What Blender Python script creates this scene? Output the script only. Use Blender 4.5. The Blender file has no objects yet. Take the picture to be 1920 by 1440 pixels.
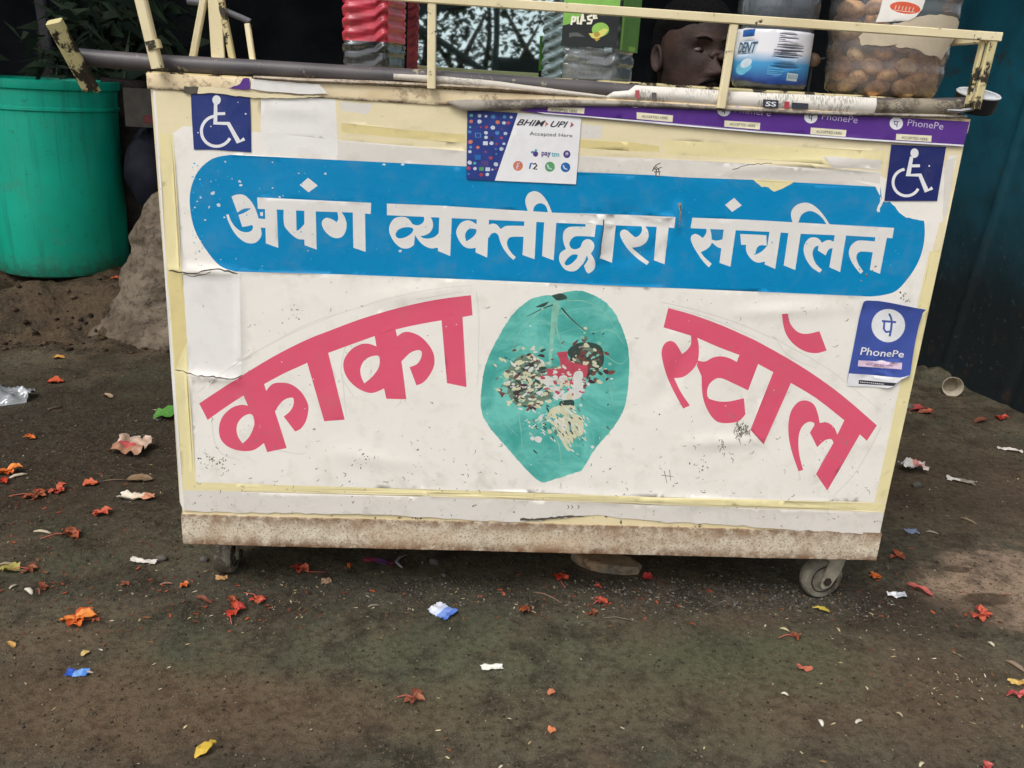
import bpy, math, random
import numpy as np
from mathutils import Vector, Matrix
from mathutils.geometry import delaunay_2d_cdt

random.seed(7)
RNG = np.random.default_rng(7)
scene = bpy.context.scene
COL = scene.collection

# ------------------------------------------------------------------ camera, sky, sun, exposure
FPX = 1650.0                                   # focal length in pixels of a 1920 px wide frame
CAM = np.array([0.4696, -1.3993, 0.9135])
EUL = (1.24030794, -0.05394266, -0.04671714)
cam_d = bpy.data.cameras.new('camera')
cam_d.sensor_width = 36.0
cam_d.lens = 36.0 * FPX / 1920.0
cam_d.clip_start = 0.02
cam_d.clip_end = 600
cam = bpy.data.objects.new('camera', cam_d)
cam.location = CAM
cam.rotation_euler = EUL
COL.objects.link(cam)
scene.camera = cam

world = bpy.data.worlds.new('World')
scene.world = world
world.use_nodes = True
wn = world.node_tree
wn.nodes.clear()
sky = wn.nodes.new('ShaderNodeTexSky')
sky.sky_type = 'NISHITA'
sky.sun_disc = False
SUN_EL, SUN_AZ = math.radians(52), math.radians(216)
sky.sun_elevation = SUN_EL
sky.sun_rotation = SUN_AZ
sky.air_density = 1.0
sky.dust_density = 3.0
hs = wn.nodes.new('ShaderNodeHueSaturation')
hs.inputs['Saturation'].default_value = 0.22
bg = wn.nodes.new('ShaderNodeBackground')
bg.inputs['Strength'].default_value = 0.13
wo = wn.nodes.new('ShaderNodeOutputWorld')
wn.links.new(sky.outputs[0], hs.inputs['Color'])
wn.links.new(hs.outputs[0], bg.inputs['Color'])
wn.links.new(bg.outputs[0], wo.inputs['Surface'])

sun_d = bpy.data.lights.new('sun', 'SUN')
sun_d.energy = 0.9
sun_d.angle = math.radians(25)
sun_d.color = (1.0, 0.97, 0.92)
sun = bpy.data.objects.new('sun', sun_d)
sdir = Vector((math.sin(SUN_AZ) * math.cos(SUN_EL), math.cos(SUN_AZ) * math.cos(SUN_EL), math.sin(SUN_EL)))
sun.rotation_euler = sdir.to_track_quat('Z', 'Y').to_euler()
sun.location = (0, -4, 6)
COL.objects.link(sun)

scene.view_settings.view_transform = 'Standard'
scene.view_settings.look = 'None'
scene.view_settings.exposure = 0.52
scene.view_settings.gamma = 1.0
scene.view_settings.use_curve_mapping = False
scene.render.engine = 'CYCLES'
scene.cycles.max_bounces = 8
scene.cycles.transparent_max_bounces = 12
scene.cycles.use_denoising = True

# ------------------------------------------------------------------ measuring helpers: picture pixel -> place
RM = np.array(cam.rotation_euler.to_matrix())

def ray(px, py):
    return RM @ np.array([(px - 960) / FPX, -(py - 720) / FPX, -1.0])

def P(px, py, Y=0.0):
    d = ray(px, py)
    t = (Y - CAM[1]) / d[1]
    return Vector(CAM + t * d)

def G(px, py, z=0.0):
    d = ray(px, py)
    t = (z - CAM[2]) / d[2]
    return Vector(CAM + t * d)

# ------------------------------------------------------------------ noise in numpy (for real relief)
_perm = np.random.default_rng(3).random((256, 256))
def vnoise(x, y):
    x = np.asarray(x, float); y = np.asarray(y, float)
    xi = np.floor(x).astype(int); yi = np.floor(y).astype(int)
    xf = x - xi; yf = y - yi
    u = xf * xf * (3 - 2 * xf); v = yf * yf * (3 - 2 * yf)
    a = _perm[xi % 256, yi % 256]; b = _perm[(xi + 1) % 256, yi % 256]
    c = _perm[xi % 256, (yi + 1) % 256]; d = _perm[(xi + 1) % 256, (yi + 1) % 256]
    return (a * (1 - u) + b * u) * (1 - v) + (c * (1 - u) + d * u) * v - 0.5

def fbm(x, y, o=4):
    s = 0; a = 1.0
    for k in range(o):
        s = s + a * vnoise(x * 2 ** k + 17.3 * k, y * 2 ** k + 5.1 * k)
        a *= 0.5
    return s

# ------------------------------------------------------------------ materials
def lin(c):
    c = c / 255.0
    return c / 12.92 if c <= 0.04045 else ((c + 0.055) / 1.055) ** 2.4

def srgb(r, g, b):
    return (lin(r), lin(g), lin(b), 1.0)

class NT:
    def __init__(s, m):
        s.t = m.node_tree; s.n = s.t.nodes; s.l = s.t.links
        s.bsdf = s.n['Principled BSDF']
        s.tc = s.n.new('ShaderNodeTexCoord')
        s.geo = None
    def add(s, t, **kw):
        nd = s.n.new(t)
        for k, v in kw.items():
            setattr(nd, k, v)
        return nd
    def noise(s, scale, detail=4, rough=0.55, vec=None, dist=0.0):
        nd = s.add('ShaderNodeTexNoise')
        nd.inputs['Scale'].default_value = scale
        nd.inputs['Detail'].default_value = detail
        nd.inputs['Roughness'].default_value = rough
        nd.inputs['Distortion'].default_value = dist
        s.l.new(vec if vec is not None else s.tc.outputs['Object'], nd.inputs['Vector'])
        return nd.outputs['Fac']
    def ramp(s, fac, a, b, ca=0.0, cb=1.0):
        nd = s.add('ShaderNodeMapRange')
        nd.inputs['From Min'].default_value = a
        nd.inputs['From Max'].default_value = b
        nd.inputs['To Min'].default_value = ca
        nd.inputs['To Max'].default_value = cb
        s.l.new(fac, nd.inputs['Value'])
        return nd.outputs['Result']
    def mix(s, fac, a, b, mode='MIX'):
        nd = s.add('ShaderNodeMix', data_type='RGBA', blend_type=mode)
        if isinstance(fac, (int, float)):
            nd.inputs[0].default_value = fac
        else:
            s.l.new(fac, nd.inputs[0])
        for k, c in ((6, a), (7, b)):
            if isinstance(c, tuple):
                nd.inputs[k].default_value = c
            else:
                s.l.new(c, nd.inputs[k])
        return nd.outputs[2]
    def math(s, op, a, b=0.5):
        nd = s.add('ShaderNodeMath', operation=op)
        for k, c in ((0, a), (1, b)):
            if isinstance(c, (int, float)):
                nd.inputs[k].default_value = c
            else:
                s.l.new(c, nd.inputs[k])
        return nd.outputs[0]
    def bump(s, h, dist=0.001, strength=1.0):
        nd = s.add('ShaderNodeBump')
        nd.inputs['Distance'].default_value = dist
        nd.inputs['Strength'].default_value = strength
        s.l.new(h, nd.inputs['Height'])
        s.l.new(nd.outputs[0], s.bsdf.inputs['Normal'])
    def color(s, c):
        s.l.new(c, s.bsdf.inputs['Base Color'])

def new_mat(name, rough=0.6, spec=0.5):
    m = bpy.data.materials.new(name)
    m.use_nodes = True
    nt = NT(m)
    nt.bsdf.inputs['Roughness'].default_value = rough
    nt.bsdf.inputs['Specular IOR Level'].default_value = spec
    return m, nt

_mc = {}
def plain(name, c, rough=0.6, var=0.25, scale=60, spec=0.4, dirt=None, metallic=0.0, bump=0.0004):
    """painted / plastic / paper surface with grain, blotches and a little relief"""
    if name in _mc:
        return _mc[name]
    m, t = new_mat(name, rough, spec)
    base = srgb(*c) if max(c) > 1.0 else (c[0], c[1], c[2], 1)
    dk = tuple(v * (1 - var) for v in base[:3]) + (1,)
    n1 = t.noise(scale, 6)
    col = t.mix(t.ramp(n1, 0.35, 0.65), base, dk)
    if dirt:
        n2 = t.noise(scale * 0.23, 8, 0.7)
        col = t.mix(t.ramp(n2, dirt[0], dirt[0] + 0.06), col, srgb(*dirt[1]))
    t.color(col)
    t.bsdf.inputs['Metallic'].default_value = metallic
    t.l.new(t.ramp(n1, 0.3, 0.7, rough * 0.85, min(1, rough * 1.15)), t.bsdf.inputs['Roughness'])
    t.bump(n1, bump)
    _mc[name] = m
    return m

def vinyl(name, c, speck=1.0, rough=0.33):
    """printed vinyl sheet: print colour with handling grime, tiny dark flecks, more of them low down"""
    if name in _mc:
        return _mc[name]
    m, t = new_mat(name, rough, 0.35)
    base = srgb(*c)
    big = t.noise(3.2, 5, 0.6)
    mid = t.noise(22, 6, 0.62)
    fine = t.noise(260, 3, 0.6)
    col = t.mix(t.ramp(big, 0.38, 0.68, 0.0, 0.10), base, tuple(v * 0.72 for v in base[:3]) + (1,))
    col = t.mix(t.ramp(mid, 0.52, 0.78, 0.0, 0.22 * speck), col, srgb(150, 140, 118))
    sep = t.add('ShaderNodeSeparateXYZ'); t.l.new(t.tc.outputs['Object'], sep.inputs[0])
    low = t.ramp(sep.outputs['Z'], 0.40, 0.16, 0.0, 1.0)
    thr = t.math('SUBTRACT', t.noise(95, 5, 0.65), t.math('MULTIPLY', low, -0.045))
    col = t.mix(t.ramp(thr, 0.685, 0.74, 0.0, 0.75 * speck), col, srgb(92, 84, 70))
    vs = t.add('ShaderNodeTexVoronoi'); vs.inputs['Scale'].default_value = 70
    t.l.new(t.tc.outputs['Object'], vs.inputs['Vector'])
    dots = t.math('LESS_THAN', vs.outputs['Distance'], 0.055)
    gate = t.math('GREATER_THAN', t.noise(13, 3), 0.54)
    col = t.mix(t.math('MULTIPLY', t.math('MULTIPLY', dots, gate), 0.7 * speck), col, srgb(80, 72, 60))
    smear = t.noise(14, 4, 0.6, dist=1.4)
    col = t.mix(t.math('MULTIPLY', t.ramp(smear, 0.60, 0.72, 0, 0.30), t.ramp(low, 0, 1, 0.25, 1.0)), col, srgb(140, 132, 112))
    t.color(col)
    t.l.new(t.ramp(mid, 0.3, 0.7, rough - 0.08, rough + 0.18), t.bsdf.inputs['Roughness'])
    t.bump(t.math('ADD', t.math('MULTIPLY', mid, 1.0), t.math('MULTIPLY', fine, 0.12)), 0.0011)
    _mc[name] = m
    return m

def cream_paint(name='cream_paint', c=(236, 220, 178), chip=0.60, chipc=(70, 56, 42), scale=55):
    if name in _mc:
        return _mc[name]
    m, t = new_mat(name, 0.5, 0.4)
    base = srgb(*c)
    n0 = t.noise(9, 5, 0.6)
    col = t.mix(t.ramp(n0, 0.4, 0.65, 0, 0.45), base, srgb(206, 186, 138))
    n1 = t.noise(scale, 8, 0.68)
    col = t.mix(t.ramp(n1, chip, chip + 0.03), col, srgb(*chipc))
    n3 = t.noise(scale * 3.2, 4, 0.6)
    col = t.mix(t.ramp(n3, 0.68, 0.74, 0, 0.8), col, srgb(96, 78, 58))
    t.color(col)
    t.bump(t.ramp(n1, chip, chip + 0.03, 1, 0), 0.0006)
    _mc[name] = m
    return m

def rusty_beam():
    m, t = new_mat('grimy_beam_paint', 0.75, 0.25)
    n = t.noise(46, 9, 0.72)
    f = t.noise(240, 5, 0.7)
    b = t.noise(5, 4, 0.6)
    col = t.mix(t.ramp(n, 0.42, 0.62, 0, 0.8), srgb(224, 212, 190), srgb(186, 168, 144))
    col = t.mix(t.ramp(f, 0.52, 0.62, 0, 0.75), col, srgb(136, 112, 86))
    col = t.mix(t.ramp(b, 0.50, 0.70, 0, 0.45), col, srgb(196, 158, 122))
    sep = t.add('ShaderNodeSeparateXYZ'); t.l.new(t.tc.outputs['Object'], sep.inputs[0])
    edge = t.math('ADD', t.ramp(sep.outputs['Z'], 0.114, 0.135, 1, 0), t.ramp(sep.outputs['Z'], 0.150, 0.170, 0, 0.7))
    col = t.mix(t.math('MULTIPLY', edge, t.ramp(n, 0.38, 0.56, 0.25, 1.0)), col, srgb(112, 76, 48))
    col = t.mix(t.ramp(t.noise(11, 7, .75), .50, .66, 0, .6), col, srgb(150, 112, 80))
    col = t.mix(t.ramp(t.noise(30, 6, 0.75), 0.62, 0.70, 0, 0.8), col, srgb(84, 72, 58))
    t.color(col)
    t.bump(t.math('ADD', n, f), 0.0012)
    return m

def clear_plastic(name, tint=(0.85, 0.88, 0.9), rough=0.12, mix=0.28, haze=0.12):
    m = bpy.data.materials.new(name); m.use_nodes = True
    t = m.node_tree; t.nodes.clear()
    o = t.nodes.new('ShaderNodeOutputMaterial')
    tr = t.nodes.new('ShaderNodeBsdfTransparent'); tr.inputs[0].default_value = (*tint, 1)
    gl = t.nodes.new('ShaderNodeBsdfGlossy'); gl.inputs['Roughness'].default_value = rough
    gl.inputs['Color'].default_value = (0.9, 0.92, 0.95, 1)
    df = t.nodes.new('ShaderNodeBsdfDiffuse'); df.inputs['Color'].default_value = (0.55, 0.58, 0.6, 1)
    m1 = t.nodes.new('ShaderNodeMixShader'); m2 = t.nodes.new('ShaderNodeMixShader')
    lw = t.nodes.new('ShaderNodeLayerWeight'); lw.inputs['Blend'].default_value = mix
    m2.inputs[0].default_value = haze
    tc = t.nodes.new('ShaderNodeTexCoord'); nz = t.nodes.new('ShaderNodeTexNoise'); nz.inputs['Scale'].default_value = 30
    bp = t.nodes.new('ShaderNodeBump'); bp.inputs['Distance'].default_value = 0.001
    t.links.new(tc.outputs['Object'], nz.inputs['Vector']); t.links.new(nz.outputs['Fac'], bp.inputs['Height'])
    t.links.new(bp.outputs[0], gl.inputs['Normal'])
    t.links.new(tr.outputs[0], m2.inputs[1]); t.links.new(df.outputs[0], m2.inputs[2])
    t.links.new(lw.outputs['Fresnel'], m1.inputs[0])
    t.links.new(m2.outputs[0], m1.inputs[1]); t.links.new(gl.outputs[0], m1.inputs[2])
    t.links.new(m1.outputs[0], o.inputs['Surface'])
    return m

# ------------------------------------------------------------------ object helpers
def tag(o, label=None, cat=None, group=None, kind=None):
    if label: o['label'] = label
    if cat: o['category'] = cat
    if group: o['group'] = group
    if kind: o['kind'] = kind
    return o

def thing(name, label, cat, loc=(0, 0, 0), rotz=0.0, group=None):
    o = bpy.data.objects.new(name, None)
    o.empty_display_size = 0.05
    o.location = loc
    o.rotation_euler = (0, 0, rotz)
    COL.objects.link(o)
    return tag(o, label, cat, group)

def mesh_obj(name, verts, faces, mats, parent=None, fm=None, smooth=False, loc=None):
    me = bpy.data.meshes.new(name)
    me.from_pydata([tuple(v) for v in verts], [], faces)
    for m in (mats if isinstance(mats, (list, tuple)) else [mats]):
        me.materials.append(m)
    if fm is not None:
        me.polygons.foreach_set('material_index', fm)
    if smooth:
        me.polygons.foreach_set('use_smooth', [True] * len(me.polygons))
    me.update()
    o = bpy.data.objects.new(name, me)
    COL.objects.link(o)
    if parent is not None:
        o.parent = parent
    if loc is not None:
        o.location = loc
    return o

class MB:
    """collects simple solids into one mesh"""
    def __init__(s): s.v = []; s.f = []; s.m = []
    def add(s, v, f, mi=0):
        k = len(s.v); s.v += [tuple(p) for p in v]; s.f += [tuple(i + k for i in q) for q in f]; s.m += [mi] * len(f)
    def bar(s, a, b, w, d=None, up=None, mi=0, bev=0.0):
        """box section bar from a to b: w across, d deep, small chamfers"""
        a = Vector(a); b = Vector(b); d = w if d is None else d
        ax = (b - a).normalized()
        u = Vector(up) if up is not None else Vector((0, 1, 0))
        sx = ax.cross(u)
        if sx.length < 1e-4: sx = ax.cross(Vector((1, 0, 0)))
        sx.normalize(); sy = sx.cross(ax).normalized()
        c = bev if bev else min(w, d) * 0.16
        prof = [(-w/2 + c, -d/2), (w/2 - c, -d/2), (w/2, -d/2 + c), (w/2, d/2 - c), (w/2 - c, d/2), (-w/2 + c, d/2), (-w/2, d/2 - c), (-w/2, -d/2 + c)]
        v = [a + sx * p + sy * q for p, q in prof] + [b + sx * p + sy * q for p, q in prof]
        f = [(i, (i + 1) % 8, 8 + (i + 1) % 8, 8 + i) for i in range(8)] + [tuple(range(7, -1, -1)), tuple(range(8, 16))]
        s.add(v, f, mi)
    def box(s, x0, x1, y0, y1, z0, z1, mi=0, c=0.0):
        if c <= 0:
            v = [(x, y, z) for z in (z0, z1) for y in (y0, y1) for x in (x0, x1)]
            s.add(v, [(0, 2, 3, 1), (4, 5, 7, 6), (0, 1, 5, 4), (2, 6, 7, 3), (0, 4, 6, 2), (1, 3, 7, 5)], mi)
        else:
            s.bar(((x0 + x1) / 2, (y0 + y1) / 2, z0), ((x0 + x1) / 2, (y0 + y1) / 2, z1), x1 - x0, y1 - y0, up=(0, 1, 0), mi=mi, bev=c)
    def tube(s, pts, rad, n=14, cap=True, mi=0, flat=1.0, jit=0.0, upv=(0, 0, 1)):
        pts = [Vector(p) for p in pts]
        k = len(pts); rad = rad if isinstance(rad, (list, tuple)) else [rad] * k
        v = []
        for i, p in enumerate(pts):
            t = (pts[min(i + 1, k - 1)] - pts[max(i - 1, 0)]).normalized()
            a = t.cross(Vector(upv))
            if a.length < 1e-4: a = t.cross(Vector((1, 0, 0)))
            a.normalize(); b = a.cross(t).normalized()
            for j in range(n):
                th = 2 * math.pi * j / n
                r = rad[i] * (1 + jit * random.uniform(-1, 1))
                v.append(p + a * (math.cos(th) * r) + b * (math.sin(th) * r * flat))
        f = [(i * n + j, i * n + (j + 1) % n, (i + 1) * n + (j + 1) % n, (i + 1) * n + j) for i in range(k - 1) for j in range(n)]
        if cap:
            f += [tuple(range(n - 1, -1, -1)), tuple((k - 1) * n + j for j in range(n))]
        s.add(v, f, mi)
    def lathe(s, prof, n=40, c=(0, 0, 0), mi=0, close=False, tilt=None):
        v = []; k = len(prof)
        for r, z in prof:
            for j in range(n):
                th = 2 * math.pi * j / n
                p = Vector((r * math.cos(th), r * math.sin(th), z))
                if tilt is not None: p = tilt @ p
                v.append(p + Vector(c))
        f = [(i * n + j, i * n + (j + 1) % n, (i + 1) * n + (j + 1) % n, (i + 1) * n + j) for i in range(k - 1) for j in range(n)]
        if close:
            f += [tuple(range(n - 1, -1, -1)), tuple((k - 1) * n + j for j in range(n))]
        s.add(v, f, mi)
    def build(s, name, mats, parent=None, smooth=False, loc=None):
        return mesh_obj(name, s.v, s.f, mats, parent, s.m, smooth, loc)

def auto_smooth(o, deg=40):
    for p in o.data.polygons: p.use_smooth = True
    try:
        o.data.set_sharp_from_angle(angle=math.radians(deg))
    except Exception:
        pass
    return o

# ------------------------------------------------------------------ flat print: outlines cut into one sheet
def parse(s):
    out = []
    for w in s.split():
        c = w.endswith('*')
        x, y = w.rstrip('*').split(',')
        out.append((float(x), float(y), c))
    return out

def smooth_poly(pts, sub=4):
    n = len(pts); out = []
    for i in range(n):
        p0, p1, p2, p3 = pts[i - 1], pts[i], pts[(i + 1) % n], pts[(i + 2) % n]
        if p1[2] and p2[2]:
            out.append((p1[0], p1[1])); continue
        a = p1 if p1[2] else p0
        d = p2 if p2[2] else p3
        for k in range(sub):
            t = k / sub
            q = []
            for c in (0, 1):
                A, B, C, D = a[c], p1[c], p2[c], d[c]
                q.append(0.5 * (2 * B + (C - A) * t + (2 * A - 5 * B + 4 * C - D) * t * t + (3 * B - A - 3 * C + D) * t ** 3))
            out.append(tuple(q))
    return out

def shp(s, ox=0.0, oy=0.0, sc=1.0, sub=4):
    """outline text -> smooth outline in picture pixels"""
    pts = smooth_poly(parse(s), sub)
    return [(ox + x * sc, oy + y * sc) for x, y in pts]

def stroke(pts, w, w2=None):
    """polyline -> thick outline"""
    n = len(pts); L = []; R = []
    for i, p in enumerate(pts):
        a = pts[max(i - 1, 0)]; b = pts[min(i + 1, n - 1)]
        dx, dy = b[0] - a[0], b[1] - a[1]; l = math.hypot(dx, dy) or 1
        ww = w if w2 is None else w + (w2 - w) * i / (n - 1)
        k = 1.0
        if 0 < i < n - 1:
            e0 = (p[0] - a[0], p[1] - a[1]); e1 = (b[0] - p[0], b[1] - p[1])
            l0 = math.hypot(*e0) or 1; l1 = math.hypot(*e1) or 1
            cs = (e0[0] * e1[0] + e0[1] * e1[1]) / l0 / l1
            k = 1 / max(0.6, math.sqrt(max(0.0, (1 + cs) / 2)))
        L.append((p[0] - dy / l * ww / 2 * k, p[1] + dx / l * ww / 2 * k))
        R.append((p[0] + dy / l * ww / 2 * k, p[1] - dx / l * ww / 2 * k))
    return L + R[::-1]

def flow(pts, sub=5):
    out = []
    for i in range(len(pts) - 1):
        p0, p1, p2, p3 = pts[max(i - 1, 0)], pts[i], pts[i + 1], pts[min(i + 2, len(pts) - 1)]
        for k in range(sub):
            t = k / sub
            out.append(tuple(0.5 * (2 * p1[c] + (p2[c] - p0[c]) * t + (2 * p0[c] - 5 * p1[c] + 4 * p2[c] - p3[c]) * t * t + (3 * p1[c] - p0[c] - 3 * p2[c] + p3[c]) * t ** 3) for c in (0, 1)))
    return out + [pts[-1]]

def ell(cx, cy, rx, ry=None, n=14, rot=0.0, jit=0.0):
    ry = rx if ry is None else ry
    c, s = math.cos(rot), math.sin(rot)
    out = []
    for i in range(n):
        a = 2 * math.pi * i / n; k = 1 + jit * random.uniform(-1, 1)
        x, y = rx * k * math.cos(a), ry * k * math.sin(a)
        out.append((cx + x * c - y * s, cy + x * s + y * c))
    return out

def in_poly(pts, poly):
    x = pts[:, 0]; y = pts[:, 1]; ins = np.zeros(len(pts), bool)
    n = len(poly)
    for i in range(n):
        x0, y0 = poly[i]; x1, y1 = poly[(i + 1) % n]
        if y0 == y1: continue
        c = ((y0 > y) != (y1 > y)) & (x < (x1 - x0) * (y - y0) / (y1 - y0) + x0)
        ins ^= c
    return ins

def printed(name, layers, mats, to3d, parent=None, step=None, smooth=True):
    """layers: [(outline, material number)], the first is the sheet itself; later ones lie on top in print"""
    V = []; F = []
    for poly, mi in layers:
        k = len(V)
        V += [Vector((p[0], p[1])) for p in poly]
        F.append(list(range(k, len(V))))
    if step:
        b = np.array(layers[0][0])
        xs = np.arange(b[:, 0].min() + step * 0.5, b[:, 0].max(), step)
        ys = np.arange(b[:, 1].min() + step * 0.5, b[:, 1].max(), step)
        gx, gy = np.meshgrid(xs, ys)
        gp = np.stack([gx.ravel(), gy.ravel()], 1)
        gp += RNG.uniform(-0.12, 0.12, gp.shape) * step
        V += [Vector((float(p[0]), float(p[1]))) for p in gp]
    vo, eo, fo, ov, oe, of = delaunay_2d_cdt(V, [], F, 0, 0.02, True)
    tris = np.array([f for f in fo if len(f) == 3])
    vv = np.array([(v.x, v.y) for v in vo])
    cen = vv[tris].mean(axis=1)
    mi_arr = np.full(len(tris), -1)
    for poly, mi in layers:
        pb = np.array(poly)
        cand = np.where((cen[:, 0] > pb[:, 0].min()) & (cen[:, 0] < pb[:, 0].max()) & (cen[:, 1] > pb[:, 1].min()) & (cen[:, 1] < pb[:, 1].max()))[0]
        if len(cand):
            ins = in_poly(cen[cand], poly)
            sel = cand[ins]
            if poly is not layers[0][0]:
                sel = sel[mi_arr[sel] >= 0]
            mi_arr[sel] = mi
    keep = mi_arr >= 0
    tris = tris[keep]; mi_arr = mi_arr[keep]
    used = np.unique(tris); remap = np.full(len(vv), -1); remap[used] = np.arange(len(used))
    verts = [to3d(vv[i][0], vv[i][1]) for i in used]
    # picture y runs down, so flip the winding to face the viewer
    a = vv[tris[:, 1]] - vv[tris[:, 0]]; b = vv[tris[:, 2]] - vv[tris[:, 0]]
    cr = a[:, 0] * b[:, 1] - a[:, 1] * b[:, 0]
    faces = []
    for tr, c in zip(remap[tris], cr):
        faces.append((int(tr[0]), int(tr[2]), int(tr[1])) if c > 0 else (int(tr[0]), int(tr[1]), int(tr[2])))
    return mesh_obj(name, verts, faces, mats, parent, mi_arr.tolist(), smooth)

def lettering(name, text, quad, to3d, mat, parent, shear=0.0, spacing=1.0, bold=0.0):
    """text fitted into a four-cornered place (tl, tr, br, bl) given in picture pixels"""
    cu = bpy.data.curves.new('lettering_curve', 'FONT')
    cu.body = text; cu.resolution_u = 3; cu.shear = shear; cu.space_character = spacing; cu.offset = bold
    ob = bpy.data.objects.new('lettering_tmp', cu)
    COL.objects.link(ob)
    bpy.context.view_layer.update()
    me = ob.to_mesh()
    v = np.array([p.co[:2] for p in me.vertices]); f = [tuple(p.vertices) for p in me.polygons]
    ob.to_mesh_clear()
    bpy.data.objects.remove(ob); bpy.data.curves.remove(cu)
    mn = v.min(0); mx = v.max(0)
    u = (v - mn) / (mx - mn)
    (ax, ay), (bx, by), (cx, cy), (dx, dy) = quad
    out = []
    for s, t in u:
        t = 1 - t
        x = (ax * (1 - s) + bx * s) * (1 - t) + (dx * (1 - s) + cx * s) * t
        y = (ay * (1 - s) + by * s) * (1 - t) + (dy * (1 - s) + cy * s) * t
        out.append(to3d(x, y))
    return mesh_obj(name, out, f, mat, parent)

# ------------------------------------------------------------------ shared materials
M_cream = cream_paint()
M_tube = cream_paint('cream_tube_paint', (240, 226, 186), 0.64)
M_chipped = cream_paint('chipped_cream_paint', (214, 200, 150), 0.52, (58, 50, 36), 38)
M_beam = rusty_beam()
V_cream = vinyl('vinyl_cream', (240, 226, 186), 0.6)
V_white = vinyl('vinyl_white', (246, 241, 232), 1.1)
V_patch = vinyl('vinyl_clean_patch', (242, 239, 234), 0.7)
V_grey = vinyl('vinyl_grey_white', (229, 223, 214), 1.3)
V_yell = vinyl('vinyl_yellow', (240, 227, 174), 0.8)
V_ochre = vinyl('vinyl_ochre', (230, 213, 152), 0.9)
V_ghost = vinyl('vinyl_ghost_outline', (231, 227, 219), 0.8)
V_blue = vinyl('vinyl_blue', (2, 138, 194), 0.6)
V_text = vinyl('vinyl_band_letter', (232, 229, 224), 0.5)
V_pink = vinyl('vinyl_pink', (230, 94, 122), 0.6)
V_halo = vinyl('vinyl_halo', (238, 232, 224), 0.5)
V_crack = plain('crack_grime', (92, 86, 76), 0.8)
V_smudge = plain('smudge_grime', (160, 154, 140), 0.8, 0.5, 300)
V_fleck = plain('white_fleck', (226, 232, 236), 0.6)
V_lblue = plain('blue_fleck', (70, 190, 232), 0.5)

# ------------------------------------------------------------------ the stall cart
PW = 1.250                      # cart width
ZT, ZB, ZS = 0.897, 0.115, 0.165
cart = thing('stall_cart', 'cream painted street stall cart with a blue and pink printed front panel', 'cart', (0.625, 0.25, 0))
CL = Vector((0.625, 0.25, 0))   # children are placed in world terms, then shifted by the cart's own base
def own(o, root=cart):
    o.parent = root
    o.matrix_parent_inverse = Matrix.Translation(-Vector(root.location)) if root.rotation_euler.z == 0 else root.matrix_basis.inverted()
    return o

def seg_d(x, z, x0, z0, x1, z1):
    dx, dz = x1 - x0, z1 - z0
    t = max(0, min(1, ((x - x0) * dx + (z - z0) * dz) / (dx * dx + dz * dz)))
    return math.hypot(x - x0 - t * dx, z - z0 - t * dz), t

def pxl(px, py):
    v = P(px, py, 0); return v.x, v.z
CREASES = []
for (a, b, amp, w) in [((1128, 405), (1118, 485), 2.2, .007), ((1150, 400), (1165, 480), -1.5, .012), ((1272, 385), (1268, 430), 2.0, .006),
                       ((1205, 400), (1250, 412), 1.3, .009), ((1170, 400), (1262, 424), -1.0, .012), ((1135, 480), (1250, 470), -0.9, .012),
                       ((345, 700), (450, 712), 1.6, .006), ((330, 505), (440, 510), 1.8, .007), ((450, 520), (452, 700), 1.0, .005),
                       ((1380, 585), (1560, 578), 0.9, .010), ((1290, 830), (1420, 825), 1.2, .012), ((1365, 318), (1640, 300), 1.2, .010),
                       ((1660, 620), (1640, 760), 1.0, .014), ((640, 850), (780, 870), .8, .014), ((1000, 925), (1500, 948), 1.0, .010),
                       ((500, 200), (600, 210), .7, .010), ((1300, 640), (1230, 760), -.8, .016), ((700, 560), (860, 540), .8, .016)]:
    x0, z0 = pxl(*a); x1, z1 = pxl(*b)
    CREASES.append((x0, z0, x1, z1, amp * .0026, w))

def wob(x, z):
    """how far the loose printed sheet stands off the flat front, towards the street"""
    d = 0.0028 + 0.0022 * float(fbm(x * 3.1 + 4, z * 3.4 + 9, 3)) + 0.0013 * float(fbm(x * 11, z * 13, 2))
    for x0, z0, x1, z1, amp, w in CREASES:
        if abs(x - (x0 + x1) / 2) > abs(x1 - x0) / 2 + 3 * w or abs(z - (z0 + z1) / 2) > abs(z1 - z0) / 2 + 3 * w: continue
        q, t = seg_d(x, z, x0, z0, x1, z1)
        d += amp * math.exp(-(q / w) ** 2) * (0.4 + 0.6 * math.sin(math.pi * min(1, max(0, t)) * .9 + .2))
    return max(0.0006, d)

def face(off=0.0):
    def f(px, py):
        v = P(px, py, 0)
        x = min(max(v.x, -0.004), PW + 0.004)
        return (x, -(wob(x, v.z) + off), v.z)
    return f

# cabinet: sides, back, top, bottom, front sheet of metal behind the print
b = MB(); b.box(0.0, PW, 0.0, 0.004, ZB + 0.05, ZT); own(b.build('front_sheet', M_cream))
b = MB(); b.box(0.0, 0.004, 0.0045, 0.50, ZB, ZT); own(b.build('side_panel', M_cream))
b = MB(); b.box(PW - 0.004, PW, 0.0045, 0.50, ZB, ZT); own(b.build('side_panel', M_cream))
b = MB(); b.box(0.0045, PW - 0.0045, 0.496, 0.50, ZB, ZT); own(b.build('back_panel', M_cream))
b = MB(); b.box(0.0045, PW - 0.0045, 0.005, 0.495, ZB + 0.003, ZB + 0.008); own(b.build('floor_panel', M_cream))
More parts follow.
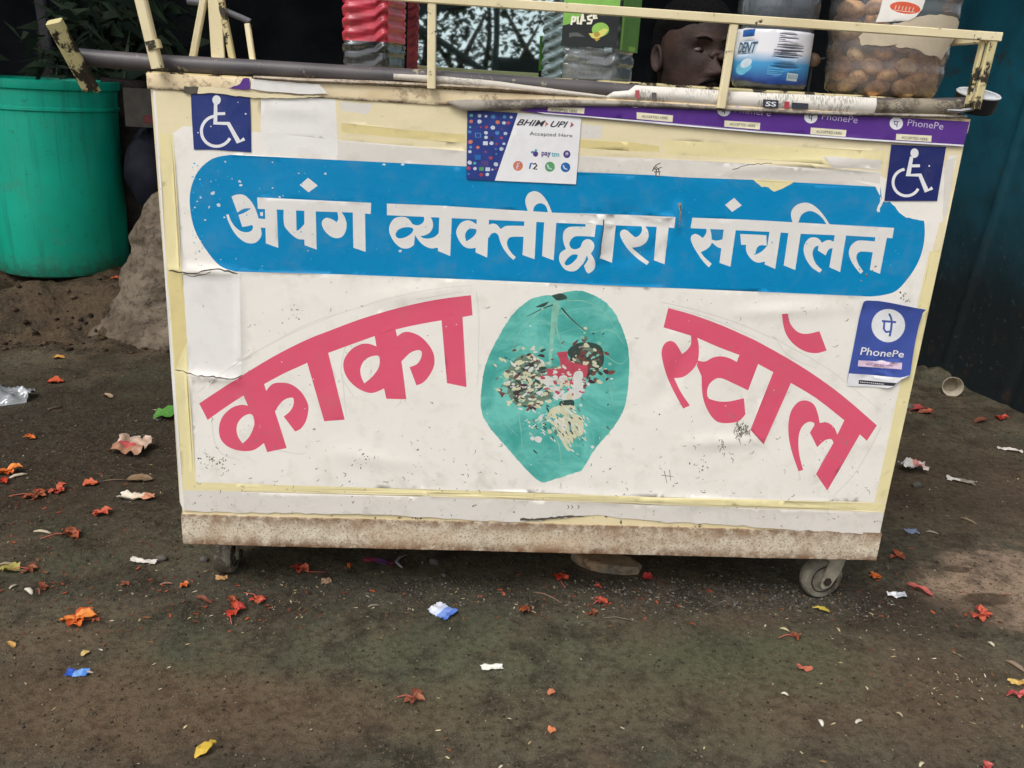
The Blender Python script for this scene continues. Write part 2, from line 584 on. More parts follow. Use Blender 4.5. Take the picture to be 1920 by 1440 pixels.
# chipped counter board, its front edge ragged
v = []; n = 130
for i in range(n + 1):
    x = -0.006 + (PW + 0.012) * i / n
    r = 0.0016 * float(fbm(i * .45, 3.3, 3)); q = 0.002 * float(fbm(i * .3, 8.1, 3))
    v += [(x, 0.034 + q, ZT + .002), (x, 0.034 + q, 0.921 + r), (x, 0.038, 0.9235 + r * .8), (x, 0.505, 0.9235), (x, 0.505, ZT + .002)]
f = [(i * 5 + j, (i + 1) * 5 + j, (i + 1) * 5 + (j + 1) % 5, i * 5 + (j + 1) % 5) for i in range(n) for j in range(5)]
own(mesh_obj('counter_board', v, f, [M_chipped]))
b = MB(); b.box(-0.002, PW + .002, -0.001, 0.033, ZT + 0.0005, ZT + 0.003); own(b.build('counter_edge', M_chipped))

# top angle iron over the print, grimy along its lower lip
m, t = new_mat('angle_iron_paint', .6, .35)
n1 = t.noise(40, 8, .7); sep = t.add('ShaderNodeSeparateXYZ'); t.l.new(t.tc.outputs['Object'], sep.inputs[0])
c = t.mix(t.ramp(t.noise(12, 5), .4, .65), srgb(238, 220, 182), srgb(222, 198, 158)); c = t.mix(t.ramp(n1, .54, .62, 0, .6), c, srgb(132, 104, 78))
lip = t.math('MULTIPLY', t.ramp(sep.outputs['Z'], .8800, .8760), t.ramp(t.noise(26, 6, .7), .42, .56))
c = t.mix(lip, c, srgb(72, 58, 46)); t.color(c); t.bump(n1, .001); M_angle = m
v = []
for i in range(161):
    x = -.003 + (PW + .004) * i / 160; e = .0008 * float(fbm(x * 22, 4.4, 3)); zb_ = .8755 + .0012 * float(fbm(x * 30, 1.2, 3))
    v += [(x, -.0005, .8978), (x, -.0050 - e, .8975), (x, -.0056 - e, .8965), (x, -.0056 - e, zb_ + .002), (x, -.0050 - e, zb_), (x, -.0030, zb_)]
own(auto_smooth(mesh_obj('top_angle', v, [(i * 6 + j, (i + 1) * 6 + j, (i + 1) * 6 + j + 1, i * 6 + j + 1) for i in range(160) for j in range(5)], [M_angle])))
# grimy bottom beam: a folded channel, slightly dented
v = []; nx = 160; prof = [(0.020, ZB), (-0.0028, ZB), (-0.0034, ZB + .0008), (-0.0034, .128), (-0.0034, .14), (-0.0034, .152), (-0.0032, ZS + .007), (0.003, ZS + .008)]
for i in range(nx + 1):
    x = -0.002 + (PW + .004) * i / nx
    for (y, z) in prof:
        v.append((x, y + .0009 * float(fbm(x * 9, z * 12, 3)), z + .0012 * float(fbm(x * 6, 2.2, 3)) + .0007 * float(fbm(x * 50, 5.2, 3))))
k = len(prof)
f = [(i * k + j, (i + 1) * k + j, (i + 1) * k + j + 1, i * k + j + 1) for i in range(nx) for j in range(k - 1)]
o = own(mesh_obj('bottom_beam', v, f, [M_beam], smooth=True)); auto_smooth(o, 22)

# ---- the big print
MATS = [V_cream, V_white, V_patch, V_grey, V_yell, V_ochre, V_blue, V_text, V_pink, V_halo, V_crack, V_smudge, V_fleck, V_lblue, V_ghost]
CRE, WHI, PAT, GRY, YEL, OCH, BLU, TXT, PNK, HAL, CRK, SMU, FLK, LBL, GHO = range(15)
L = []
def add(mi, s, ox=0.0, oy=0.0, sc=1.0, sub=4):
    L.append((shp(s, ox, oy, sc, sub), mi))
def addp(mi, poly):
    L.append((poly, mi))

def ragged(pts, amp=2.0, seg=7.0, seed=1):
    r = random.Random(seed); out = []
    for i in range(len(pts) - 1):
        (x0, y0), (x1, y1) = pts[i], pts[i + 1]
        l = math.hypot(x1 - x0, y1 - y0); n = max(1, int(l / seg))
        for k in range(n):
            t = k / n
            out.append((x0 + (x1 - x0) * t + r.uniform(-amp, amp) * .4, y0 + (y1 - y0) * t + r.uniform(-amp, amp)))
    out.append(pts[-1])
    return out
low = ragged([(345, 957), (430, 960), (560, 961), (700, 963), (850, 972), (980, 978), (1060, 971), (1120, 966), (1250, 978), (1380, 984), (1500, 993), (1651, 1001)], 1.5, 14, 4)
addp(CRE, [(286, 150), (700, 172), (1100, 196), (1500, 216), (1812, 232), (1805, 275), (1761, 480), (1708, 725), (1656, 960), (1648, 1001)] + low[::-1][1:] + [(338, 940), (325, 740), (308, 480)])
# white printed field and its yellow lines
addp(WHI, [(322, 252), (345, 236), (470, 246), (632, 262), (872, 283), (1085, 292), (1230, 297), (1400, 306), (1650, 322), (1655, 375), (1792, 300), (1746, 470), (1638, 940), (364, 912), (342, 560)])
addp(GRY, [(632, 264), (872, 284), (1085, 293), (1230, 298), (1400, 306), (1650, 324), (1650, 352), (1280, 333), (872, 314), (632, 300)])
addp(YEL, [(300, 250), (326, 252), (346, 560), (368, 905), (368, 925), (342, 925), (327, 740), (312, 480)])
addp(OCH, ragged([(314, 500), (343, 505), (352, 640), (330, 690)], 2, 12, 9))
addp(PAT, [(286, 150), (291, 150), (312, 480), (346, 955), (341, 955), (325, 740), (307, 470)])
addp(PAT, ragged([(344, 516), (452, 512), (456, 700), (440, 712), (356, 696)], 1.2, 18, 3))
addp(YEL, [(360, 903), (700, 913), (1100, 926), (1663, 944), (1660, 957), (1300, 944), (800, 926), (356, 916)])
addp(YEL, [(1741, 470), (1763, 470), (1708, 725), (1662, 935), (1640, 935), (1690, 700)])
addp(GRY, [(346, 918), (800, 930), (1300, 948), (1659, 960), (1650, 1001)] + low[::-1][1:-1] + [(346, 955)])
addp(OCH, [(640, 230), (760, 243), (873, 252), (873, 268), (760, 259), (642, 248)])
addp(OCH, [(1086, 262), (1180, 266), (1235, 274), (1236, 284), (1180, 283), (1086, 277)])
addp(YEL, [(1240, 262), (1400, 270), (1660, 284), (1652, 318), (1600, 312), (1400, 296), (1250, 290)])
addp(GRY, ragged([(1540, 292), (1652, 300), (1650, 318), (1560, 314)], 1.5, 10, 8))
# torn tape patches at the top left
addp(PAT, [(487, 152), (620, 160), (618, 182), (480, 172)])
addp(PAT, ragged([(490, 178), (630, 186), (634, 292), (500, 284), (489, 240)], 1.0, 20, 5))
addp(GRY, ragged([(636, 190), (700, 194), (690, 215), (640, 206)], 2.0, 10, 6))
addp(GRY, ragged([(1086, 232), (1130, 236), (1128, 258), (1086, 258)], 2.0, 10, 16))
addp(PAT, ragged([(1778, 290), (1796, 292), (1778, 300), (1768, 316)], 1.0, 10, 6))
# blue band
add(BLU, "433,290* 600,298* 820,309* 1080,322* 1223,328* 1280,332* 1410,337* 1647,350* 1700,362 1727,400 1732,440 1724,480 1707,512 1680,543 1655,552 1630,555* 1280,540* 900,524* 640,514* 443,508* 413,497 387,467 366,430 357,388 359,353 373,320 400,297")
# torn bites out of the band, top right
addp(YEL, ragged([(1408, 334), (1427, 350), (1440, 351), (1450, 359), (1467, 354), (1480, 345), (1490, 339)], 1.0, 6, 2))
addp(WHI, ragged([(1600, 338), (1650, 344), (1648, 398), (1642, 394), (1651, 372), (1640, 349)], .6, 6, 2))
addp(WHI, ragged([(1648, 330), (1760, 370), (1767, 412), (1763, 418), (1747, 417), (1723, 412), (1697, 407), (1684, 398), (1677, 386), (1667, 378), (1655, 378), (1645, 398), (1642, 392), (1652, 372)], 1.2, 6, 12))
addp(GRY, ragged([(1770, 300), (1790, 296), (1775, 400), (1766, 412)], 1.0, 12, 13))
# headlines of the three words
addp(TXT, shp("497,298* 1778,360* 1772,484* 1705,480* 1575,468* 1155,456* 800,437* 505,427*", 400, 320, 1 / 6))
addp(TXT, [(725.7, 381.3), (822, 385), (920, 391), (1042, 398.5), (1180, 402.8), (1265, 405.8), (1263.5, 427), (1230, 425), (1155.6, 422.4), (1097.4, 419.7), (1041.9, 417.3), (982.3, 414.7), (916.7, 411.8), (822, 407.5), (725.7, 403)])
addp(TXT, [(1297.5, 407.7), (1389.8, 411), (1450, 414.3), (1674.6, 426.6), (1671.4, 446), (1584.8, 441), (1500.8, 437.9), (1441.3, 434.2), (1356.3, 430), (1294, 427.3)])
A = (400, 320, 1 / 6)
for mi, s in [
    (TXT, "585,425* 718,430* 735,865* 595,815*"), (TXT, "1028,440* 1155,450* 1165,885* 1028,835*"), (TXT, "1570,460* 1708,470* 1715,910* 1578,865*"),
    (TXT, "795,430* 800,600 850,680 920,745 970,770* 1034,772* 1034,590* 1000,630 960,668* 940,672* 935,430*"),
    (TXT, "1395,455* 1440,460* 1480,520 1502,600 1490,680 1450,740 1390,757 1320,735 1260,680 1225,610 1228,565 1255,535 1290,527 1340,545 1390,578* 1407,540 1405,500"),
    (TXT, "210,290* 260,268 340,268 410,320 470,410 503,500 512,535* 590,542* 590,640* 537,638* 547,700 535,750 490,800 430,815 360,800 280,740 220,660 170,560 150,495* 175,485* 205,565 262,640 330,683 400,687 442,662 450,625 436,608* 390,620 330,630* 287,495* 350,472 432,422* 350,425 275,468*"),
    (TXT, "530,465* 562,462* 562,508* 532,505*"), (TXT, "1070,78* 1178,165* 1075,242* 975,158*")]:
    add(mi, s, *A)
B = (700, 340, 260 / 1920)
for mi, s in [
    (TXT, "560,610 480,510 380,488 290,515 230,600 222,690 260,790 330,880 410,925 500,920 565,875* 578,735* 610,660*"),
    (TXT, "548,590* 590,605 640,600 690,565 706,520 695,470* 785,470* 820,550 825,630 785,705 710,745 650,755* 700,785 770,788 850,765 920,700* 920,930* 880,915* 800,925 710,890 640,830 575,735*"),
    (BLU, "325,772 310,725 350,665 430,635 520,635 555,665 530,715 460,765 380,787"),
    (TXT, "915,485* 1087,495* 1065,1030* 895,960*"),
    (TXT, "1432,505* 1602,515* 1575,1050* 1415,980*"),
    (TXT, "1440,600* 1360,550 1290,538 1210,575 1160,650 1150,720 1190,820 1260,900 1340,925 1440,912*"),
    (BLU, "1426,660* 1340,652 1290,690 1270,750 1285,828* 1350,790 1405,740 1428,690"),
    (TXT, "1590,605* 1640,583 1700,590 1740,630 1760,655* 1760,740* 1735,725 1690,703 1630,722 1588,775*")]:
    add(mi, s, *B)
C = (920, 350, 260 / 1920)
for mi, s in [
    (TXT, "-40,610* 0,530 40,508 90,535 140,585* 190,548 260,537 480,540* 500,600* 480,690* 310,690 250,710 225,775 245,850 290,915 347,972* 312,1008* 240,940 175,850 130,750 108,670* 65,635 10,650 -30,710*"),
    (TXT, "465,470* 632,475* 605,1000* 440,940* 455,690*"),
    (TXT, "740,478* 907,482* 870,1015* 710,955*"),
    (TXT, "515,345* 480,220 490,140 530,85 600,58 680,85 745,150 800,240 850,365* 795,365* 765,270 720,235 670,228 620,255 592,300 588,350*"),
    (TXT, "1310,498* 1457,508* 1432,690* 1220,680 1140,700 1090,765 1095,820 1130,855 1185,860 1240,830 1260,780 1290,740 1345,722 1400,745 1428,800 1420,860 1385,920* 1430,1000 1445,1080 1420,1150 1355,1197* 1320,1170 1290,1090* 1325,1040 1345,1000 1330,950* 1290,1040 1240,1100 1180,1155 1100,1168 1020,1135 965,1060 945,990 965,910 1040,858* 1010,780 998,700 1010,620 1060,567 1130,550 1310,550*"),
    (BLU, "1025,1040 1080,970 1140,935 1205,940* 1190,985 1130,1050 1070,1082 1032,1078")]:
    add(mi, s, *C)
D = (1080, 350, 260 / 1920)
for mi, s in [
    (TXT, "378,500* 552,525* 495,1050* 325,985*"),
    (TXT, "900,530* 945,535* 990,600 1000,680 970,760 900,815 830,835 770,842* 870,930 1010,1040* 975,1080* 860,1000 740,890 660,780 615,690 612,630 650,595 700,600 760,650 820,695 880,660 910,600"),
    (TXT, "1115,548* 1282,558* 1220,1070* 1075,1015*")]:
    add(mi, s, *D)
E_ = (1270, 350, 230 / 1920)
for mi, s in [
    (TXT, "450,650* 505,655* 525,740 530,820* 600,840 725,812* 705,965* 620,940 535,870* 500,930 440,980 360,1020* 420,1100 530,1200* 485,1255* 400,1170 310,1040 240,920 205,820 220,760 270,735 330,755 390,800* 430,750 450,700"),
    (TXT, "720,655* 907,665* 820,1245* 650,1185*"), (TXT, "882,172* 1002,290* 850,392* 740,282*"),
    (TXT, "975,735* 1385,755* 1390,918* 1300,912 1240,950 1205,1060* 1310,1010 1395,925* 1460,925* 1460,1160* 1360,1165* 1250,1182 1160,1140 1095,1060 1065,980 1068,905* 990,905*"),
    (TXT, "1436,695* 1612,700* 1520,1280* 1355,1210*")]:
    add(mi, s, *E_)
F_ = (1450, 370, 250 / 1920)
for mi, s in [
    (TXT, "212,495* 387,505* 305,1040* 140,975*"),
    (TXT, "270,365* 245,250 265,170 330,105 420,75 520,85 620,150 710,250 800,385* 755,385* 700,300 620,230 540,195 460,205 390,260 350,365*"),
    (TXT, "877,525* 1037,535* 950,1070* 795,1000*"),
    (TXT, "875,645* 800,610 740,620 690,650* 640,590 570,570 500,590 445,660 425,740 440,830 480,920 550,1010 655,1080* 690,1040* 610,960 565,870 555,780 590,710 640,690* 630,760* 740,830* 790,742 870,720*"),
    (TXT, "1457,568* 1622,575* 1520,1095* 1375,1035*"),
    (TXT, "1475,632* 1240,615 1160,640 1100,700 1075,790 1095,880 1150,980 1240,1095* 1280,1060* 1215,960 1185,880 1190,820 1230,780 1300,775 1450,790*")]:
    add(mi, s, *F_)
# ghost outlines of an older lettering that shows through beside the pink words
for g_ in [[(372, 735), (430, 690), (500, 648), (580, 606), (660, 580), (740, 556), (820, 540), (886, 534)], [(380, 728), (450, 678), (540, 628), (640, 586)], [(893, 545), (898, 600), (896, 720)], [(740, 700), (752, 748), (742, 762)],
           [(1240, 566), (1310, 582), (1400, 612), (1500, 660), (1570, 704), (1650, 770)], [(1250, 574), (1330, 596), (1420, 634)], [(1650, 800), (1606, 880), (1560, 930)], [(1456, 640), (1480, 668), (1530, 690)], [(642, 700), (650, 780)], [(1390, 740), (1376, 800)], [(1500, 900), (1490, 850)],
           [(395, 760), (408, 840), (450, 862)], [(650, 640), (640, 700), (665, 744)], [(505, 840), (560, 850), (574, 846)], [(780, 560), (870, 546)]]:
    addp(GHO, stroke(flow(g_), 2.6, 1.4))
# pink words
def barg(*parts):
    out = []
    for ox, oy, sc, s in parts:
        out += [(ox + x * sc, oy + y * sc, c) for x, y, c in parse(s)]
    return smooth_poly(out, 3)
Gq = (360, 600, .1875); H = (600, 530, .1875); I = (1220, 560, .19444); J = (1390, 570, .25)
addp(PNK, barg((*Gq, "75,830* 300,680 520,540 800,370 1100,215 1400,90"), (*H, "0,515 380,370 800,245 1160,165 1510,120* 1525,320* 1430,338* 1215,372* 1000,410 760,465 550,530 300,620 80,700"), (*Gq, "1360,320 1150,425 940,520 725,635 520,750 350,860 160,995*")))
for mi, s in [
    (PNK, "515,740* 722,625* 765,760 840,930 950,1275* 755,1315* 720,1220*"),
    (PNK, "600,860* 560,850 480,845 390,880 310,960 275,1060 285,1170 350,1250 450,1295 560,1305 640,1285 735,1215*"),
    (WHI, "600,938 530,950 470,1010 450,1080 465,1160 510,1228* 570,1170 615,1080 627,1010"),
    (PNK, "735,720* 800,640 890,620 1000,640 1100,720 1160,830 1165,910 1140,1010 1090,1080 1035,1108* 920,960* 980,910 1015,850 1020,790 1000,770 930,790 870,850 820,935*"),
    (PNK, "1150,405* 1360,310* 1530,990* 1325,1005*")]:
    add(mi, s, *Gq)
for mi, s in [
    (PNK, "545,515* 755,450* 815,780 865,1160* 665,1155* 640,1045*"),
    (PNK, "590,645* 500,610 420,610 320,660 250,750 235,840 270,940 350,1030 450,1085 540,1095 665,1040* 700,900*"),
    (WHI, "585,730 510,735 440,780 405,860 415,940 445,1002* 520,940 580,860 598,790"),
    (PNK, "765,540* 830,495 900,490 1000,530 1090,620 1140,720 1140,830 1090,930 1030,995 965,1022* 897,840* 970,810 1010,750 1018,690 980,670 900,700 800,800*"),
    (PNK, "1215,365* 1425,325* 1465,1040* 1270,1000*")]:
    add(mi, s, *H)
addp(PNK, barg((*I, "165,85* 400,150 700,260 1000,395"), (*J, "0,215 250,350 500,500 750,680 1010,905* 935,1020* 885,975* 770,870* 560,705 370,590* 238,508* 120,445*"), (*I, "850,537* 650,462 440,370* 385,352* 120,272*")))
for mi, s in [
    (PNK, "383,340* 442,360* 460,450 457,560 430,640 370,710 300,755 225,765* 290,900 375,1025* 310,1055* 220,890 150,730 110,590 102,500 130,430 185,402 240,430 300,530* 350,490 385,430"),
    (PNK, "450,590* 520,600 600,560 680,550 760,570 825,605* 852,530* 1030,625* 935,880* 800,815 670,760 600,780 550,840 540,920 560,960* 650,985 760,985 895,955* 910,1110* 850,1175 760,1195 660,1190 590,1140 530,1040 495,920 485,740* 440,640*")]:
    add(mi, s, *I)
for mi, s in [
    (PNK, "238,500* 372,580* 165,1050* 65,940*"),
    (PNK, "295,68* 340,65* 360,140 410,200 480,220 580,200* 635,345* 560,365 470,350 380,290 320,200"),
    (PNK, "768,865* 887,965* 640,1395* 555,1270* 690,1030*"),
    (PNK, "715,975* 690,920 640,885 583,888* 570,820 540,750 480,720 420,735 370,800 350,900 355,1010 380,1120 425,1250* 460,1240* 430,1120 425,1000 450,920 500,880 545,895 510,960* 565,1070* 620,1020 670,1010 690,1045* 770,950*")]:
    add(mi, s, *J)
# scuffs, cracks and flecks that the sheet carries
def crack(pts, w0=1.4, w1=3.0, seed=0, mi=CRK):
    r = random.Random(seed); q = ragged(pts, 1.2, 6, seed)
    up = [(x, y - r.uniform(w0, w1) / 2) for x, y in q]; dn = [(x, y + r.uniform(w0, w1) / 2) for x, y in q]
    addp(mi, up + dn[::-1])
crack([(318, 506), (345, 510), (362, 513), (385, 506), (410, 503), (430, 508), (447, 512)], 1.5, 4, 1)
crack([(345, 512), (362, 518), (380, 514), (398, 508)], 1, 3, 2, SMU)
crack([(330, 692), (352, 697), (372, 703), (395, 703), (415, 707), (440, 708), (455, 702)], 1, 2.6, 3)
crack([(451, 520), (453, 610), (456, 700)], .6, 1.2, 4, SMU)
crack([(1372, 317), (1395, 310), (1420, 307), (1446, 306)], .8, 1.8, 5)
crack([(975, 973), (1020, 972), (1060, 968), (1110, 968), (1160, 974), (1200, 980)], 2, 6, 6)
crack([(1040, 979), (1080, 976), (1140, 980)], 2, 5, 7, SMU)
addp(CRK, stroke([(1131, 411), (1130, 430), (1126, 455), (1125, 478)], 2.6, 1.6))
addp(SMU, stroke([(1273, 380), (1275, 398), (1272, 425)], 6, 2))
addp(CRK, stroke([(1274, 384), (1275, 394)], 2))

# dark scrawl by the band, scraps on the pink letter, little printed mark below
for s in [[(1224, 316), (1230, 309), (1238, 305)], [(1228, 318), (1240, 313)], [(1230, 318), (1229, 330), (1237, 331)], [(1234, 316), (1236, 328)], [(1226, 322), (1238, 322)], [(1222, 320), (1232, 312)]]:
    addp(CRK, stroke(s, 2.2, 1.4))
r = random.Random(44)
for k in range(46):
    cx, cy = r.gauss(1388, 9), r.gauss(800, 8)
    addp(r.choice([CRK, SMU, SMU]), stroke([(cx, cy), (cx + r.uniform(-6, 4), cy + r.uniform(3, 12))], r.uniform(1, 3.2), .8))
for k in range(16):
    cx, cy = r.gauss(1354, 3), r.gauss(836, 7)
    addp(SMU, stroke([(cx, cy), (cx + r.uniform(-4, 4), cy + r.uniform(2, 8))], r.uniform(1, 2.6), .8))
for cx in (1064, 1071, 1083):
    addp(CRK, stroke([(cx, 946), (cx + 3, 950), (cx, 953)], 1.3))
for s in [[(1245, 882), (1250, 905)], [(1255, 880), (1257, 900)], [(1240, 890), (1262, 893)]]:
    addp(SMU, stroke(s, 1.6, 1.0))
for k in range(150):                                    # small grey handling marks
    cx, cy = r.uniform(365, 1640), r.choice([r.uniform(560, 930), r.uniform(820, 935)])
    a = r.uniform(0, 3.14); l = r.uniform(2, 11) * r.choice([.5, 1, 1])
    addp(SMU, stroke([(cx, cy), (cx + l * math.cos(a) * .6, cy + l * math.sin(a) * .5), (cx + l * math.cos(a + .5), cy + l * math.sin(a + .5))], r.uniform(.8, 2.0), .6))
for cx, cy, n in [(388, 862, 26), (420, 865, 12), (1625, 505, 10), (1695, 560, 14), (1310, 870, 14), (680, 855, 12), (560, 590, 9)]:
    for k in range(n):
        x, y = r.gauss(cx, 9), r.gauss(cy, 9)
        addp(r.choice([SMU, SMU, CRK]), ell(x, y, r.uniform(.6, 2.3), r.uniform(.6, 2.0), 6, r.uniform(0, 3), .3))
for k in range(60):                                     # paint flecks on the band, thick at its left end
    x = 362 + 260 * r.random() ** 2; y = r.uniform(298, 500)
    addp(r.choice([FLK, LBL, LBL]), ell(x, y, r.uniform(.7, 1.9), r.uniform(.7, 1.9), 6, 0, .35))
for k in range(46):
    x = r.uniform(600, 1700); y = r.uniform(335, 540)
    addp(LBL, ell(x, y, r.uniform(.6, 1.4), r.uniform(.6, 1.6), 6, 0, .35))
for x, y, a in [(400, 362, 4.5), (410, 384, 4), (377, 370, 2.2), (386, 412, 2.2), (450, 340, 3), (452, 347, 3), (611, 325, 2.4), (720, 308, 3), (755, 308, 3), (750, 470, 3.2), (525, 369, 2.4), (423, 303, 2), (512, 352, 2)]:
    addp(FLK, ell(x, y, a, a * .8, 7, 0, .35))
for k in range(34):                                     # pin-prick losses in the pink
    x, y = r.choice([(r.uniform(400, 880), r.uniform(570, 840)), (r.uniform(1250, 1620), r.uniform(600, 880))])
    addp(HAL, ell(x, y, r.uniform(.5, 1.5), r.uniform(.5, 1.3), 6, 0, .3))
print('layers', len(L))
# the betel leaf photograph printed in the middle
m, t = new_mat('leaf_print_teal', .36, .4)
n1 = t.noise(11, 7, .65, dist=.8); n2 = t.noise(42, 6, .7); mpv = t.add('ShaderNodeMapping'); mpv.inputs['Rotation'].default_value = (0, .5, 0); mpv.inputs['Scale'].default_value = (14, 1, 70)
t.l.new(t.tc.outputs['Object'], mpv.inputs['Vector']); n3 = t.noise(1, 4, .6, mpv.outputs[0])
c = t.mix(t.ramp(n1, .40, .62), srgb(116, 204, 192), srgb(72, 166, 156)); c = t.mix(t.ramp(n3, .55, .70, 0, .45), c, srgb(142, 214, 198)); c = t.mix(t.ramp(n2, .52, .66, 0, .45), c, srgb(76, 158, 148)); t.color(c); t.bump(n2, .0008); M_leafp = m
LEAF = [M_leafp, plain('leaf_print_pale', (130, 208, 192), 0.42, 0.15, 40), plain('leaf_print_deep', (66, 162, 146), 0.42, 0.25, 30),
        plain('leaf_print_vein', (146, 208, 188), 0.42, 0.25, 60), plain('leaf_print_dark', (62, 84, 78), 0.45, 0.3), plain('leaf_print_cream', (222, 220, 186), 0.45, 0.15),
        plain('leaf_print_white', (228, 228, 222), 0.45, 0.1), plain('leaf_print_red', (206, 84, 104), 0.45, 0.2), plain('leaf_print_brown', (128, 84, 78), 0.45, 0.35, 300),
        plain('leaf_print_olive', (118, 142, 124), 0.45, 0.3), plain('leaf_print_plum', (84, 56, 62), 0.45, 0.3)]
n0 = len(MATS); MATS += LEAF
VEI_ = n0 + 1
TEA, PAL, DEP, VEI, DRK, CRM, LWH, RED, BRN, OLI, PLU = range(n0, n0 + 11)
K = (890, 530, .27074)
addp(TEA, ragged([(K[0] + x * K[2], K[1] + y * K[2]) for x, y in smooth_poly(parse("550,85* 690,50 830,85 950,180 1030,340 1070,530 1045,830 960,1000 840,1140 740,1300* 490,1378* 430,1360 250,1170 60,930 50,700 100,500 250,230 380,115 480,85"), 3)], .8, 4, 77))
lr = random.Random(9)
for k in range(15):            # side veins fanning from the midrib, and blotches of the photograph
    y0 = 220 + k * 72; sg = -1 if k % 2 else 1; x0 = 560 - (y0 - 200) * .03; l = lr.uniform(180, 380) * (1 if y0 < 850 else .45)
    addp(VEI_, stroke([(K[0] + (x0 + sg * l * q) * K[2], K[1] + (y0 - 110 * math.sin(q * 1.4) * (1 if y0 < 700 else -.2) + 60 * q) * K[2]) for q in (0.0, .15, .3, .45, .6, .8, 1.0)], 1.4, .4))
Kp = lambda x, y: (890 + x * .27074, 530 + y * .27074)
for pts, w, w2, mi in [
    ([(560, 120), (545, 260), (530, 420), (520, 570)], 12, 5, VEI), ([(580, 150), (565, 300), (605, 440)], 6, 2, VEI), ([(600, 190), (680, 260), (760, 340)], 4, 1.2, VEI),
    ([(540, 120), (440, 200), (330, 310), (260, 450)], 2.2, 1.2, VEI), ([(640, 120), (780, 130), (900, 210), (980, 330)], 2, 1, VEI), ([(870, 580), (930, 700), (960, 860)], 2.2, 1, VEI),
    ([(300, 880), (320, 1020), (330, 1150)], 2.2, 1, VEI), ([(560, 1050), (590, 1160), (600, 1300)], 2.2, 1, VEI), ([(540, 150), (460, 180), (360, 230)], 2.6, 1, DRK),
    ([(140, 620), (300, 560)], 1.2, .8, DEP), ([(160, 480), (320, 420)], 1.2, .8, DEP), ([(600, 170), (660, 240), (760, 330)], 3.4, 1.5, DRK), ([(800, 340), (950, 330), (1030, 420)], 1.6, 1, VEI),
    ([(880, 480), (1000, 560), (1060, 520)], 1.6, 1, VEI), ([(200, 960), (300, 1060)], 1.4, .8, VEI)]:
    addp(mi, stroke(flow([Kp(*p) for p in pts]), w, w2))
add(DRK, "530,85* 600,70 640,105 575,120 545,100", *K)
add(DRK, "470,140* 510,128 480,160 420,165", *K)
def seeds(n, box, cols, lo=3, hi=9, el=.5, seed=1, ang=None, gauss=True):
    rr = random.Random(seed)
    for _ in range(n):
        if gauss:
            x = rr.gauss((box[0] + box[2]) / 2, (box[2] - box[0]) / 3.6); y = rr.gauss((box[1] + box[3]) / 2, (box[3] - box[1]) / 3.6)
        else:
            x = rr.uniform(box[0], box[2]); y = rr.uniform(box[1], box[3])
        a = rr.uniform(lo, hi); q = Kp(x, y)
        addp(rr.choice(cols), ell(q[0], q[1], a * .27 * 1.9, a * .27 * 1.9 * el * rr.uniform(.6, 1.3), 7, rr.uniform(-.9, .9) if ang is None else ang + rr.uniform(-.3, .3), .3))
add(OLI, "230,600 320,500 430,520 520,620 530,760 440,840 300,850 230,760", *K)
seeds(300, (200, 490, 550, 860), [DRK, CRM, OLI, CRM, DRK, BRN, VEI, PLU, CRM, LWH], 5, 15, .5, 3)
add(DRK, "640,480 700,420 800,410 880,450 890,560 820,640 760,660 700,560", *K)
seeds(120, (650, 400, 900, 670), [BRN, BRN, PLU, DRK, CRM, BRN, OLI, VEI], 5, 13, .6, 4)
add(RED, "565,480* 640,470* 660,540 780,570* 770,650 660,700 650,745 590,740 600,660 500,640* 500,590* 580,590 590,540", *K)
add(LWH, "440,660 500,640 560,665 600,640 610,690 590,740 650,745 670,700 690,620 740,610 750,660 740,780 660,810 560,790 520,730", *K)
seeds(20, (520, 580, 720, 760), [LWH, RED, CRM, VEI], 4, 10, .6, 5)
seeds(60, (430, 620, 760, 820), [LWH, CRM, LWH, RED, TEA], 5, 14, .55, 15)
seeds(70, (200, 480, 900, 1150), [CRM, VEI, LWH, DRK, DEP], 2, 6, .6, 16)
add(DRK, "590,820 680,810 680,860 600,870", *K)
add(CRM, "540,860 690,850 680,900 740,930 750,1040 690,1080 655,1165 610,1110 560,1000 500,940", *K)
seeds(170, (450, 850, 790, 1120), [LWH, CRM, LWH, TEA, DRK, OLI], 4, 12, .32, 6, .9)
seeds(26, (380, 860, 560, 1000), [LWH, CRM, TEA], 4, 12, .3, 7, 2.6)
for x, y, a, mi in [(335, 450, 13, CRM), (415, 525, 14, LWH), (765, 312, 13, CRM), (745, 375, 15, VEI), (935, 560, 14, VEI), (440, 1080, 27, LWH), (400, 1075, 18, LWH), (520, 1030, 15, CRM), (815, 1135, 13, LWH), (735, 845, 11, LWH), (785, 700, 14, LWH),
                    (215, 735, 16, VEI), (235, 840, 12, CRM), (395, 360, 10, VEI), (285, 555, 9, CRM), (820, 350, 8, DRK), (900, 500, 7, VEI), (380, 990, 9, LWH)]:
    q = Kp(x, y); addp(mi, ell(q[0], q[1], a * .27, a * .27 * .8, 10, .5, .12))
panel = own(printed('printed_sheet', L, MATS, face(), step=8.0))
tag(panel, label='peeling white sheet printed with blue band, pink words and a betel leaf')

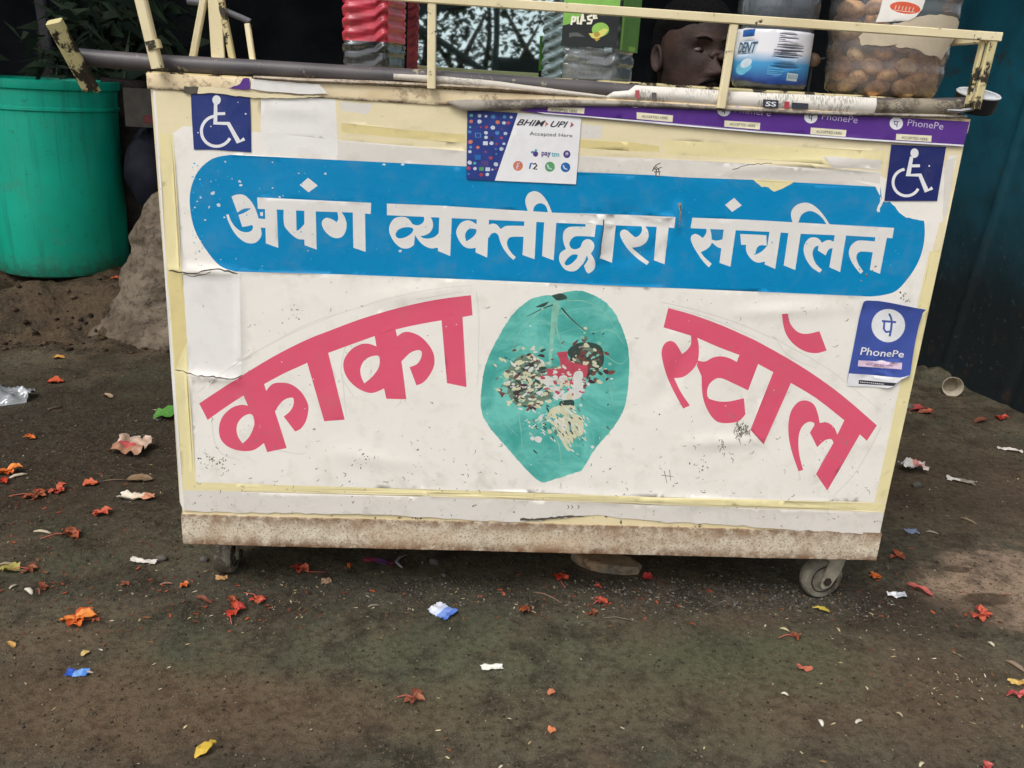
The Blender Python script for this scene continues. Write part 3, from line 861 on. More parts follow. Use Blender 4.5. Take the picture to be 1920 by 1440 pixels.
# ---- stickers on the front: each a thin sheet of its own over the print
def quadpoly(tl, tr, br, bl, n=6):
    q = [tl, tr, br, bl]; out = []
    for i in range(4):
        a, c = q[i], q[(i + 1) % 4]
        out += [(a[0] + (c[0] - a[0]) * k / n, a[1] + (c[1] - a[1]) * k / n) for k in range(n)]
    return out
S_navy = vinyl('sticker_navy', (42, 58, 124), .35, .35)
S_navy2 = vinyl('sticker_navy_dark', (34, 44, 106), .25, .35)
S_white = plain('sticker_white', (238, 238, 240), .4, .08)
S_purple = vinyl('sticker_purple', (92, 52, 142), .3, .35)
S_label = plain('sticker_cream_label', (244, 236, 204), .5, .1)
S_dark = plain('print_dark', (60, 58, 66), .5, .1)
S_grey = plain('print_grey', (110, 108, 112), .5, .1)

def arc(cx, cy, rr, a0, a1, n=16, sy=1.0, sk=0.0):
    return [(cx + rr * math.cos(math.radians(a0 + (a1 - a0) * k / n)) + sk * (rr * math.sin(math.radians(a0 + (a1 - a0) * k / n))), cy + rr * sy * math.sin(math.radians(a0 + (a1 - a0) * k / n))) for k in range(n + 1)]
# wheelchair signs
c1 = 1 / 3
ly = [([(359, 168), (390, 169), (430, 172), (469.5, 177), (471, 220), (472, 285), (440, 283), (400, 280), (365, 280), (361, 220)], 0)]
T1 = lambda x, y: (x / 3, y / 3)
ly += [([T1(*p) for p in ell(1222, 562, 24, 27)], 1), ([T1(*p) for p in stroke([(1217, 585), (1215, 692), (1288, 694), (1345, 797), (1378, 780)], 19)], 1),
       ([T1(*p) for p in stroke([(1215, 640), (1270, 638)], 16)], 1), ([T1(*p) for p in stroke(arc(1222, 737, 85, 262, 28, 22), 17)], 1)]
for q in [(1190, 710, 4), (1385, 640, 5), (1118, 745, 4), (1342, 575, 3)]: ly.append(([T1(*p) for p in ell(*q, n=6)], 1))
o = own(printed('wheelchair_sticker', ly, [S_navy, S_white], face(.0012), step=9)); tag(o, label='worn blue wheelchair symbol sticker at the left corner')
T3 = lambda x, y: (1280 + x / 3, y / 3)
ly = [([T3(*p) for p in quadpoly((1168, 812), (1475, 825), (1425, 1128), (1128, 1128), 3)], 0)]
ly += [([T3(*p) for p in ell(1298, 860, 23, 27)], 1), ([T3(*p) for p in stroke([(1282, 880), (1262, 983), (1328, 983), (1365, 1072), (1398, 1055)], 19)], 1),
       ([T3(*p) for p in stroke([(1272, 932), (1328, 931)], 16)], 1), ([T3(*p) for p in stroke(arc(1252, 1025, 75, 262, 28, 22), 16)], 1), ([T3(*p) for p in ell(1380, 932, 5, n=6)], 1)]
o = own(printed('wheelchair_sticker', ly, [S_navy2, S_white], face(.0014), step=9)); tag(o, label='clean navy wheelchair symbol sticker at the right corner')
# purple strip with cream labels
ly = [([(972, 207), (1010, 199), (1100, 196), (1300, 203), (1500, 212), (1700, 221), (1814, 228), (1803, 272), (1640, 262), (1460, 249), (1240, 230), (1020, 211)], 0)]
ly += [([(1005, 209.5), (1020, 210.5), (1240, 229), (1460, 248), (1640, 261), (1803, 271), (1802, 274), (1640, 264), (1460, 251.5), (1240, 232.5), (1020, 213)], 1)]
ly[0] = ([(972, 207), (1010, 199), (1100, 196), (1300, 203), (1500, 212), (1700, 221), (1814, 228), (1802, 274.5), (1640, 264.5), (1460, 252), (1240, 233), (1020, 213.5)], 0)
for q in [((1027, 200), (1095, 202), (1094, 213), (1026, 208)), ((1192, 210), (1260, 216), (1259, 228.5), (1192, 222.5)), ((1356, 225.5), (1423, 230), (1422, 242.5), (1355.5, 237)), ((1517, 238.5), (1584, 243.5), (1582, 256), (1516, 251)), ((1677, 250.5), (1743, 254), (1742, 265.5), (1676, 261.5))]:
    ly.append((list(q), 2))
circ = [(1190, 190), (1355, 206), (1517, 219), (1677, 231)]
for cx, cy in circ:
    ly.append((ell(cx, cy, 12.5, 12, 18), 1))
    ly.append((stroke([(cx - 5, cy - 4), (cx + 5, cy - 3)], 1.6), 0)); ly.append((stroke([(cx + 2, cy - 4), (cx + 1, cy + 7)], 1.6), 0)); ly.append((stroke([(cx - 3, cy - 3), (cx - 3, cy + 2), (cx + 1, cy + 3)], 1.6), 0))
strip = own(printed('payment_strip', ly, [S_purple, S_white, S_label], face(.0045), step=10)); tag(strip, label='purple strip of payment stickers under the counter edge')
S_lilac = plain('print_lilac', (206, 190, 226), .5, .1)
for cx, cy in circ[1:]:
    own(lettering('lettering', 'PhonePe', ((cx + 21, cy - 8), (cx + 88, cy - 1), (cx + 87, cy + 12), (cx + 20, cy + 4)), face(.0050), S_lilac, None, .1), strip)
for (x, y) in [(1033, 203), (1202, 215), (1366, 229.5), (1527, 243.5), (1687, 254.5)]:
    own(lettering('lettering', 'ACCEPTED HERE', ((x, y), (x + 48, y + 3.6), (x + 47.6, y + 8.4), (x - .4, y + 4.6)), face(.0050), S_grey, None), strip)
# torn purple remnant by the left corner, black tape
o = own(printed('sticker_remnant', [(ragged([(430, 166), (452, 158), (458, 147), (470, 146), (471, 168), (452, 167)], .8, 5, 3), 0)], [S_purple], face(.0048)))
o2 = own(printed('tape_strip', [(ragged([(474, 149), (520, 152), (600, 158), (616, 176), (560, 176), (490, 170), (472, 166)], 1, 12, 7), 0)], [V_patch], face(.0048), step=8)); tag(o, label='torn purple sticker scrap')
# square payment sticker
T6 = lambda x, y: (860 + x / 8, 190 + y / 8)
S_bw = plain('payment_sticker_white', (244, 243, 244), .38, .06)
S_bb = plain('payment_sticker_blue', (52, 70, 146), .38, .25, 50)
SC = [S_bw, S_bb, plain('print_icon_white', (214, 222, 236), .5), plain('print_icon_red', (190, 74, 88), .5), plain('print_icon_orange', (228, 132, 104), .5), plain('print_icon_sky', (86, 150, 210), .5),
      plain('print_icon_green', (98, 172, 112), .5), plain('print_icon_violet', (88, 70, 140), .5), plain('print_icon_blue', (40, 112, 184), .5), S_dark, plain('print_icon_cyan', (110, 196, 204), .5)]
ly = [([T6(*p) for p in quadpoly((130, 128), (1835, 225), (1755, 1240), (115, 1165), 4)], 0), ([T6(*p) for p in [(130, 128), (895, 150), (540, 1185), (115, 1165)]], 1)]
for x, y, a, c in [(190, 210, 26, 10), (312, 215, 30, 2), (408, 220, 24, 2), (515, 228, 34, 5), (685, 232, 28, 5), (785, 236, 24, 2), (186, 300, 30, 4), (312, 302, 34, 2), (585, 310, 34, 4), (675, 320, 28, 2), (742, 322, 28, 3),
                   (172, 385, 18, 10), (335, 385, 14, 3), (415, 385, 26, 3), (512, 392, 34, 2), (645, 410, 26, 7), (165, 455, 26, 5), (407, 468, 30, 2), (578, 470, 34, 5), (700, 478, 28, 2), (410, 538, 28, 2), (502, 545, 30, 9), (640, 545, 22, 3),
                   (176, 605, 34, 4), (490, 625, 32, 2), (565, 635, 18, 3), (676, 632, 22, 2), (178, 685, 24, 5), (288, 688, 26, 4), (640, 710, 32, 2), (555, 710, 16, 5), (168, 752, 26, 2), (400, 755, 16, 3), (480, 845, 28, 3), (562, 785, 14, 5),
                   (165, 915, 34, 2), (240, 925, 24, 10), (558, 940, 34, 2), (150, 1000, 30, 3), (245, 1005, 28, 2), (505, 1020, 16, 2), (338, 1095, 30, 3), (428, 1092, 28, 2), (555, 1010, 14, 3), (150, 1085, 16, 5)]:
    ly.append(([T6(*p) for p in ell(x, y, a, a * .9, 10, 0, .1)], c))
for x, y, a, c in [(400, 625, 36, 2), (340, 1010, 34, 6), (435, 1015, 34, 2), (290, 505, 44, 5), (390, 930, 56, 7), (285, 835, 44, 8)]:
    ly.append(([T6(*p) for p in [(x - a, y - a * .8), (x + a, y - a * .8), (x + a, y + a * .8), (x - a, y + a * .8)]], c))
ly.append(([T6(*p) for p in [(262, 480), (318, 480), (318, 532), (262, 532)]], 1))
ly += [([T6(*p) for p in ell(888, 965, 74, 74, 20)], 4), ([T6(*p) for p in stroke([(865, 1010), (885, 925), (915, 930)], 16)], 2), ([T6(*p) for p in stroke([(868, 968), (905, 965)], 14)], 2),
       ([T6(*p) for p in ell(1365, 978, 74, 76, 20)], 6), ([T6(*p) for p in stroke([(1328, 945), (1345, 995), (1395, 1015)], 26, 18)], 2),
       ([T6(*p) for p in ell(1598, 986, 72, 74, 20)], 8), ([T6(*p) for p in stroke([(1566, 955), (1582, 1000), (1625, 1018)], 22, 18)], 2),
       ([T6(*p) for p in ell(1618, 790, 54, 58, 18)], 7), ([T6(*p) for p in ell(1618, 785, 22, 26, 8)], 2), ([T6(*p) for p in stroke([(1618, 780), (1620, 830)], 12)], 7),
       ([T6(*p) for p in ell(1150, 785, 40, 44, 12)], 7), ([T6(*p) for p in ell(1105, 760, 26, 20, 8)], 5), ([T6(*p) for p in ell(1155, 730, 22, 18, 8)], 10),
       ([T6(*p) for p in stroke([(1060, 1010), (1080, 930), (1110, 925)], 22)], 8), ([T6(*p) for p in stroke([(1110, 940), (1150, 930), (1170, 960), (1120, 1010), (1175, 1015)], 20)], 9)]
sq = own(printed('payment_sticker', ly, SC, face(.0019), step=10)); tag(sq, label='white and blue square payment sticker with small app symbols')
own(lettering('lettering', 'BHIM', (T6(885, 262), T6(1300, 285), T6(1290, 375), T6(862, 352)), face(.0024), S_dark, None, .35, 1.0, .01), sq)
own(lettering('lettering', 'UPI', (T6(1385, 290), T6(1640, 300), T6(1625, 392), T6(1365, 380)), face(.0024), S_dark, None, .35, 1.0, .01), sq)
o = printed('arrow_mark', [([T6(1292, 290), T6(1340, 338), T6(1285, 372), T6(1302, 335)], 0)], [SC[4]], face(.0024)); own(o, sq)
o = printed('arrow_mark', [([T6(1675, 305), T6(1720, 350), T6(1660, 388), T6(1678, 348)], 0)], [SC[3]], face(.0024)); own(o, sq)
own(lettering('lettering', 'Accepted Here', (T6(1062, 448), T6(1700, 485), T6(1696, 548), T6(1058, 520)), face(.0024), S_grey, None), sq)
own(lettering('lettering', 'pay', (T6(1240, 752), T6(1378, 758), T6(1376, 838), T6(1238, 832)), face(.0024), SC[7], None, 0, 1, .02), sq)
own(lettering('lettering', 'tm', (T6(1388, 758), T6(1505, 762), T6(1503, 826), T6(1386, 824)), face(.0024), SC[10], None, 0, 1, .02), sq)
# tall payment sticker with curling corners
T7 = lambda x, y: (1560 + x * .13889, 540 + y * .13889)
def curl(off):
    def f(px, py):
        v = P(px, py, 0)
        u = (px - 1590) / 135.0; w = (py - 560) / 160.0
        k = 0.016 * max(0, u * 1.1 - w * 1.0 - .35) ** 1.6 + 0.020 * max(0, (u + w - 1.25)) ** 1.5 + 0.004 * max(0, .12 - w) * 8
        return (v.x, -(wob(v.x, v.z) + off + k), v.z)
    return f
S_pb = plain('tall_sticker_blue', (72, 92, 172), .34, .14, 30)
ly = [([T7(*p) for p in [(395, 185), (412, 160), (450, 152), (600, 158), (760, 182), (920, 215), (1080, 245), (1215, 265), (1180, 310), (1140, 480), (1100, 700), (1060, 920), (1015, 1160), (900, 1215), (840, 1260), (780, 1315), (720, 1328), (450, 1322), (200, 1315), (188, 1300), (200, 1180), (215, 1100), (260, 860), (310, 600), (350, 390)]], 0),
      ([T7(*p) for p in [(213, 1145), (890, 1192), (1040, 1140), (1040, 1500), (100, 1500)]], 1)]
ly[1] = ([T7(*p) for p in [(213, 1143), (500, 1160), (885, 1190), (960, 1170), (1020, 1150), (900, 1215), (840, 1260), (780, 1315), (720, 1328), (450, 1322), (200, 1315), (188, 1300)]], 1)
ly += [([T7(*p) for p in ell(740, 495, 224, 224, 30)], 1), ([T7(*p) for p in stroke([(655, 435), (845, 450)], 28)], 0), ([T7(*p) for p in stroke([(750, 335), (775, 385), (790, 450)], 26)], 0),
       ([T7(*p) for p in stroke([(790, 440), (775, 550), (755, 640)], 30)], 0), ([T7(*p) for p in stroke([(688, 440), (678, 540), (705, 580), (765, 575)], 26)], 0),
       ([T7(*p) for p in [(342, 965), (922, 993), (915, 1082), (332, 1045)]], 2), ([T7(*p) for p in [(350, 1230), (850, 1262), (815, 1302), (345, 1285)]], 3)]
ly += [([T7(*p) for p in stroke([(365 + k * 24, 1258 + k * 1.6), (380 + k * 24, 1260 + k * 1.6)], 12)], 1) for k in range(13)]
tall = own(printed('payment_sticker', ly, [S_pb, S_white, plain('print_pink_label', (232, 206, 226), .5, .1), S_dark], curl(.0012), step=8)); tag(tall, label='tall blue payment sticker with curling corners at the right')
own(lettering('lettering', 'PhonePe', (T7(375, 785), T7(955, 838), T7(942, 925), T7(360, 890)), curl(.0018), S_white, None, .08, 1.0, .01), tall)
own(lettering('lettering', 'ACCEPTED HERE', (T7(440, 1000), T7(810, 1022), T7(807, 1048), T7(437, 1024)), curl(.0018), plain('print_mauve', (150, 90, 150), .5, .1), None), tall)
# lifted band strip of tape at the left corner
o = own(printed('tape_strip', [(ragged([(348, 162), (400, 163), (470, 172), (545, 178), (620, 180), (548, 184), (470, 183), (400, 174), (360, 176), (346, 174)], 1, 8, 31), 0), ([(340, 155), (375, 160), (372, 176), (340, 178)], 1)], [V_cream, V_crack], face(.003), step=6))

# ---- rails, pipe and posts of the cart
def Pv(px, py, Y): return P(px, py, Y)
YR = -0.018
rail_z = P(1375, 40, YR).z
def at_rail(px, py, Y=YR): return P(px, py, Y)
b = MB(); b.bar((0.20, YR, P(1000, 8, YR).z), (1.262, YR, P(1850, 68, YR).z), 0.0125, 0.0125, bev=.001); rail = own(b.build('top_rail', M_tube))
b = MB(); b.bar((1.256, YR + .006, rail_z - .001), (1.256, 0.46, rail_z - .004), 0.011, 0.011); own(b.build('side_rail', M_tube))
for (a, c) in [((810, 4), (809, 163)), ((1376, 46), (1353, 200))]:
    p = at_rail(*a); q = at_rail(*c)
    b = MB(); b.bar((p.x, YR, p.z), (q.x, YR + .003, q.z - .002), 0.0125, 0.010); own(b.build('rail_post', M_tube))
b = MB(); b.bar((1.252, YR, rail_z), (1.249, YR + .003, P(1806, 203, YR).z), 0.013, 0.010)
b.bar((1.240, YR + .006, rail_z - .004), (1.238, YR + .008, P(1806, 200, YR).z), 0.005, 0.010); own(b.build('rail_post', M_chipped))
b = MB(); b.bar(P(216, -200, YR), P(296, 128, YR), 0.0155, 0.0155); o = own(b.build('corner_post', M_tube)); tag(o, label='cream corner post leaning out over the left end')
b = MB(); b.bar(P(286, 76, YR - .004), P(291, 92, YR - .004), 0.020, 0.012)
own(b.build('post_collar', M_chipped))
# dark pipe lying along the edge, with the cross handle at its left end
m, t = new_mat('worn_dark_pipe', 0.45, 0.5)
n1 = t.noise(34, 7, 0.7); n2 = t.noise(9, 4)
c = t.mix(t.ramp(n2, .4, .6), srgb(70, 66, 70), srgb(92, 86, 86))
c = t.mix(t.ramp(n1, .60, .64, 0, .9), c, srgb(168, 158, 130))
t.color(c); t.bump(n1, .0006); M_pipe = m
Y0 = 0.012
pp = [P(150, 107, Y0), P(285, 118, Y0), P(480, 128, Y0), P(700, 141, Y0), P(900, 152, Y0), P(1100, 166, Y0 + .004), P(1300, 181, Y0 + .006), P(1520, 192, Y0 + .006), P(1700, 196, Y0), P(1812, 192, Y0)]
b = MB(); b.tube(pp, [.0125, .0125, .0125, .0125, .012, .012, .011, .010, .009, .008], 18); o = own(auto_smooth(b.build('edge_pipe', M_pipe))); tag(o, label='worn dark pipe lying along the counter edge')
b = MB(); b.bar(P(101, 40, -.035), P(170, 166, .012), 0.0215, 0.016, bev=.0025); o = own(b.build('cross_handle', cream_paint('handle_paint', (206, 196, 142), .50, (52, 46, 36), 30))); tag(o, label='peeling cream cross handle on the pipe end')
b = MB(); b.bar(P(158, 132, .02), P(183, 172, .02), 0.008, 0.010); own(b.build('handle_brace', M_chipped))
# the bunch of uprights behind the pipe
for name, a, c, w, d, mt in [('upright_bar', (401, -100), (361, 112), .010, .010, M_tube), ('upright_bar', (394, -140), (410, 118), .020, .006, M_tube), ('upright_bar', (395, -100), (437, 116), .009, .012, M_chipped), ('upright_bar', (464, 45), (475, 120), .0085, .0085, M_tube)]:
    b = MB(); b.bar(P(*a, .06), P(*c, .05), w, d); own(b.build(name, mt))
b = MB(); b.tube([P(352, 2, .065), P(398, 8, .06), P(430, 24, .06), P(452, 33, .06), P(468, 40, .06), P(468, 48, .06)], .0048, 10); own(auto_smooth(b.build('bent_rod', plain('grey_rod', (104, 104, 110), .5, .2, 80))))

# ---- castors
M_rub = plain('grey_castor_rubber', (140, 133, 118), .8, .35, 60, dirt=(.50, (78, 70, 58)), bump=.0015)
M_cst = plain('dusty_castor_metal', (178, 170, 150), .7, .3, 50, dirt=(.56, (112, 92, 70)))
def castor(cx, cy, rot, r=.036, w=.022):
    R = Matrix.Rotation(rot, 3, 'Z')
    def W(v): return R @ Vector(v) + Vector((cx, cy, 0))
    b = MB(); prof = [(r * .20, -w / 2 - .001), (r * .30, -w / 2 + .002), (r * .62, -w / 2 + .003), (r * .66, -w / 2 - .0005), (r * .92, -w / 2 - .0005), (r, -w * .30), (r, w * .30), (r * .92, w / 2), (r * .66, w / 2), (r * .62, w / 2 - .003), (r * .30, w / 2 - .002), (r * .20, w / 2)]
    n = 36; v = []; k = len(prof)
    for rr, y in prof:
        for j in range(n):
            th = 2 * math.pi * j / n; v.append(W((rr * math.cos(th), y, r + rr * math.sin(th))))
    f = [(i * n + j, i * n + (j + 1) % n, (i + 1) * n + (j + 1) % n, (i + 1) * n + j) for i in range(k - 1) for j in range(n)] + [tuple(range(n)), tuple((k - 1) * n + j for j in range(n - 1, -1, -1))]
    b.add(v, f); w_ = own(auto_smooth(b.build('castor_wheel', M_rub)))
    b = MB()
    for s in (-1, 1):                                # fork cheek: wide at the top, rounded at the axle
        k_ = r / .036; out = [(.036, .094), (.003, .094), (-.006 * k_, .040), (-.0065 * k_, .030), (-.003 * k_, .024), (.005 * k_, .025), (.012 * k_, .030), (.028, .056), (.034, .075)]
        y0, y1 = s * (w / 2 + .003), s * (w / 2 + .006)
        vv = [W((x, y0, z)) for x, z in out] + [W((x, y1, z)) for x, z in out]; q = len(out)
        b.add(vv, [(i, (i + 1) % q, q + (i + 1) % q, q + i) for i in range(q)] + [tuple(range(q)), tuple(range(2 * q - 1, q - 1, -1))])
    b.tube([W((0, -w / 2 - .008, r)), W((0, w / 2 + .008, r))], .006, 10)
    own(b.build('castor_fork', M_cst))
    b = MB(); ring_ = [W((r * .64 * math.cos(a_), -w / 2 - .0010, r + r * .64 * math.sin(a_))) for a_ in np.linspace(0, 2 * math.pi, 33)]; b.tube(ring_, .0013, 6, cap=False)
    b.tube([W((0, -w / 2 - .010, r)), W((0, -w / 2 - .013, r))], .0085, 6); own(b.build('axle_bolt', plain('dark_bolt', (58, 50, 42), .7, .4, 100)))
    b = MB(); vv = [W((x, y, z)) for z in (.094, .0985) for y in (-.03, .03) for x in (-.012, .055)]
    b.add(vv, [(0, 2, 3, 1), (4, 5, 7, 6), (0, 1, 5, 4), (2, 6, 7, 3), (0, 4, 6, 2), (1, 3, 7, 5)])
    b.tube([W((.018, 0, .097)), W((.018, 0, ZB + .004))], .020, 16)
    own(auto_smooth(b.build('castor_plate', M_cst)))
gR = G(1538, 1126)
castor(gR.x + .001, gR.y + .020, math.radians(12), .0425, .024)
gL = G(416, 1082)
castor(gL.x + .004, gL.y + .026, math.radians(88), .037, .032)
castor(1.15, .44, math.radians(30)); castor(.06, .44, math.radians(70))

# ------------------------------------------------------------------ newspapers on the edge
def paper_mat(name, base, ink=(60, 58, 60), amount=.5, sx=260, sz=520, dark=None):
    m, t = new_mat(name, .75, .2)
    mp = t.add('ShaderNodeMapping'); mp.inputs['Scale'].default_value = (sx, 40, sz)
    t.l.new(t.tc.outputs['Object'], mp.inputs['Vector'])
    g = t.noise(1.0, 2, .5, mp.outputs[0])
    blk = t.noise(16, 2, .5)
    c = t.mix(t.math('MULTIPLY', t.ramp(g, .46, .56), t.ramp(blk, .46, .54, 0, amount)), srgb(*base), srgb(*ink))
    if dark: c = t.mix(t.ramp(t.noise(24, 6, .7), .46, .62, 0, .85), c, srgb(*dark))
    t.color(c); t.bump(t.noise(14, 4), .0015); return m
MN_w = paper_mat('newsprint_white', (228, 222, 212), ink=(120, 116, 112), amount=.55, sx=420, sz=160)
MN_g = paper_mat('newsprint_grimy', (168, 160, 148), amount=.55, dark=(92, 84, 78))
MN_b = paper_mat('newsprint_tan', (186, 172, 152), amount=.5, dark=(128, 108, 88))
def fold(name, label, rows, mat_, seed=1, group=None, thick=5):
    """pressed roll of newsprint: rows of (px, py top, py bottom, Y, depth)"""
    rr = random.Random(seed); v = []; n = 18; K_ = []
    for i in range(len(rows) - 1):
        a, c = rows[i], rows[i + 1]; m_ = max(2, int(abs(c[0] - a[0]) / 9))
        for k in range(m_): K_.append([a[j] + (c[j] - a[j]) * k / m_ for j in range(5)])
    K_.append(list(rows[-1]))
    for idx, (px, t0, b0, Y, dp) in enumerate(K_):
        T = P(px, t0, Y); Bm = P(px, b0, Y); c = (T + Bm) / 2; h = (T.z - Bm.z) / 2
        for j in range(n):
            th = 2 * math.pi * j / n
            w = 1 + .10 * float(fbm(px * .03 + seed, j * .9 + seed, 3)) + .05 * math.cos(4 * th)
            v.append((c.x, c.y + math.cos(th) * dp * w, c.z + math.sin(th) * h * w))
    k = len(K_)
    f = [(i * n + j, (i + 1) * n + j, (i + 1) * n + (j + 1) % n, i * n + (j + 1) % n) for i in range(k - 1) for j in range(n)] + [tuple(range(n)), tuple((k - 1) * n + j for j in range(n - 1, -1, -1))]
    o = mesh_obj(name, v, f, mat_, smooth=True); auto_smooth(o, 50)
    return tag(o, label, 'newspaper', group)
NP = 'old newspapers lying along the cart edge'
fold('newspaper', 'long grey brown newspaper sagging over the purple sticker strip', [(838, 190, 193, -.010, .002), (868, 187, 208, -.011, .004), (920, 187, 207, -.011, .004), (1010, 186, 202, -.010, .005), (1100, 187, 199, -.009, .005), (1185, 190, 200, -.009, .004), (1350, 200, 207, -.009, .004), (1500, 208, 215, -.009, .004), (1812, 216, 222, -.009, .003)], MN_g, 1, NP)
o = fold('newspaper', 'white folded newspaper by the last rail post with black and red print', [(1136, 180, 184, .000, .002), (1150, 172, 186, -.001, .006), (1178, 170, 186, -.001, .006), (1190, 160, 188, -.001, .007), (1260, 164, 192, -.001, .007), (1350, 170, 199, -.001, .007), (1440, 175, 205, -.001, .007), (1560, 180, 211, -.001, .007), (1640, 184, 214, -.001, .006)], MN_w, 2, NP)
def onpaper(px, py): v = P(px, py, -.0095); return (v.x, v.y, v.z)
for nm, q, c in [('printed_block', [(1431, 186), (1460, 188), (1459, 203), (1430, 201)], (62, 62, 78)), ('printed_block', [(1471, 190), (1480, 190.5), (1479, 204), (1470, 203)], (190, 70, 84)), ('printed_block', [(1485, 192), (1516, 194), (1515, 205), (1484, 204)], (58, 60, 72)),
                 ('printed_block', [(1191, 169), (1199, 169), (1199, 185), (1191, 184)], (196, 96, 104)), ('printed_block', [(1222, 173), (1231, 174), (1231, 187), (1222, 186)], (104, 100, 98))]:
    bl = printed(nm, [(q, 0)], [plain('ink_%d_%d' % (c[0], c[1]), c, .7, .2)], onpaper); bl.parent = o
def onpaper2(px, py): v = P(px, py, -.0100); return (v.x, v.y, v.z)
le = lettering('lettering', 'SS', ((1436, 190), (1456, 191), (1455, 200), (1435, 199)), onpaper2, S_white, None, 0, 1, .02); le.parent = o
fold('newspaper', 'dark crumpled newspaper end beside the steel lid', [(1600, 186, 214, .004, .010), (1660, 188, 216, .003, .009), (1700, 184, 217, .002, .011), (1745, 186, 216, .002, .009), (1790, 190, 215, .003, .007), (1806, 196, 211, .003, .004)], paper_mat('newsprint_burnt', (150, 140, 122), amount=.6, dark=(62, 52, 46)), 3, NP)
fold('newspaper', 'tan magazine slipped under the dark pipe at the left', [(476, 142, 148, -.004, .006), (560, 146, 155, -.004, .008), (700, 151, 160, -.004, .008), (810, 156, 164, -.004, .008), (930, 160, 172, -.004, .008), (1000, 166, 176, -.004, .006), (1080, 174, 182, -.004, .004)], MN_b, 4, NP)
fold('newspaper', 'pale folded flyer tapering along the middle of the edge', [(738, 138, 149, -.006, .003), (830, 143, 157, -.006, .004), (930, 152, 167, -.006, .004), (1040, 167, 177, -.006, .003), (1135, 179, 184, -.006, .002)], paper_mat('newsprint_pale', (206, 198, 186), amount=.3), 5, NP)

# ------------------------------------------------------------------ steel lid
M_steel = new_mat('stainless_steel', .16, .5)[0]
M_steel.node_tree.nodes['Principled BSDF'].inputs['Metallic'].default_value = 1
M_steel.node_tree.nodes['Principled BSDF'].inputs['Base Color'].default_value = (.72, .73, .75, 1)
c = P(1833, 181, .035)
root = thing('round_dish', 'round dark dish with top coloured white for reflected sky and steel hook at the right end', 'dish', c)
Tl = Matrix.Rotation(math.radians(14), 3, 'X') @ Matrix.Rotation(math.radians(2), 3, 'Y') @ Matrix.Diagonal((.88, .88, .9))
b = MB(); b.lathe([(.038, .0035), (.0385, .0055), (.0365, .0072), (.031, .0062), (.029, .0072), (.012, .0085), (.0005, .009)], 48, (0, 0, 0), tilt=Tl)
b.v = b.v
auto_smooth(b.build('dish_top', plain('sky_white_top', (232, 234, 236), .18, .06), root), 35)  # white colour stands for sky reflected in the lid top
b = MB(); b.lathe([(.0005, -.026), (.030, -.026), (.035, -.022), (.0372, .000), (.0378, .0034)], 48, (0, 0, 0), tilt=Tl)
auto_smooth(b.build('dish_side', plain('black_lid_side', (34, 36, 40), .35, .2), root), 35)
b = MB(); b.tube([P(1775, 207, -.014) - c, P(1800, 208, -.016) - c, P(1822, 204, -.014) - c, P(1838, 196, -.008) - c], [.0022, .0034, .003, .0018], 10)
auto_smooth(b.build('steel_hook', M_steel, root))

# ------------------------------------------------------------------ ribbed square jars
def ribbed_jar(root, w, d, h, waves, mats, band, amp=.0028, rot=0.0, phase=0.0, taper=0.0):
    """square clear plastic jar with wavy ribs; band = z above which the second material shows"""
    nu, nz = 132, 150; v = []; uv = []
    for i in range(nz + 1):
        z = h * i / nz
        for j in range(nu):
            th = 2 * math.pi * j / nu
            e = .22; cx, sy = math.cos(th), math.sin(th)
            x = math.copysign(abs(cx) ** e, cx) * w / 2; y = math.copysign(abs(sy) ** e, sy) * d / 2
            pw = math.sin(x / w * 2 * math.pi * 1.15 + phase) * .0085 if abs(y) > d * .40 else 0.0
            k = math.sin(2 * math.pi * (z + pw) / (h / waves))
            k = math.copysign(abs(k) ** .6, k) * amp * (1 if 0.02 < z < h - .01 else .2)
            l = math.hypot(x, y)
            v.append((x + x / l * k, y + y / l * k, z))
    f = [(i * nu + j, i * nu + (j + 1) % nu, (i + 1) * nu + (j + 1) % nu, (i + 1) * nu + j) for i in range(nz) for j in range(nu)]
    f.append(tuple(range(nu - 1, -1, -1)))
    fm = [1 if (k // nu) * h / nz > band else 0 for k in range(nz * nu)] + [0]
    o = mesh_obj('jar_body', v, f, mats, root, fm, True)
    o.rotation_euler = (0, 0, rot)
    return o
M_clear = clear_plastic('clear_plastic', (.80, .84, .86), .10, .35, .10)
M_smoke = clear_plastic('smoky_plastic', (.30, .32, .34), .12, .45, .05)
m, t = new_mat('red_candy_plastic', .28, .6)
t.color(t.mix(t.ramp(t.noise(30, 4), .4, .65), srgb(196, 58, 76), srgb(150, 36, 52))); t.bump(t.noise(120, 3), .0005); M_red = m
ZC = 0.9237
c = P(702, 60, .10); c.z = ZC
jar = thing('ribbed_jar', 'square jar with wavy ribs, red packets above a dark lower half', 'jar', c, 0, 'candy jars on the counter')
ribbed_jar(jar, .076, .076, .20, 11, [M_smoke, M_red], P(700, 78, .05).z - ZC, .0022, math.radians(-21), 1.0)
b = MB(); b.box(-.026, .026, -.026, .026, .003, .052, c=.006)
o = b.build('dark_sweets', plain('dark_wrapped_sweets', (44, 42, 46), .35, .5, 90, bump=.003), jar)
b = MB(); b.lathe([(.001, .232), (.046, .232), (.049, .228), (.050, .205), (.048, .200), (.001, .200)], 40); auto_smooth(b.build('jar_lid', plain('red_jar_lid', (176, 30, 40), .4), jar))

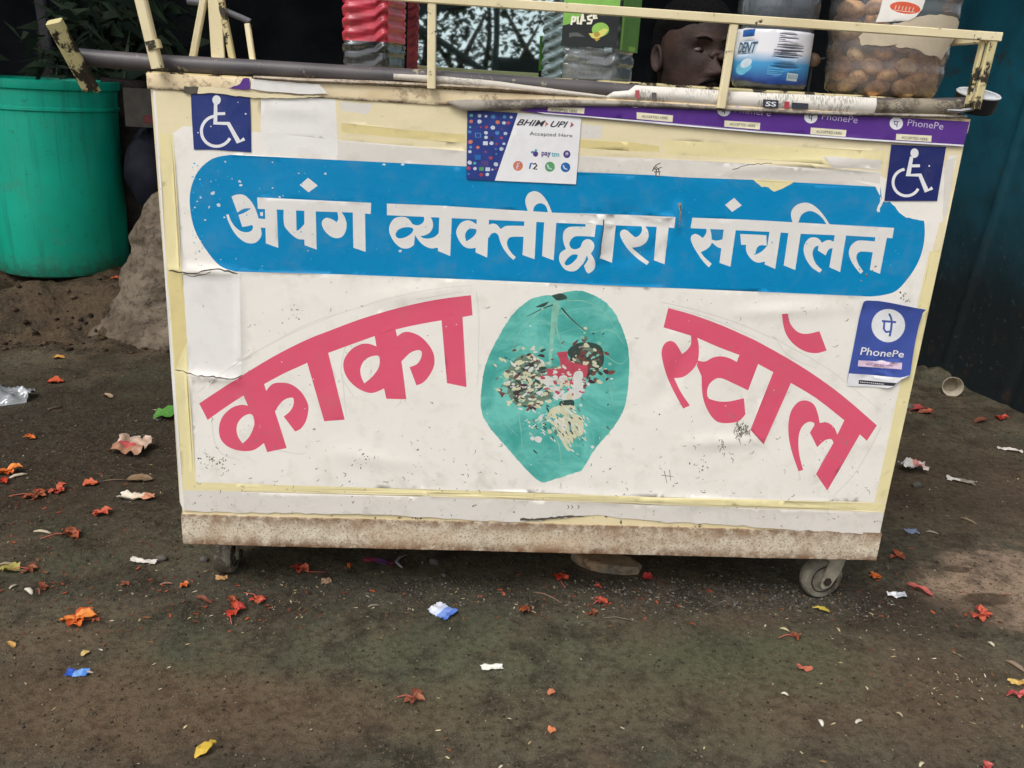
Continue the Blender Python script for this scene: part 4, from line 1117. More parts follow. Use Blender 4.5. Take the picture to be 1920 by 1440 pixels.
c = P(1127, 60, .105); c.z = ZC
jar = thing('ribbed_jar', 'square clear candy jar with a black and green label', 'jar', c, 0, 'candy jars on the counter')
rz = math.radians(-28)
M_frost = clear_plastic('frosted_clear_plastic', (.62, .66, .67), .14, .40, .22)
ribbed_jar(jar, .092, .092, .20, 9, [M_frost, M_frost], .3, .0020, rz, 0)
RZJ = Matrix.Rotation(rz, 3, 'Z')
pr = random.Random(5); b = MB()
for k in range(46):
    q = RZJ @ Vector((pr.uniform(-.028, .028), pr.uniform(-.028, .028), .008 + .034 * (k / 46) + pr.uniform(0, .006)))
    b.lathe([(.0004, -.005), (.006, -.004), (.0082, 0), (.006, .004), (.0004, .005)], 8, q, k % 2, tilt=Matrix.Rotation(pr.uniform(0, 3), 3, Vector((pr.uniform(-1, 1), pr.uniform(-1, 1), .3)).normalized()))
o = b.build('boiled_sweets', [plain('pale_green_candy', (150, 164, 112), .4, .3, 200), plain('grey_candy', (128, 136, 130), .4, .3, 200)], jar, True); o['kind'] = 'stuff'
b = MB(); b.lathe([(.001, .226), (.038, .226), (.041, .222), (.042, .202), (.040, .199), (.001, .199)], 40); auto_smooth(b.build('jar_lid', plain('dark_jar_lid', (28, 30, 30), .4), jar))
# its wrap-round label: front face and right face
RZ = Matrix.Rotation(rz, 3, 'Z')
def lab_front(px, py):                    # px 1062..1160 across the front, py 25..88 down
    u = (px - 1062) / 100.0 - .5; z = (P(1110, 88, .06).z - ZC) + (88 - py) / 63.0 * .0495
    return tuple(RZ @ Vector((u * .090, -.0490, z)))
def lab_side(px, py):
    u = (px - 1160) / 33.0 - .5; z = (P(1110, 92, .06).z - ZC) + (88 - py) / 63.0 * .0495
    return tuple(RZ @ Vector((.0490, u * .090, z)))
T5 = lambda x, y: (1040 + x * .13889, y * .13889)
LB = [plain('label_black', (34, 38, 40), .35, .15), plain('label_green', (128, 184, 82), .4, .15), plain('label_cream', (240, 236, 216), .4, .05), plain('label_lime', (150, 200, 90), .4, .1), plain('label_yellow', (226, 220, 120), .4, .1), plain('label_amber', (196, 160, 70), .4, .2), plain('label_grey', (104, 110, 108), .4), plain('label_deep_green', (100, 146, 70), .4, .1)]
ly = [([(1060, -40), (1162, -40), (1162, 88), (1060, 88)], 0), ([(1060, -40), (1162, -40), (1162, 18), (1100, 24), (1084, 42), (1076, 46), (1060, 50)], 1)]
for s in [[(260, 350), (268, 240)], [(262, 240), (310, 250), (300, 300), (268, 305)], [(340, 235), (345, 330), (385, 335), (395, 225)], [(400, 190), (415, 290), (450, 285)], [(530, 215), (470, 240), (480, 270), (530, 280), (520, 320), (465, 325)], [(600, 190), (545, 195), (555, 255), (600, 248)], [(550, 225), (590, 220)], [(600, 190), (650, 178), (680, 205)]]:
    ly.append(([T5(*p) for p in stroke(s, 26)], 2))
ly += [([T5(*p) for p in ell(650, 400, 112, 92, 20)], 3), ([T5(*p) for p in [(500, 455), (590, 450), (700, 380), (750, 400), (700, 480), (600, 530), (545, 510)]], 4), ([T5(*p) for p in ell(610, 465, 40, 36, 10)], 5), ([T5(*p) for p in [(570, 510), (660, 520), (610, 560)]], 5)]
for k in range(7): ly.append(([T5(*p) for p in stroke([(240, 480 + k * 9 - 20), (300, 470 + k * 7 - 15), (360 + k * 15, 450 + k * 8)], 6)], 6))
o = printed('front_label', ly, LB, lab_front, jar, step=8); tag(o, label='black label with a white word and a green lime')
ly = [([(1160, -40), (1193, -40), (1193, 88), (1160, 88)], 7), ([(1161, 20), (1164, 20), (1164, 86), (1161, 86)], 3), ([(1176, 78), (1188, 78), (1188, 86), (1176, 86)], 3)]
printed('side_label', ly, LB, lab_side, jar, step=8)

# ------------------------------------------------------------------ round jar with the blue and white label
c = P(1447, 110, .12); c.z = ZC
jr = .0595
jar = thing('round_jar', 'round clear jar with a white and blue mint label', 'jar', c, 0, 'candy jars on the counter')
b = MB(); b.lathe([(.001, .002), (jr - .008, .001), (jr - .001, .006), (jr - .0005, .020), (jr - .0015, .06), (jr, .093), (jr, .098), (jr + .004, .103), (jr + .005, .125), (jr + .004, .160), (jr - .004, .175), (jr - .012, .182)], 72)
auto_smooth(b.build('jar_body', M_clear, jar), 60)
b = MB(); b.lathe([(.001, .205), (jr - .012, .205), (jr - .008, .200), (jr - .008, .180), (jr - .012, .178)], 48); auto_smooth(b.build('jar_lid', plain('pale_jar_lid', (150, 156, 166), .4), jar))
b = MB(); b.lathe([(.001, .004), (jr - .006, .005), (jr - .005, .10), (jr - .006, .15), (.001, .158)], 48)
o = b.build('mint_packets', plain('grey_white_mints', (140, 148, 162), .5, .5, 55, bump=.004), jar)
zt = P(1447, 52, .06).z - ZC; zb = P(1447, 158, .06).z - ZC
ang0 = math.atan2(CAM[1] - c.y, CAM[0] - c.x)
def lab_round(px, py):
    u = max(-1.35, min(1.35, (px - 1449) / 66.0)); a = ang0 + u * 1.12
    z = zt + (py - 52) / 106.0 * (zb - zt)
    return ((jr + .0012) * math.cos(a), (jr + .0012) * math.sin(a), z)
T8 = lambda x, y: (1360 + x * .13889, y * .13889)
m, t = new_mat('mint_label', .35, .5)           # white above, running into deep blue below: that is how it is printed
sep = t.add('ShaderNodeSeparateXYZ'); t.l.new(t.tc.outputs['Object'], sep.inputs[0])
zz = t.math('ADD', sep.outputs['Z'], t.math('MULTIPLY', t.noise(22, 3), .012))
cc = t.mix(t.ramp(zz, zb + .055, zb + .038), srgb(236, 236, 242), srgb(64, 152, 208)); cc = t.mix(t.ramp(zz, zb + .036, zb + .012), cc, srgb(34, 66, 140)); t.color(cc); M_mint = m
LM = [M_mint, plain('mint_badge', (44, 96, 172), .4, .1), plain('mint_letter', (70, 92, 118), .4, .05), plain('mint_pale', (206, 222, 238), .4, .15), plain('mint_print', (120, 116, 142), .45, .1), plain('mint_aqua', (110, 190, 226), .4, .2), plain('mint_code', (188, 204, 206), .5, .1)]
ly = [([(1362, 52), (1400, 52), (1450, 54), (1535, 56), (1535, 158), (1450, 158), (1362, 155)], 0),
      ([T8(*p) for p in [(232, 405), (415, 390), (410, 485), (232, 500)]], 1), ([T8(*p) for p in [(180, 560), (478, 545), (440, 725), (150, 742)]], 3)]
for k, (y, x0, x1) in enumerate([(438, 690, 890), (462, 690, 760), (490, 690, 920), (512, 690, 760), (540, 690, 850), (585, 680, 1010), (612, 680, 1010), (655, 650, 1020), (688, 650, 920), (718, 650, 1010), (745, 640, 960)]):
    ly.append(([T8(*p) for p in [(x0, y), (x1, y + 4), (x1, y + 16), (x0, y + 12)]], 4))
for k, (y, x0, x1) in enumerate([(850, 640, 980), (880, 620, 1000), (910, 610, 740), (940, 610, 800), (965, 610, 780), (990, 610, 770)]):
    ly.append(([T8(*p) for p in [(x0, y), (x1, y + 4), (x1, y + 14), (x0, y + 10)]], 5))
ly += [([T8(*p) for p in [(838, 965), (985, 975), (975, 1080), (835, 1072)]], 6)]
for k in range(8): ly.append(([T8(*p) for p in stroke([(855 + k * 16, 985), (853 + k * 16, 1050)], 6)], 2))
ly += [([T8(*p) for p in ell(300, 930, 130, 80, 18, -.3)], 5), ([T8(*p) for p in ell(340, 860, 90, 60, 14, -.5)], 3), ([T8(*p) for p in ell(290, 990, 70, 36, 14, 0)], 5)]
o = printed('jar_label', ly, LM, lab_round, jar, step=6)
def lab_round2(px, py):
    p = Vector(lab_round(px, py)); k = (jr + .0020) / (jr + .0012); return (p.x * k, p.y * k, p.z)
lettering('lettering', 'DENT', (T8(205, 575), T8(470, 560), T8(440, 710), T8(180, 722)), lab_round2, LM[2], jar, 0, 1, .02)

# ------------------------------------------------------------------ big biscuit jar
c = P(1660, 110, .13); c.z = ZC
R0, R1, HJ = .0905, .1015, .155
bj = thing('biscuit_jar', 'large clear plastic jar of round biscuits with torn paper label', 'jar', c)
v_prof = [(.001, .002), (R0 - .012, .001), (R0 - .002, .008), (R0, .02)] + [(R0 + (R1 - R0) * min(1, z / .15) + .0012 * math.sin(z * 210), z) for z in np.linspace(.03, HJ, 22)] + [(R1 - .004, HJ + .012), (R1 - .02, HJ + .03), (R1 - .024, HJ + .034)]
b = MB(); b.lathe(v_prof, 80); jb = b.build('jar_body', clear_plastic('jar_plastic', (.97, .97, .96), .10, .26, .17), bj); auto_smooth(jb, 60)
b = MB(); b.lathe([(.001, HJ + .055), (R1 - .026, HJ + .055), (R1 - .022, HJ + .05), (R1 - .022, HJ + .032), (R1 - .026, HJ + .03)], 48); auto_smooth(b.build('jar_lid', plain('amber_jar_lid', (190, 150, 90), .4), bj))
ang1 = math.atan2(CAM[1] - c.y, CAM[0] - c.x)
def lab_b(px, py, off=.0012):
    u = max(-1.2, min(1.2, (px - 1657) / 104.0)); a = ang1 + math.asin(max(-1, min(1, u * .98))) if abs(u) < 1 else ang1 + u * 1.4
    z = P(1657, py, .04).z - ZC
    rr = R0 + (R1 - R0) * max(0, min(1, z / .15)) + off
    return (rr * math.cos(a), rr * math.sin(a), z)
LP = [plain('torn_paper_label', (206, 192, 168), .7, .12), plain('white_paper_label', (240, 236, 230), .5, .06), plain('red_oval_logo', (224, 98, 70), .5, .1), plain('logo_cream', (246, 226, 206), .5), plain('label_brown_grey', (164, 150, 130), .7, .2)]  # the last grey-brown is a slot that no outline uses
T9 = lambda x, y: (1500 + x * .14583, y * .14583)
ly = [([T9(*p) for p in ragged([(800, 400), (860, 395), (1000, 390), (1100, 300), (1260, 240), (1340, 195), (1440, 150), (1600, 150), (1760, 155), (1830, 210), (1790, 420), (1750, 560), (1700, 740), (1640, 690), (1500, 660), (1430, 630), (1330, 605), (1150, 590), (1180, 560), (1050, 590), (900, 585), (790, 590), (740, 480)], 12, 40, 3)], 0)]
printed('paper_label', ly, LP, lab_b, bj, step=5)
ly = [([T9(*p) for p in [(960, -300), (1400, -300), (1360, 100), (1310, 200), (1250, 250), (1050, 275), (905, 285), (930, 160)]], 1), ([T9(*p) for p in ell(1185, 90, 160, 75, 22, .15)], 2)] + [([T9(*p) for p in stroke([(1090 + k * 36, 62 + k * 4), (1084 + k * 36, 112 + k * 4)], 9)], 3) for k in range(6)] + [([T9(*p) for p in stroke([(1070, 122), (1180, 136), (1290, 140)], 8)], 3)]
lb2 = printed('brand_label', ly, LP, lambda x, y: lab_b(x, y, .0022), bj, step=5)
MBk = []
for k, cc in enumerate([(248, 206, 154), (240, 190, 136), (252, 220, 172), (222, 174, 128)]):
    m, t = new_mat('baked_biscuit', .7, .3)
    t.color(t.mix(t.ramp(t.noise(70, 6, .7), .42, .62), srgb(*cc), srgb(int(cc[0] * .78), int(cc[1] * .66), int(cc[2] * .55)))); t.bump(t.noise(140, 5), .0012)
    MBk.append(m)
bm_ = MB(); bm_.lathe([(.0004, -.0105), (.010, -.0100), (.0170, -.0070), (.0205, 0), (.0180, .0080), (.0110, .0130), (.0004, .0145)], 18)
bis = bm_.build('biscuit', MBk[0], None, True); meB = [bis.data] + [bis.data.copy() for _ in range(3)]
for k in range(1, 4): meB[k].materials[0] = MBk[k]
pr = random.Random(11); cnt = 0
def sub3(z): return R0 + (R1 - R0) * z / .15 - .024
lay = 0
for z in np.arange(.013, .135, .0165):
    rr = sub3(z); nn = 9; lim = 1.0
    for ring, (rad_, num) in enumerate([(rr, 9), (rr * .45, 4)]):
        for k in range(num):
            a = 2 * math.pi * (k + .37 * lay + pr.uniform(-.12, .12)) / num
            x, y = rad_ * math.cos(a), rad_ * math.sin(a)
            if z > .075 and (x > .0 or pr.random() < .25): continue     # heaped up to the left
            o = bis if cnt == 0 else bis.copy()
            if cnt: COL.objects.link(o)
            o.data = meB[pr.randrange(4)]
            o.location = (c.x + x, c.y + y, ZC + z + pr.uniform(-.003, .003))
            o.rotation_euler = (pr.uniform(-.45, .45), pr.uniform(-.45, .45), pr.uniform(0, 3))
            s_ = pr.uniform(.82, 1.08); o.scale = (s_, s_, s_)
            tag(o, 'round golden brown biscuit piled inside the large clear jar', 'biscuit', 'biscuits in the large jar'); cnt += 1
    lay += 1
# brown crumbly mass that fills the middle right of the jar
v = []; fcs = []
b = MB(); b.lathe([(.001, .010), (R0 - .03, .012), (R0 - .016, .05), (R0 - .014, .085), (R0 - .03, .103), (.001, .110)], 40)
o = b.build('biscuit_crumbs', plain('dark_biscuit_crumbs', (176, 138, 106), .8, .5, 45, bump=.006), bj, True)
# small round-headed object on a stick between the jars
c = P(1524, 113, .16)
rt = thing('lollipop', 'small brown lollipop standing between the two round jars', 'lollipop', (c.x, c.y, ZC))
b = MB(); b.lathe([(.0004, -.011), (.008, -.009), (.0125, -.002), (.012, .004), (.007, .010), (.0004, .012)], 20, (0, 0, c.z - ZC)); auto_smooth(b.build('candy_head', plain('brown_candy', (146, 120, 100), .5, .3, 90), rt))
b = MB(); b.tube([(.0, 0, 0.0), (.0, 0, c.z - ZC - .008)], .0022, 8); b.tube([(.010, -.002, c.z - ZC + .002), (.020, -.002, c.z - ZC + .004)], .002, 6); b.build('stick', plain('grey_stick', (70, 74, 78), .5), rt)

# ------------------------------------------------------------------ dark mirror-glass of the show case
TILT = math.radians(8)
gp0, gp1 = P(764, 60, .31), P(1150, 60, .31)
m, t = new_mat('green_mirror_glass', .02, .5)
t.bsdf.inputs['Metallic'].default_value = 1; t.bsdf.inputs['Base Color'].default_value = (.60, .73, .71, 1)
t.bump(t.noise(3, 2), .0006)
case = thing('display_glass', 'dark green reflecting glass pane standing behind the candy jars', 'glass pane', ((gp0.x + gp1.x) / 2, .30, ZC))
hw = (gp1.x - gp0.x) / 2
def tilted(mb):
    T_ = Matrix.Rotation(-TILT, 3, 'X'); mb.v = [tuple(T_ @ Vector(q)) for q in mb.v]; return mb
b = MB(); b.box(-hw, hw, .0, .006, .0, .30); tilted(b).build('pane', m, case)
b = MB(); b.box(-hw, hw, .0065, .02, .0, .30); tilted(b).build('backing_board', plain('dark_backing', (24, 28, 28), .8), case)
b = MB(); b.box(-hw - .01, hw + .01, -.002, .022, .3005, .325, c=.002); tilted(b).build('top_frame', M_tube, case)

# ------------------------------------------------------------------ ground
def sst(x, a, b):
    t = np.clip((x - a) / (b - a), 0, 1); return t * t * (3 - 2 * t)
def hgt(x, y):
    x = np.asarray(x, float); y = np.asarray(y, float)
    edge = 1.50 + .10 * fbm(x * 2.2, y * .3 + 2, 3)
    led = sst(y, edge, edge + .20) * sst(-x, .10, .42) * (.135 + .03 * fbm(x * 4, y * 4, 2))
    led = led + sst(y, edge - .35, edge) * sst(-x, .1, .5) * .02
    z = led + .012 * fbm(x * 2.3 + 3, y * 2.1, 3) * sst(np.abs(y - .06) + np.maximum(0, np.abs(x - .6) - .9), 0.05, .5)
    z = z + .0016 * fbm(x * 26, y * 26, 4) + .0008 * fbm(x * 110, y * 110, 2)
    z = z + sst(y, 1.30, 1.55) * (.050 * fbm(x * 6 + 1, y * 6, 4) + .024 * fbm(x * 19, y * 19, 3))
    # shallow dips at the lower right and a bare sandy hump
    z = z - .006 * np.exp(-(((x - 1.45) / .07) ** 2 + ((y - .10) / .05) ** 2)) - .006 * np.exp(-(((x - 1.42) / .06) ** 2 + ((y + .04) / .04) ** 2))
    z = z + .007 * np.exp(-(((x - 1.66) / .20) ** 2 + ((y + .0) / .18) ** 2))
    return z
def axis_(a, b, st, far):
    mid = np.arange(a, b, st); out = []; d = st; p = b
    while p < far: out.append(p); d *= 1.35; p += d
    lo = []; d = st; p = a - st
    while p > -far: lo.append(p); d *= 1.35; p -= d
    return np.array(lo[::-1] + list(mid) + out)
gx = axis_(-1.7, 2.7, .009, 90.0); gy = axis_(-.62, 2.0, .009, 90.0)
X, Y = np.meshgrid(gx, gy, indexing='ij'); Z = hgt(X, Y)
far = np.clip((np.hypot(X - .5, Y - .5) - 3) / 3, 0, 1); Z = Z * (1 - far)
nx_, ny_ = X.shape
co = np.stack([X, Y, Z], -1).reshape(-1, 3).astype(np.float32)
ii = (np.arange(nx_ - 1)[:, None] * ny_ + np.arange(ny_ - 1)[None, :]).ravel()
qd = np.stack([ii, ii + ny_, ii + ny_ + 1, ii + 1], -1).astype(np.int32)
me = bpy.data.meshes.new('ground')
me.vertices.add(len(co)); me.vertices.foreach_set('co', co.ravel())
me.loops.add(qd.size); me.loops.foreach_set('vertex_index', qd.ravel())
me.polygons.add(len(qd)); me.polygons.foreach_set('loop_start', np.arange(0, qd.size, 4, dtype=np.int32))
me.polygons.foreach_set('use_smooth', np.ones(len(qd), bool))
me.update(calc_edges=True)
m, t = new_mat('packed_dirt', .9, .18)
pos = t.tc.outputs['Object']
def blob(cx, cy, rx, ry):
    mp = t.add('ShaderNodeMapping'); mp.vector_type = 'POINT'
    mp.inputs['Location'].default_value = (-cx / rx, -cy / ry, 0); mp.inputs['Scale'].default_value = (1 / rx, 1 / ry, 0)
    t.l.new(pos, mp.inputs['Vector'])
    ln = t.add('ShaderNodeVectorMath', operation='LENGTH'); t.l.new(mp.outputs[0], ln.inputs[0])
    return t.math('ADD', ln.outputs['Value'], t.math('MULTIPLY', t.math('SUBTRACT', t.noise(7, 5, .6), .5), 1.5))
n_big = t.noise(1.7, 4, .55); n_mid = t.noise(6.5, 6, .6); n_grain = t.noise(85, 8, .72); n_fine = t.noise(420, 4, .7)
c = t.mix(t.ramp(n_big, .40, .60), srgb(106, 102, 84), srgb(110, 96, 78))
c = t.mix(t.ramp(n_mid, .42, .66, 0, .8), c, srgb(72, 65, 54))
c = t.mix(t.ramp(t.noise(3.1, 3), .52, .66, 0, .6), c, srgb(84, 92, 72))
q = G(1900, 1100); c = t.mix(t.ramp(blob(q.x + .04, q.y - .01, .22, .17), 1.2, .85, 0, .9), c, srgb(184, 158, 134))
q = G(1850, 1125); c = t.mix(t.ramp(blob(q.x, q.y, .05, .022), 1.1, .8, 0, .8), c, srgb(88, 70, 54))
q = G(1790, 1068); c = t.mix(t.ramp(blob(q.x, q.y, .035, .018), 1.1, .8, 0, .8), c, srgb(88, 70, 54))
q = G(1000, 1260); c = t.mix(t.ramp(blob(q.x, q.y, .55, .16), 1.3, .5, 0, .6), c, srgb(98, 103, 80))
q = G(700, 1330); c = t.mix(t.ramp(blob(q.x, q.y, .45, .07), 1.3, .5, 0, .5), c, srgb(112, 96, 76))
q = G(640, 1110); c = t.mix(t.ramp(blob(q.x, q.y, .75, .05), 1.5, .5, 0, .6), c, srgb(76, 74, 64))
c = t.mix(t.ramp(blob(-.9, 1.75, .9, .40), 1.1, .7, 0, .75), c, srgb(94, 76, 58))
c = t.mix(t.ramp(t.noise(9, 6, .7), .50, .60, 0, .6), c, srgb(44, 37, 30))
q = G(1700, 1150); c = t.mix(t.ramp(blob(q.x, q.y, .22, .10), 1.1, .5, 0, .6), c, srgb(58, 43, 33))
c = t.mix(t.ramp(blob(-.45, .75, .7, .55), 1.25, .5, 0, .8), c, srgb(60, 50, 41))
q = G(250, 1330); c = t.mix(t.ramp(blob(q.x, q.y, .40, .10), 1.3, .5, 0, .55), c, srgb(122, 98, 76))
q = G(1650, 1300); c = t.mix(t.ramp(blob(q.x, q.y, .40, .15), 1.3, .5, 0, .6), c, srgb(116, 96, 76))
q = G(1800, 900); c = t.mix(t.ramp(blob(q.x, q.y, .40, .30), 1.3, .5, 0, .6), c, srgb(100, 80, 64))
q = G(1420, 1240); c = t.mix(t.ramp(blob(q.x, q.y, .22, .08), 1.3, .5, 0, .55), c, srgb(90, 98, 72))
q = G(60, 1200); c = t.mix(t.ramp(blob(q.x, q.y, .16, .05), 1.3, .5, 0, .6), c, srgb(122, 104, 84))
c = t.mix(t.ramp(n_grain, .49, .60, 0, .75), c, t.mix(1.0, c, (.42, .40, .38, 1), 'MULTIPLY'))
c = t.mix(t.ramp(t.noise(30, 7, .75), .50, .62, 0, .6), c, t.mix(1.0, c, (.50, .48, .44, 1), 'MULTIPLY'))
c = t.mix(t.ramp(t.noise(170, 6, .75), .55, .62, 0, .6), c, srgb(134, 124, 104))
c = t.mix(t.ramp(n_grain, .44, .34, 0, .5), c, srgb(116, 105, 88))
c = t.mix(t.ramp(n_fine, .58, .70, 0, .55), c, srgb(136, 124, 104))
c = t.mix(t.ramp(n_fine, .44, .32, 0, .6), c, srgb(36, 31, 27))
t.color(c)
t.bump(t.math('ADD', t.math('MULTIPLY', n_grain, 1.0), t.math('MULTIPLY', n_fine, .45)), .0075, .95)
t.l.new(t.ramp(n_mid, .35, .6, .95, .62), t.bsdf.inputs['Roughness'])
me.materials.append(m)
ground = bpy.data.objects.new('ground', me); COL.objects.link(ground); ground['kind'] = 'structure'

def scatter(name, n, sampler, smin, smax, mats, flat=.5, seed=1, chip=False, stretch=2.2):
    r = np.random.default_rng(seed); p = sampler(r, n); z = hgt(p[:, 0], p[:, 1])
    s = smin * (smax / smin) ** (r.random(n) ** 1.8); a = r.random(n) * 6.283
    if chip:
        base = np.array([[-1, 0, .1], [-.3, -.35, .18], [.8, -.2, .05], [1, .1, .25], [.1, .38, .2]]); base[:, 0] *= stretch / 2; tri = [(0, 1, 4), (1, 2, 4), (2, 3, 4)]
    else:
        base = np.array([[1, 0, 0], [.2, 1, .1], [-1, .2, 0], [-.1, -.9, -.1], [.1, .1, .9], [0, 0, -.6]]); tri = [(0, 1, 4), (1, 2, 4), (2, 3, 4), (3, 0, 4), (1, 0, 5), (2, 1, 5), (3, 2, 5), (0, 3, 5)]
    k = len(base); V_ = np.repeat(base[None], n, 0) * (1 + r.uniform(-.25, .25, (n, k, 3)))
    if chip: V_[:, :, 2] += r.normal(0, .35, (n, 1)) * V_[:, :, 0] * .4
    V_ = V_ * s[:, None, None]; V_[:, :, 2] *= flat if not chip else .8
    ca, sa = np.cos(a)[:, None], np.sin(a)[:, None]
    x = V_[:, :, 0] * ca - V_[:, :, 1] * sa; y = V_[:, :, 0] * sa + V_[:, :, 1] * ca
    V_ = np.stack([x + p[:, :1], y + p[:, 1:2], V_[:, :, 2] + z[:, None] + s[:, None] * (.25 if not chip else .3)], -1).reshape(-1, 3).astype(np.float32)
    T_ = (np.array(tri)[None] + (np.arange(n) * k)[:, None, None]).reshape(-1, 3).astype(np.int32)
    me = bpy.data.meshes.new(name); me.vertices.add(len(V_)); me.vertices.foreach_set('co', V_.ravel())
    me.loops.add(T_.size); me.loops.foreach_set('vertex_index', T_.ravel()); me.polygons.add(len(T_)); me.polygons.foreach_set('loop_start', np.arange(0, T_.size, 3, dtype=np.int32))
    for q in mats: me.materials.append(q)
    me.polygons.foreach_set('material_index', np.repeat(r.integers(0, len(mats), n), len(tri)).astype(np.int32)); me.update(calc_edges=True)
    o = bpy.data.objects.new(name, me); COL.objects.link(o); o['kind'] = 'stuff'; return o
def px_sampler(cl):
    """points on the ground gathered round places (px, py, spread x, spread y, weight)"""
    w = np.array([c[4] for c in cl], float); w /= w.sum()
    def f(r, n):
        k = r.choice(len(cl), n, p=w); out = np.zeros((n, 2)); ca = np.array([[*G(c[0], c[1])[:2], c[2], c[3]] for c in cl])
        out[:, 0] = ca[k, 0] + r.normal(0, 1, n) * ca[k, 2]; out[:, 1] = ca[k, 1] + r.normal(0, 1, n) * ca[k, 3]; return out
    return f
def wide(r, n):
    y = -.50 + 2.3 * r.random(n) ** 1.3; x = r.uniform(-1.0, 2.2, n); return np.stack([x, y], 1)
Dm = [plain('grit_%d' % i, c, .95, .3, 300, .1) for i, c in enumerate([(78, 68, 57), (100, 92, 79), (64, 56, 47), (126, 116, 99), (90, 82, 66)])]
Cm = [plain('husk_%d' % i, c, .8, .2, 200, .2) for i, c in enumerate([(206, 190, 148), (180, 160, 120), (140, 110, 80), (216, 206, 180), (120, 90, 66), (150, 90, 60)])]
Gm = [plain('gravel_%d' % i, c, .95, .2, 300, .1) for i, c in enumerate([(100, 96, 90), (80, 76, 72), (122, 118, 110), (66, 62, 58)])]
scatter('grit', 42000, wide, .0007, .0034, Dm, .6, 21)
scatter('dry_husks', 2300, lambda r, n: np.concatenate([wide(r, n * 6 // 10), px_sampler([(1620, 1180, .10, .07, 2), (1830, 1290, .07, .05, 2), (430, 1110, .16, .06, 2), (640, 1130, .25, .04, 2), (120, 1180, .15, .08, 1), (1000, 1130, .3, .05, 2), (1300, 1130, .2, .05, 2), (1780, 900, .25, .2, 1.5), (150, 930, .3, .2, 2)])(r, n - n * 6 // 10)]), .0012, .0052, Cm, .3, 22, True)
scatter('gravel', 2800, px_sampler([(1250, 1105, .14, .03, 3), (1400, 1120, .12, .035, 4), (950, 1110, .2, .03, 1.6), (1540, 1130, .08, .03, 2), (700, 1110, .2, .03, 1), (1150, 1130, .2, .04, 1.5)]), .0010, .0046, Gm, .7, 23)
scatter('gravel', 4200, lambda r, n: np.stack([r.uniform(-1.5, 2.3, n), r.uniform(.1, 1.7, n)], 1), .0010, .0050, Dm + Gm[:2], .7, 24)

Fm = [plain('petal_bit_%d' % i, c, .8, .3, 200, .2) for i, c in enumerate([(150, 76, 50), (176, 84, 54), (120, 64, 46), (134, 92, 62), (196, 96, 60)])]
scatter('petal_bits', 520, px_sampler([(70, 930, .10, .06, 3), (130, 1000, .12, .07, 2), (60, 1090, .10, .06, 2), (330, 1110, .12, .04, 2), (430, 1140, .10, .04, 2), (170, 1170, .1, .04, 1), (1130, 1130, .12, .03, 2), (1680, 1090, .10, .06, 1.5), (1850, 800, .15, .12, 2), (1800, 1180, .1, .07, 1), (200, 760, .3, .25, 1)]), .002, .0075, Fm, .3, 61, True, 2.0)

scatter('dirt_clods', 420, lambda r, n: np.stack([r.uniform(-1.4, -.1, n), 1.38 + np.abs(r.normal(0, .22, n)), ], 1), .003, .018, [plain('clod_%d' % i, c, .95, .3, 60, .1, bump=.002) for i, c in enumerate([(84, 68, 54), (62, 51, 42), (104, 88, 72), (48, 41, 35)])], .7, 71)

# ------------------------------------------------------------------ shop behind: walls coloured dark for shade, added roof, posts
def wallmat(name, c, c2, sc=2.5, bump=.004):
    m, t = new_mat(name, .9, .15); n = t.noise(sc, 6, .6)
    t.color(t.mix(t.ramp(n, .4, .62), srgb(*c), srgb(*c2))); t.bump(t.noise(sc * 12, 5), bump); return m
b = MB(); b.box(-5.0, 3.4, 3.6, 3.7, -.05, 2.60); o = b.build('shop_back_wall', wallmat('shade_dark_wall', (40, 44, 48), (22, 26, 30))); tag(o, 'back wall of the shop coloured dark for the shade under the roof', 'wall')  # near-black colour carries the shade of the shop interior
b = MB(); b.box(-5.1, -5.0, .8, 3.7, -.05, 2.60); o = b.build('shop_side_wall', wallmat('shade_dark_side', (38, 40, 44), (22, 24, 28))); tag(o, 'dark side wall closing the shop far to the left', 'wall')  # same shade put into its colour as on the back wall
# corrugated roof sheet, unseen, added to keep the sky off the shop
v = []; nn_ = 300
for i in range(nn_ + 1):
    x = -5.2 + 9.0 * i / nn_; z = 2.42 + .012 * math.sin(i * .9)
    for (y, dz) in ((.62, 0), (3.9, .25)): v += [(x, y, z + dz), (x, y, z + dz + .004)]
f = []
for i in range(nn_):
    a = i * 4; c_ = a + 4
    f += [(a, c_, c_ + 2, a + 2), (a + 1, a + 3, c_ + 3, c_ + 1), (a, a + 1, c_ + 1, c_), (a + 2, c_ + 2, c_ + 3, a + 3)]
o = mesh_obj('added_roof', v, f, wallmat('rusty_roof_sheet', (62, 48, 40), (40, 34, 32), 5), smooth=True); tag(o, 'unseen corrugated roof sheet added to block the sky over the shop', 'roof')
# teal sheet wall on the right
m, t = new_mat('teal_painted_sheet', .55, .35)
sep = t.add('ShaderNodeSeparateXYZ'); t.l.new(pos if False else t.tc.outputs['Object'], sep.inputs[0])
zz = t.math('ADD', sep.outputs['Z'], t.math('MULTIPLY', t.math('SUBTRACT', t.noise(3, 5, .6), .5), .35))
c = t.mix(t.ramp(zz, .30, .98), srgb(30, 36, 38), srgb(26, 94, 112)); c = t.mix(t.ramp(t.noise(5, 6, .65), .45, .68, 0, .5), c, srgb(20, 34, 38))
c = t.mix(t.ramp(t.noise(60, 4), .62, .70, 0, .5), c, srgb(74, 84, 84)); c = t.mix(t.ramp(t.noise(9, 8, .75), .58, .64, 0, .6), c, srgb(66, 48, 38)); t.color(c); t.bump(t.noise(4, 5), .012)
wa, wb_ = G(1742, 692), G(1925, 775)
d_ = (wb_ - wa).normalized(); w0 = wa - d_ * .75; w1 = wb_ + d_ * .12
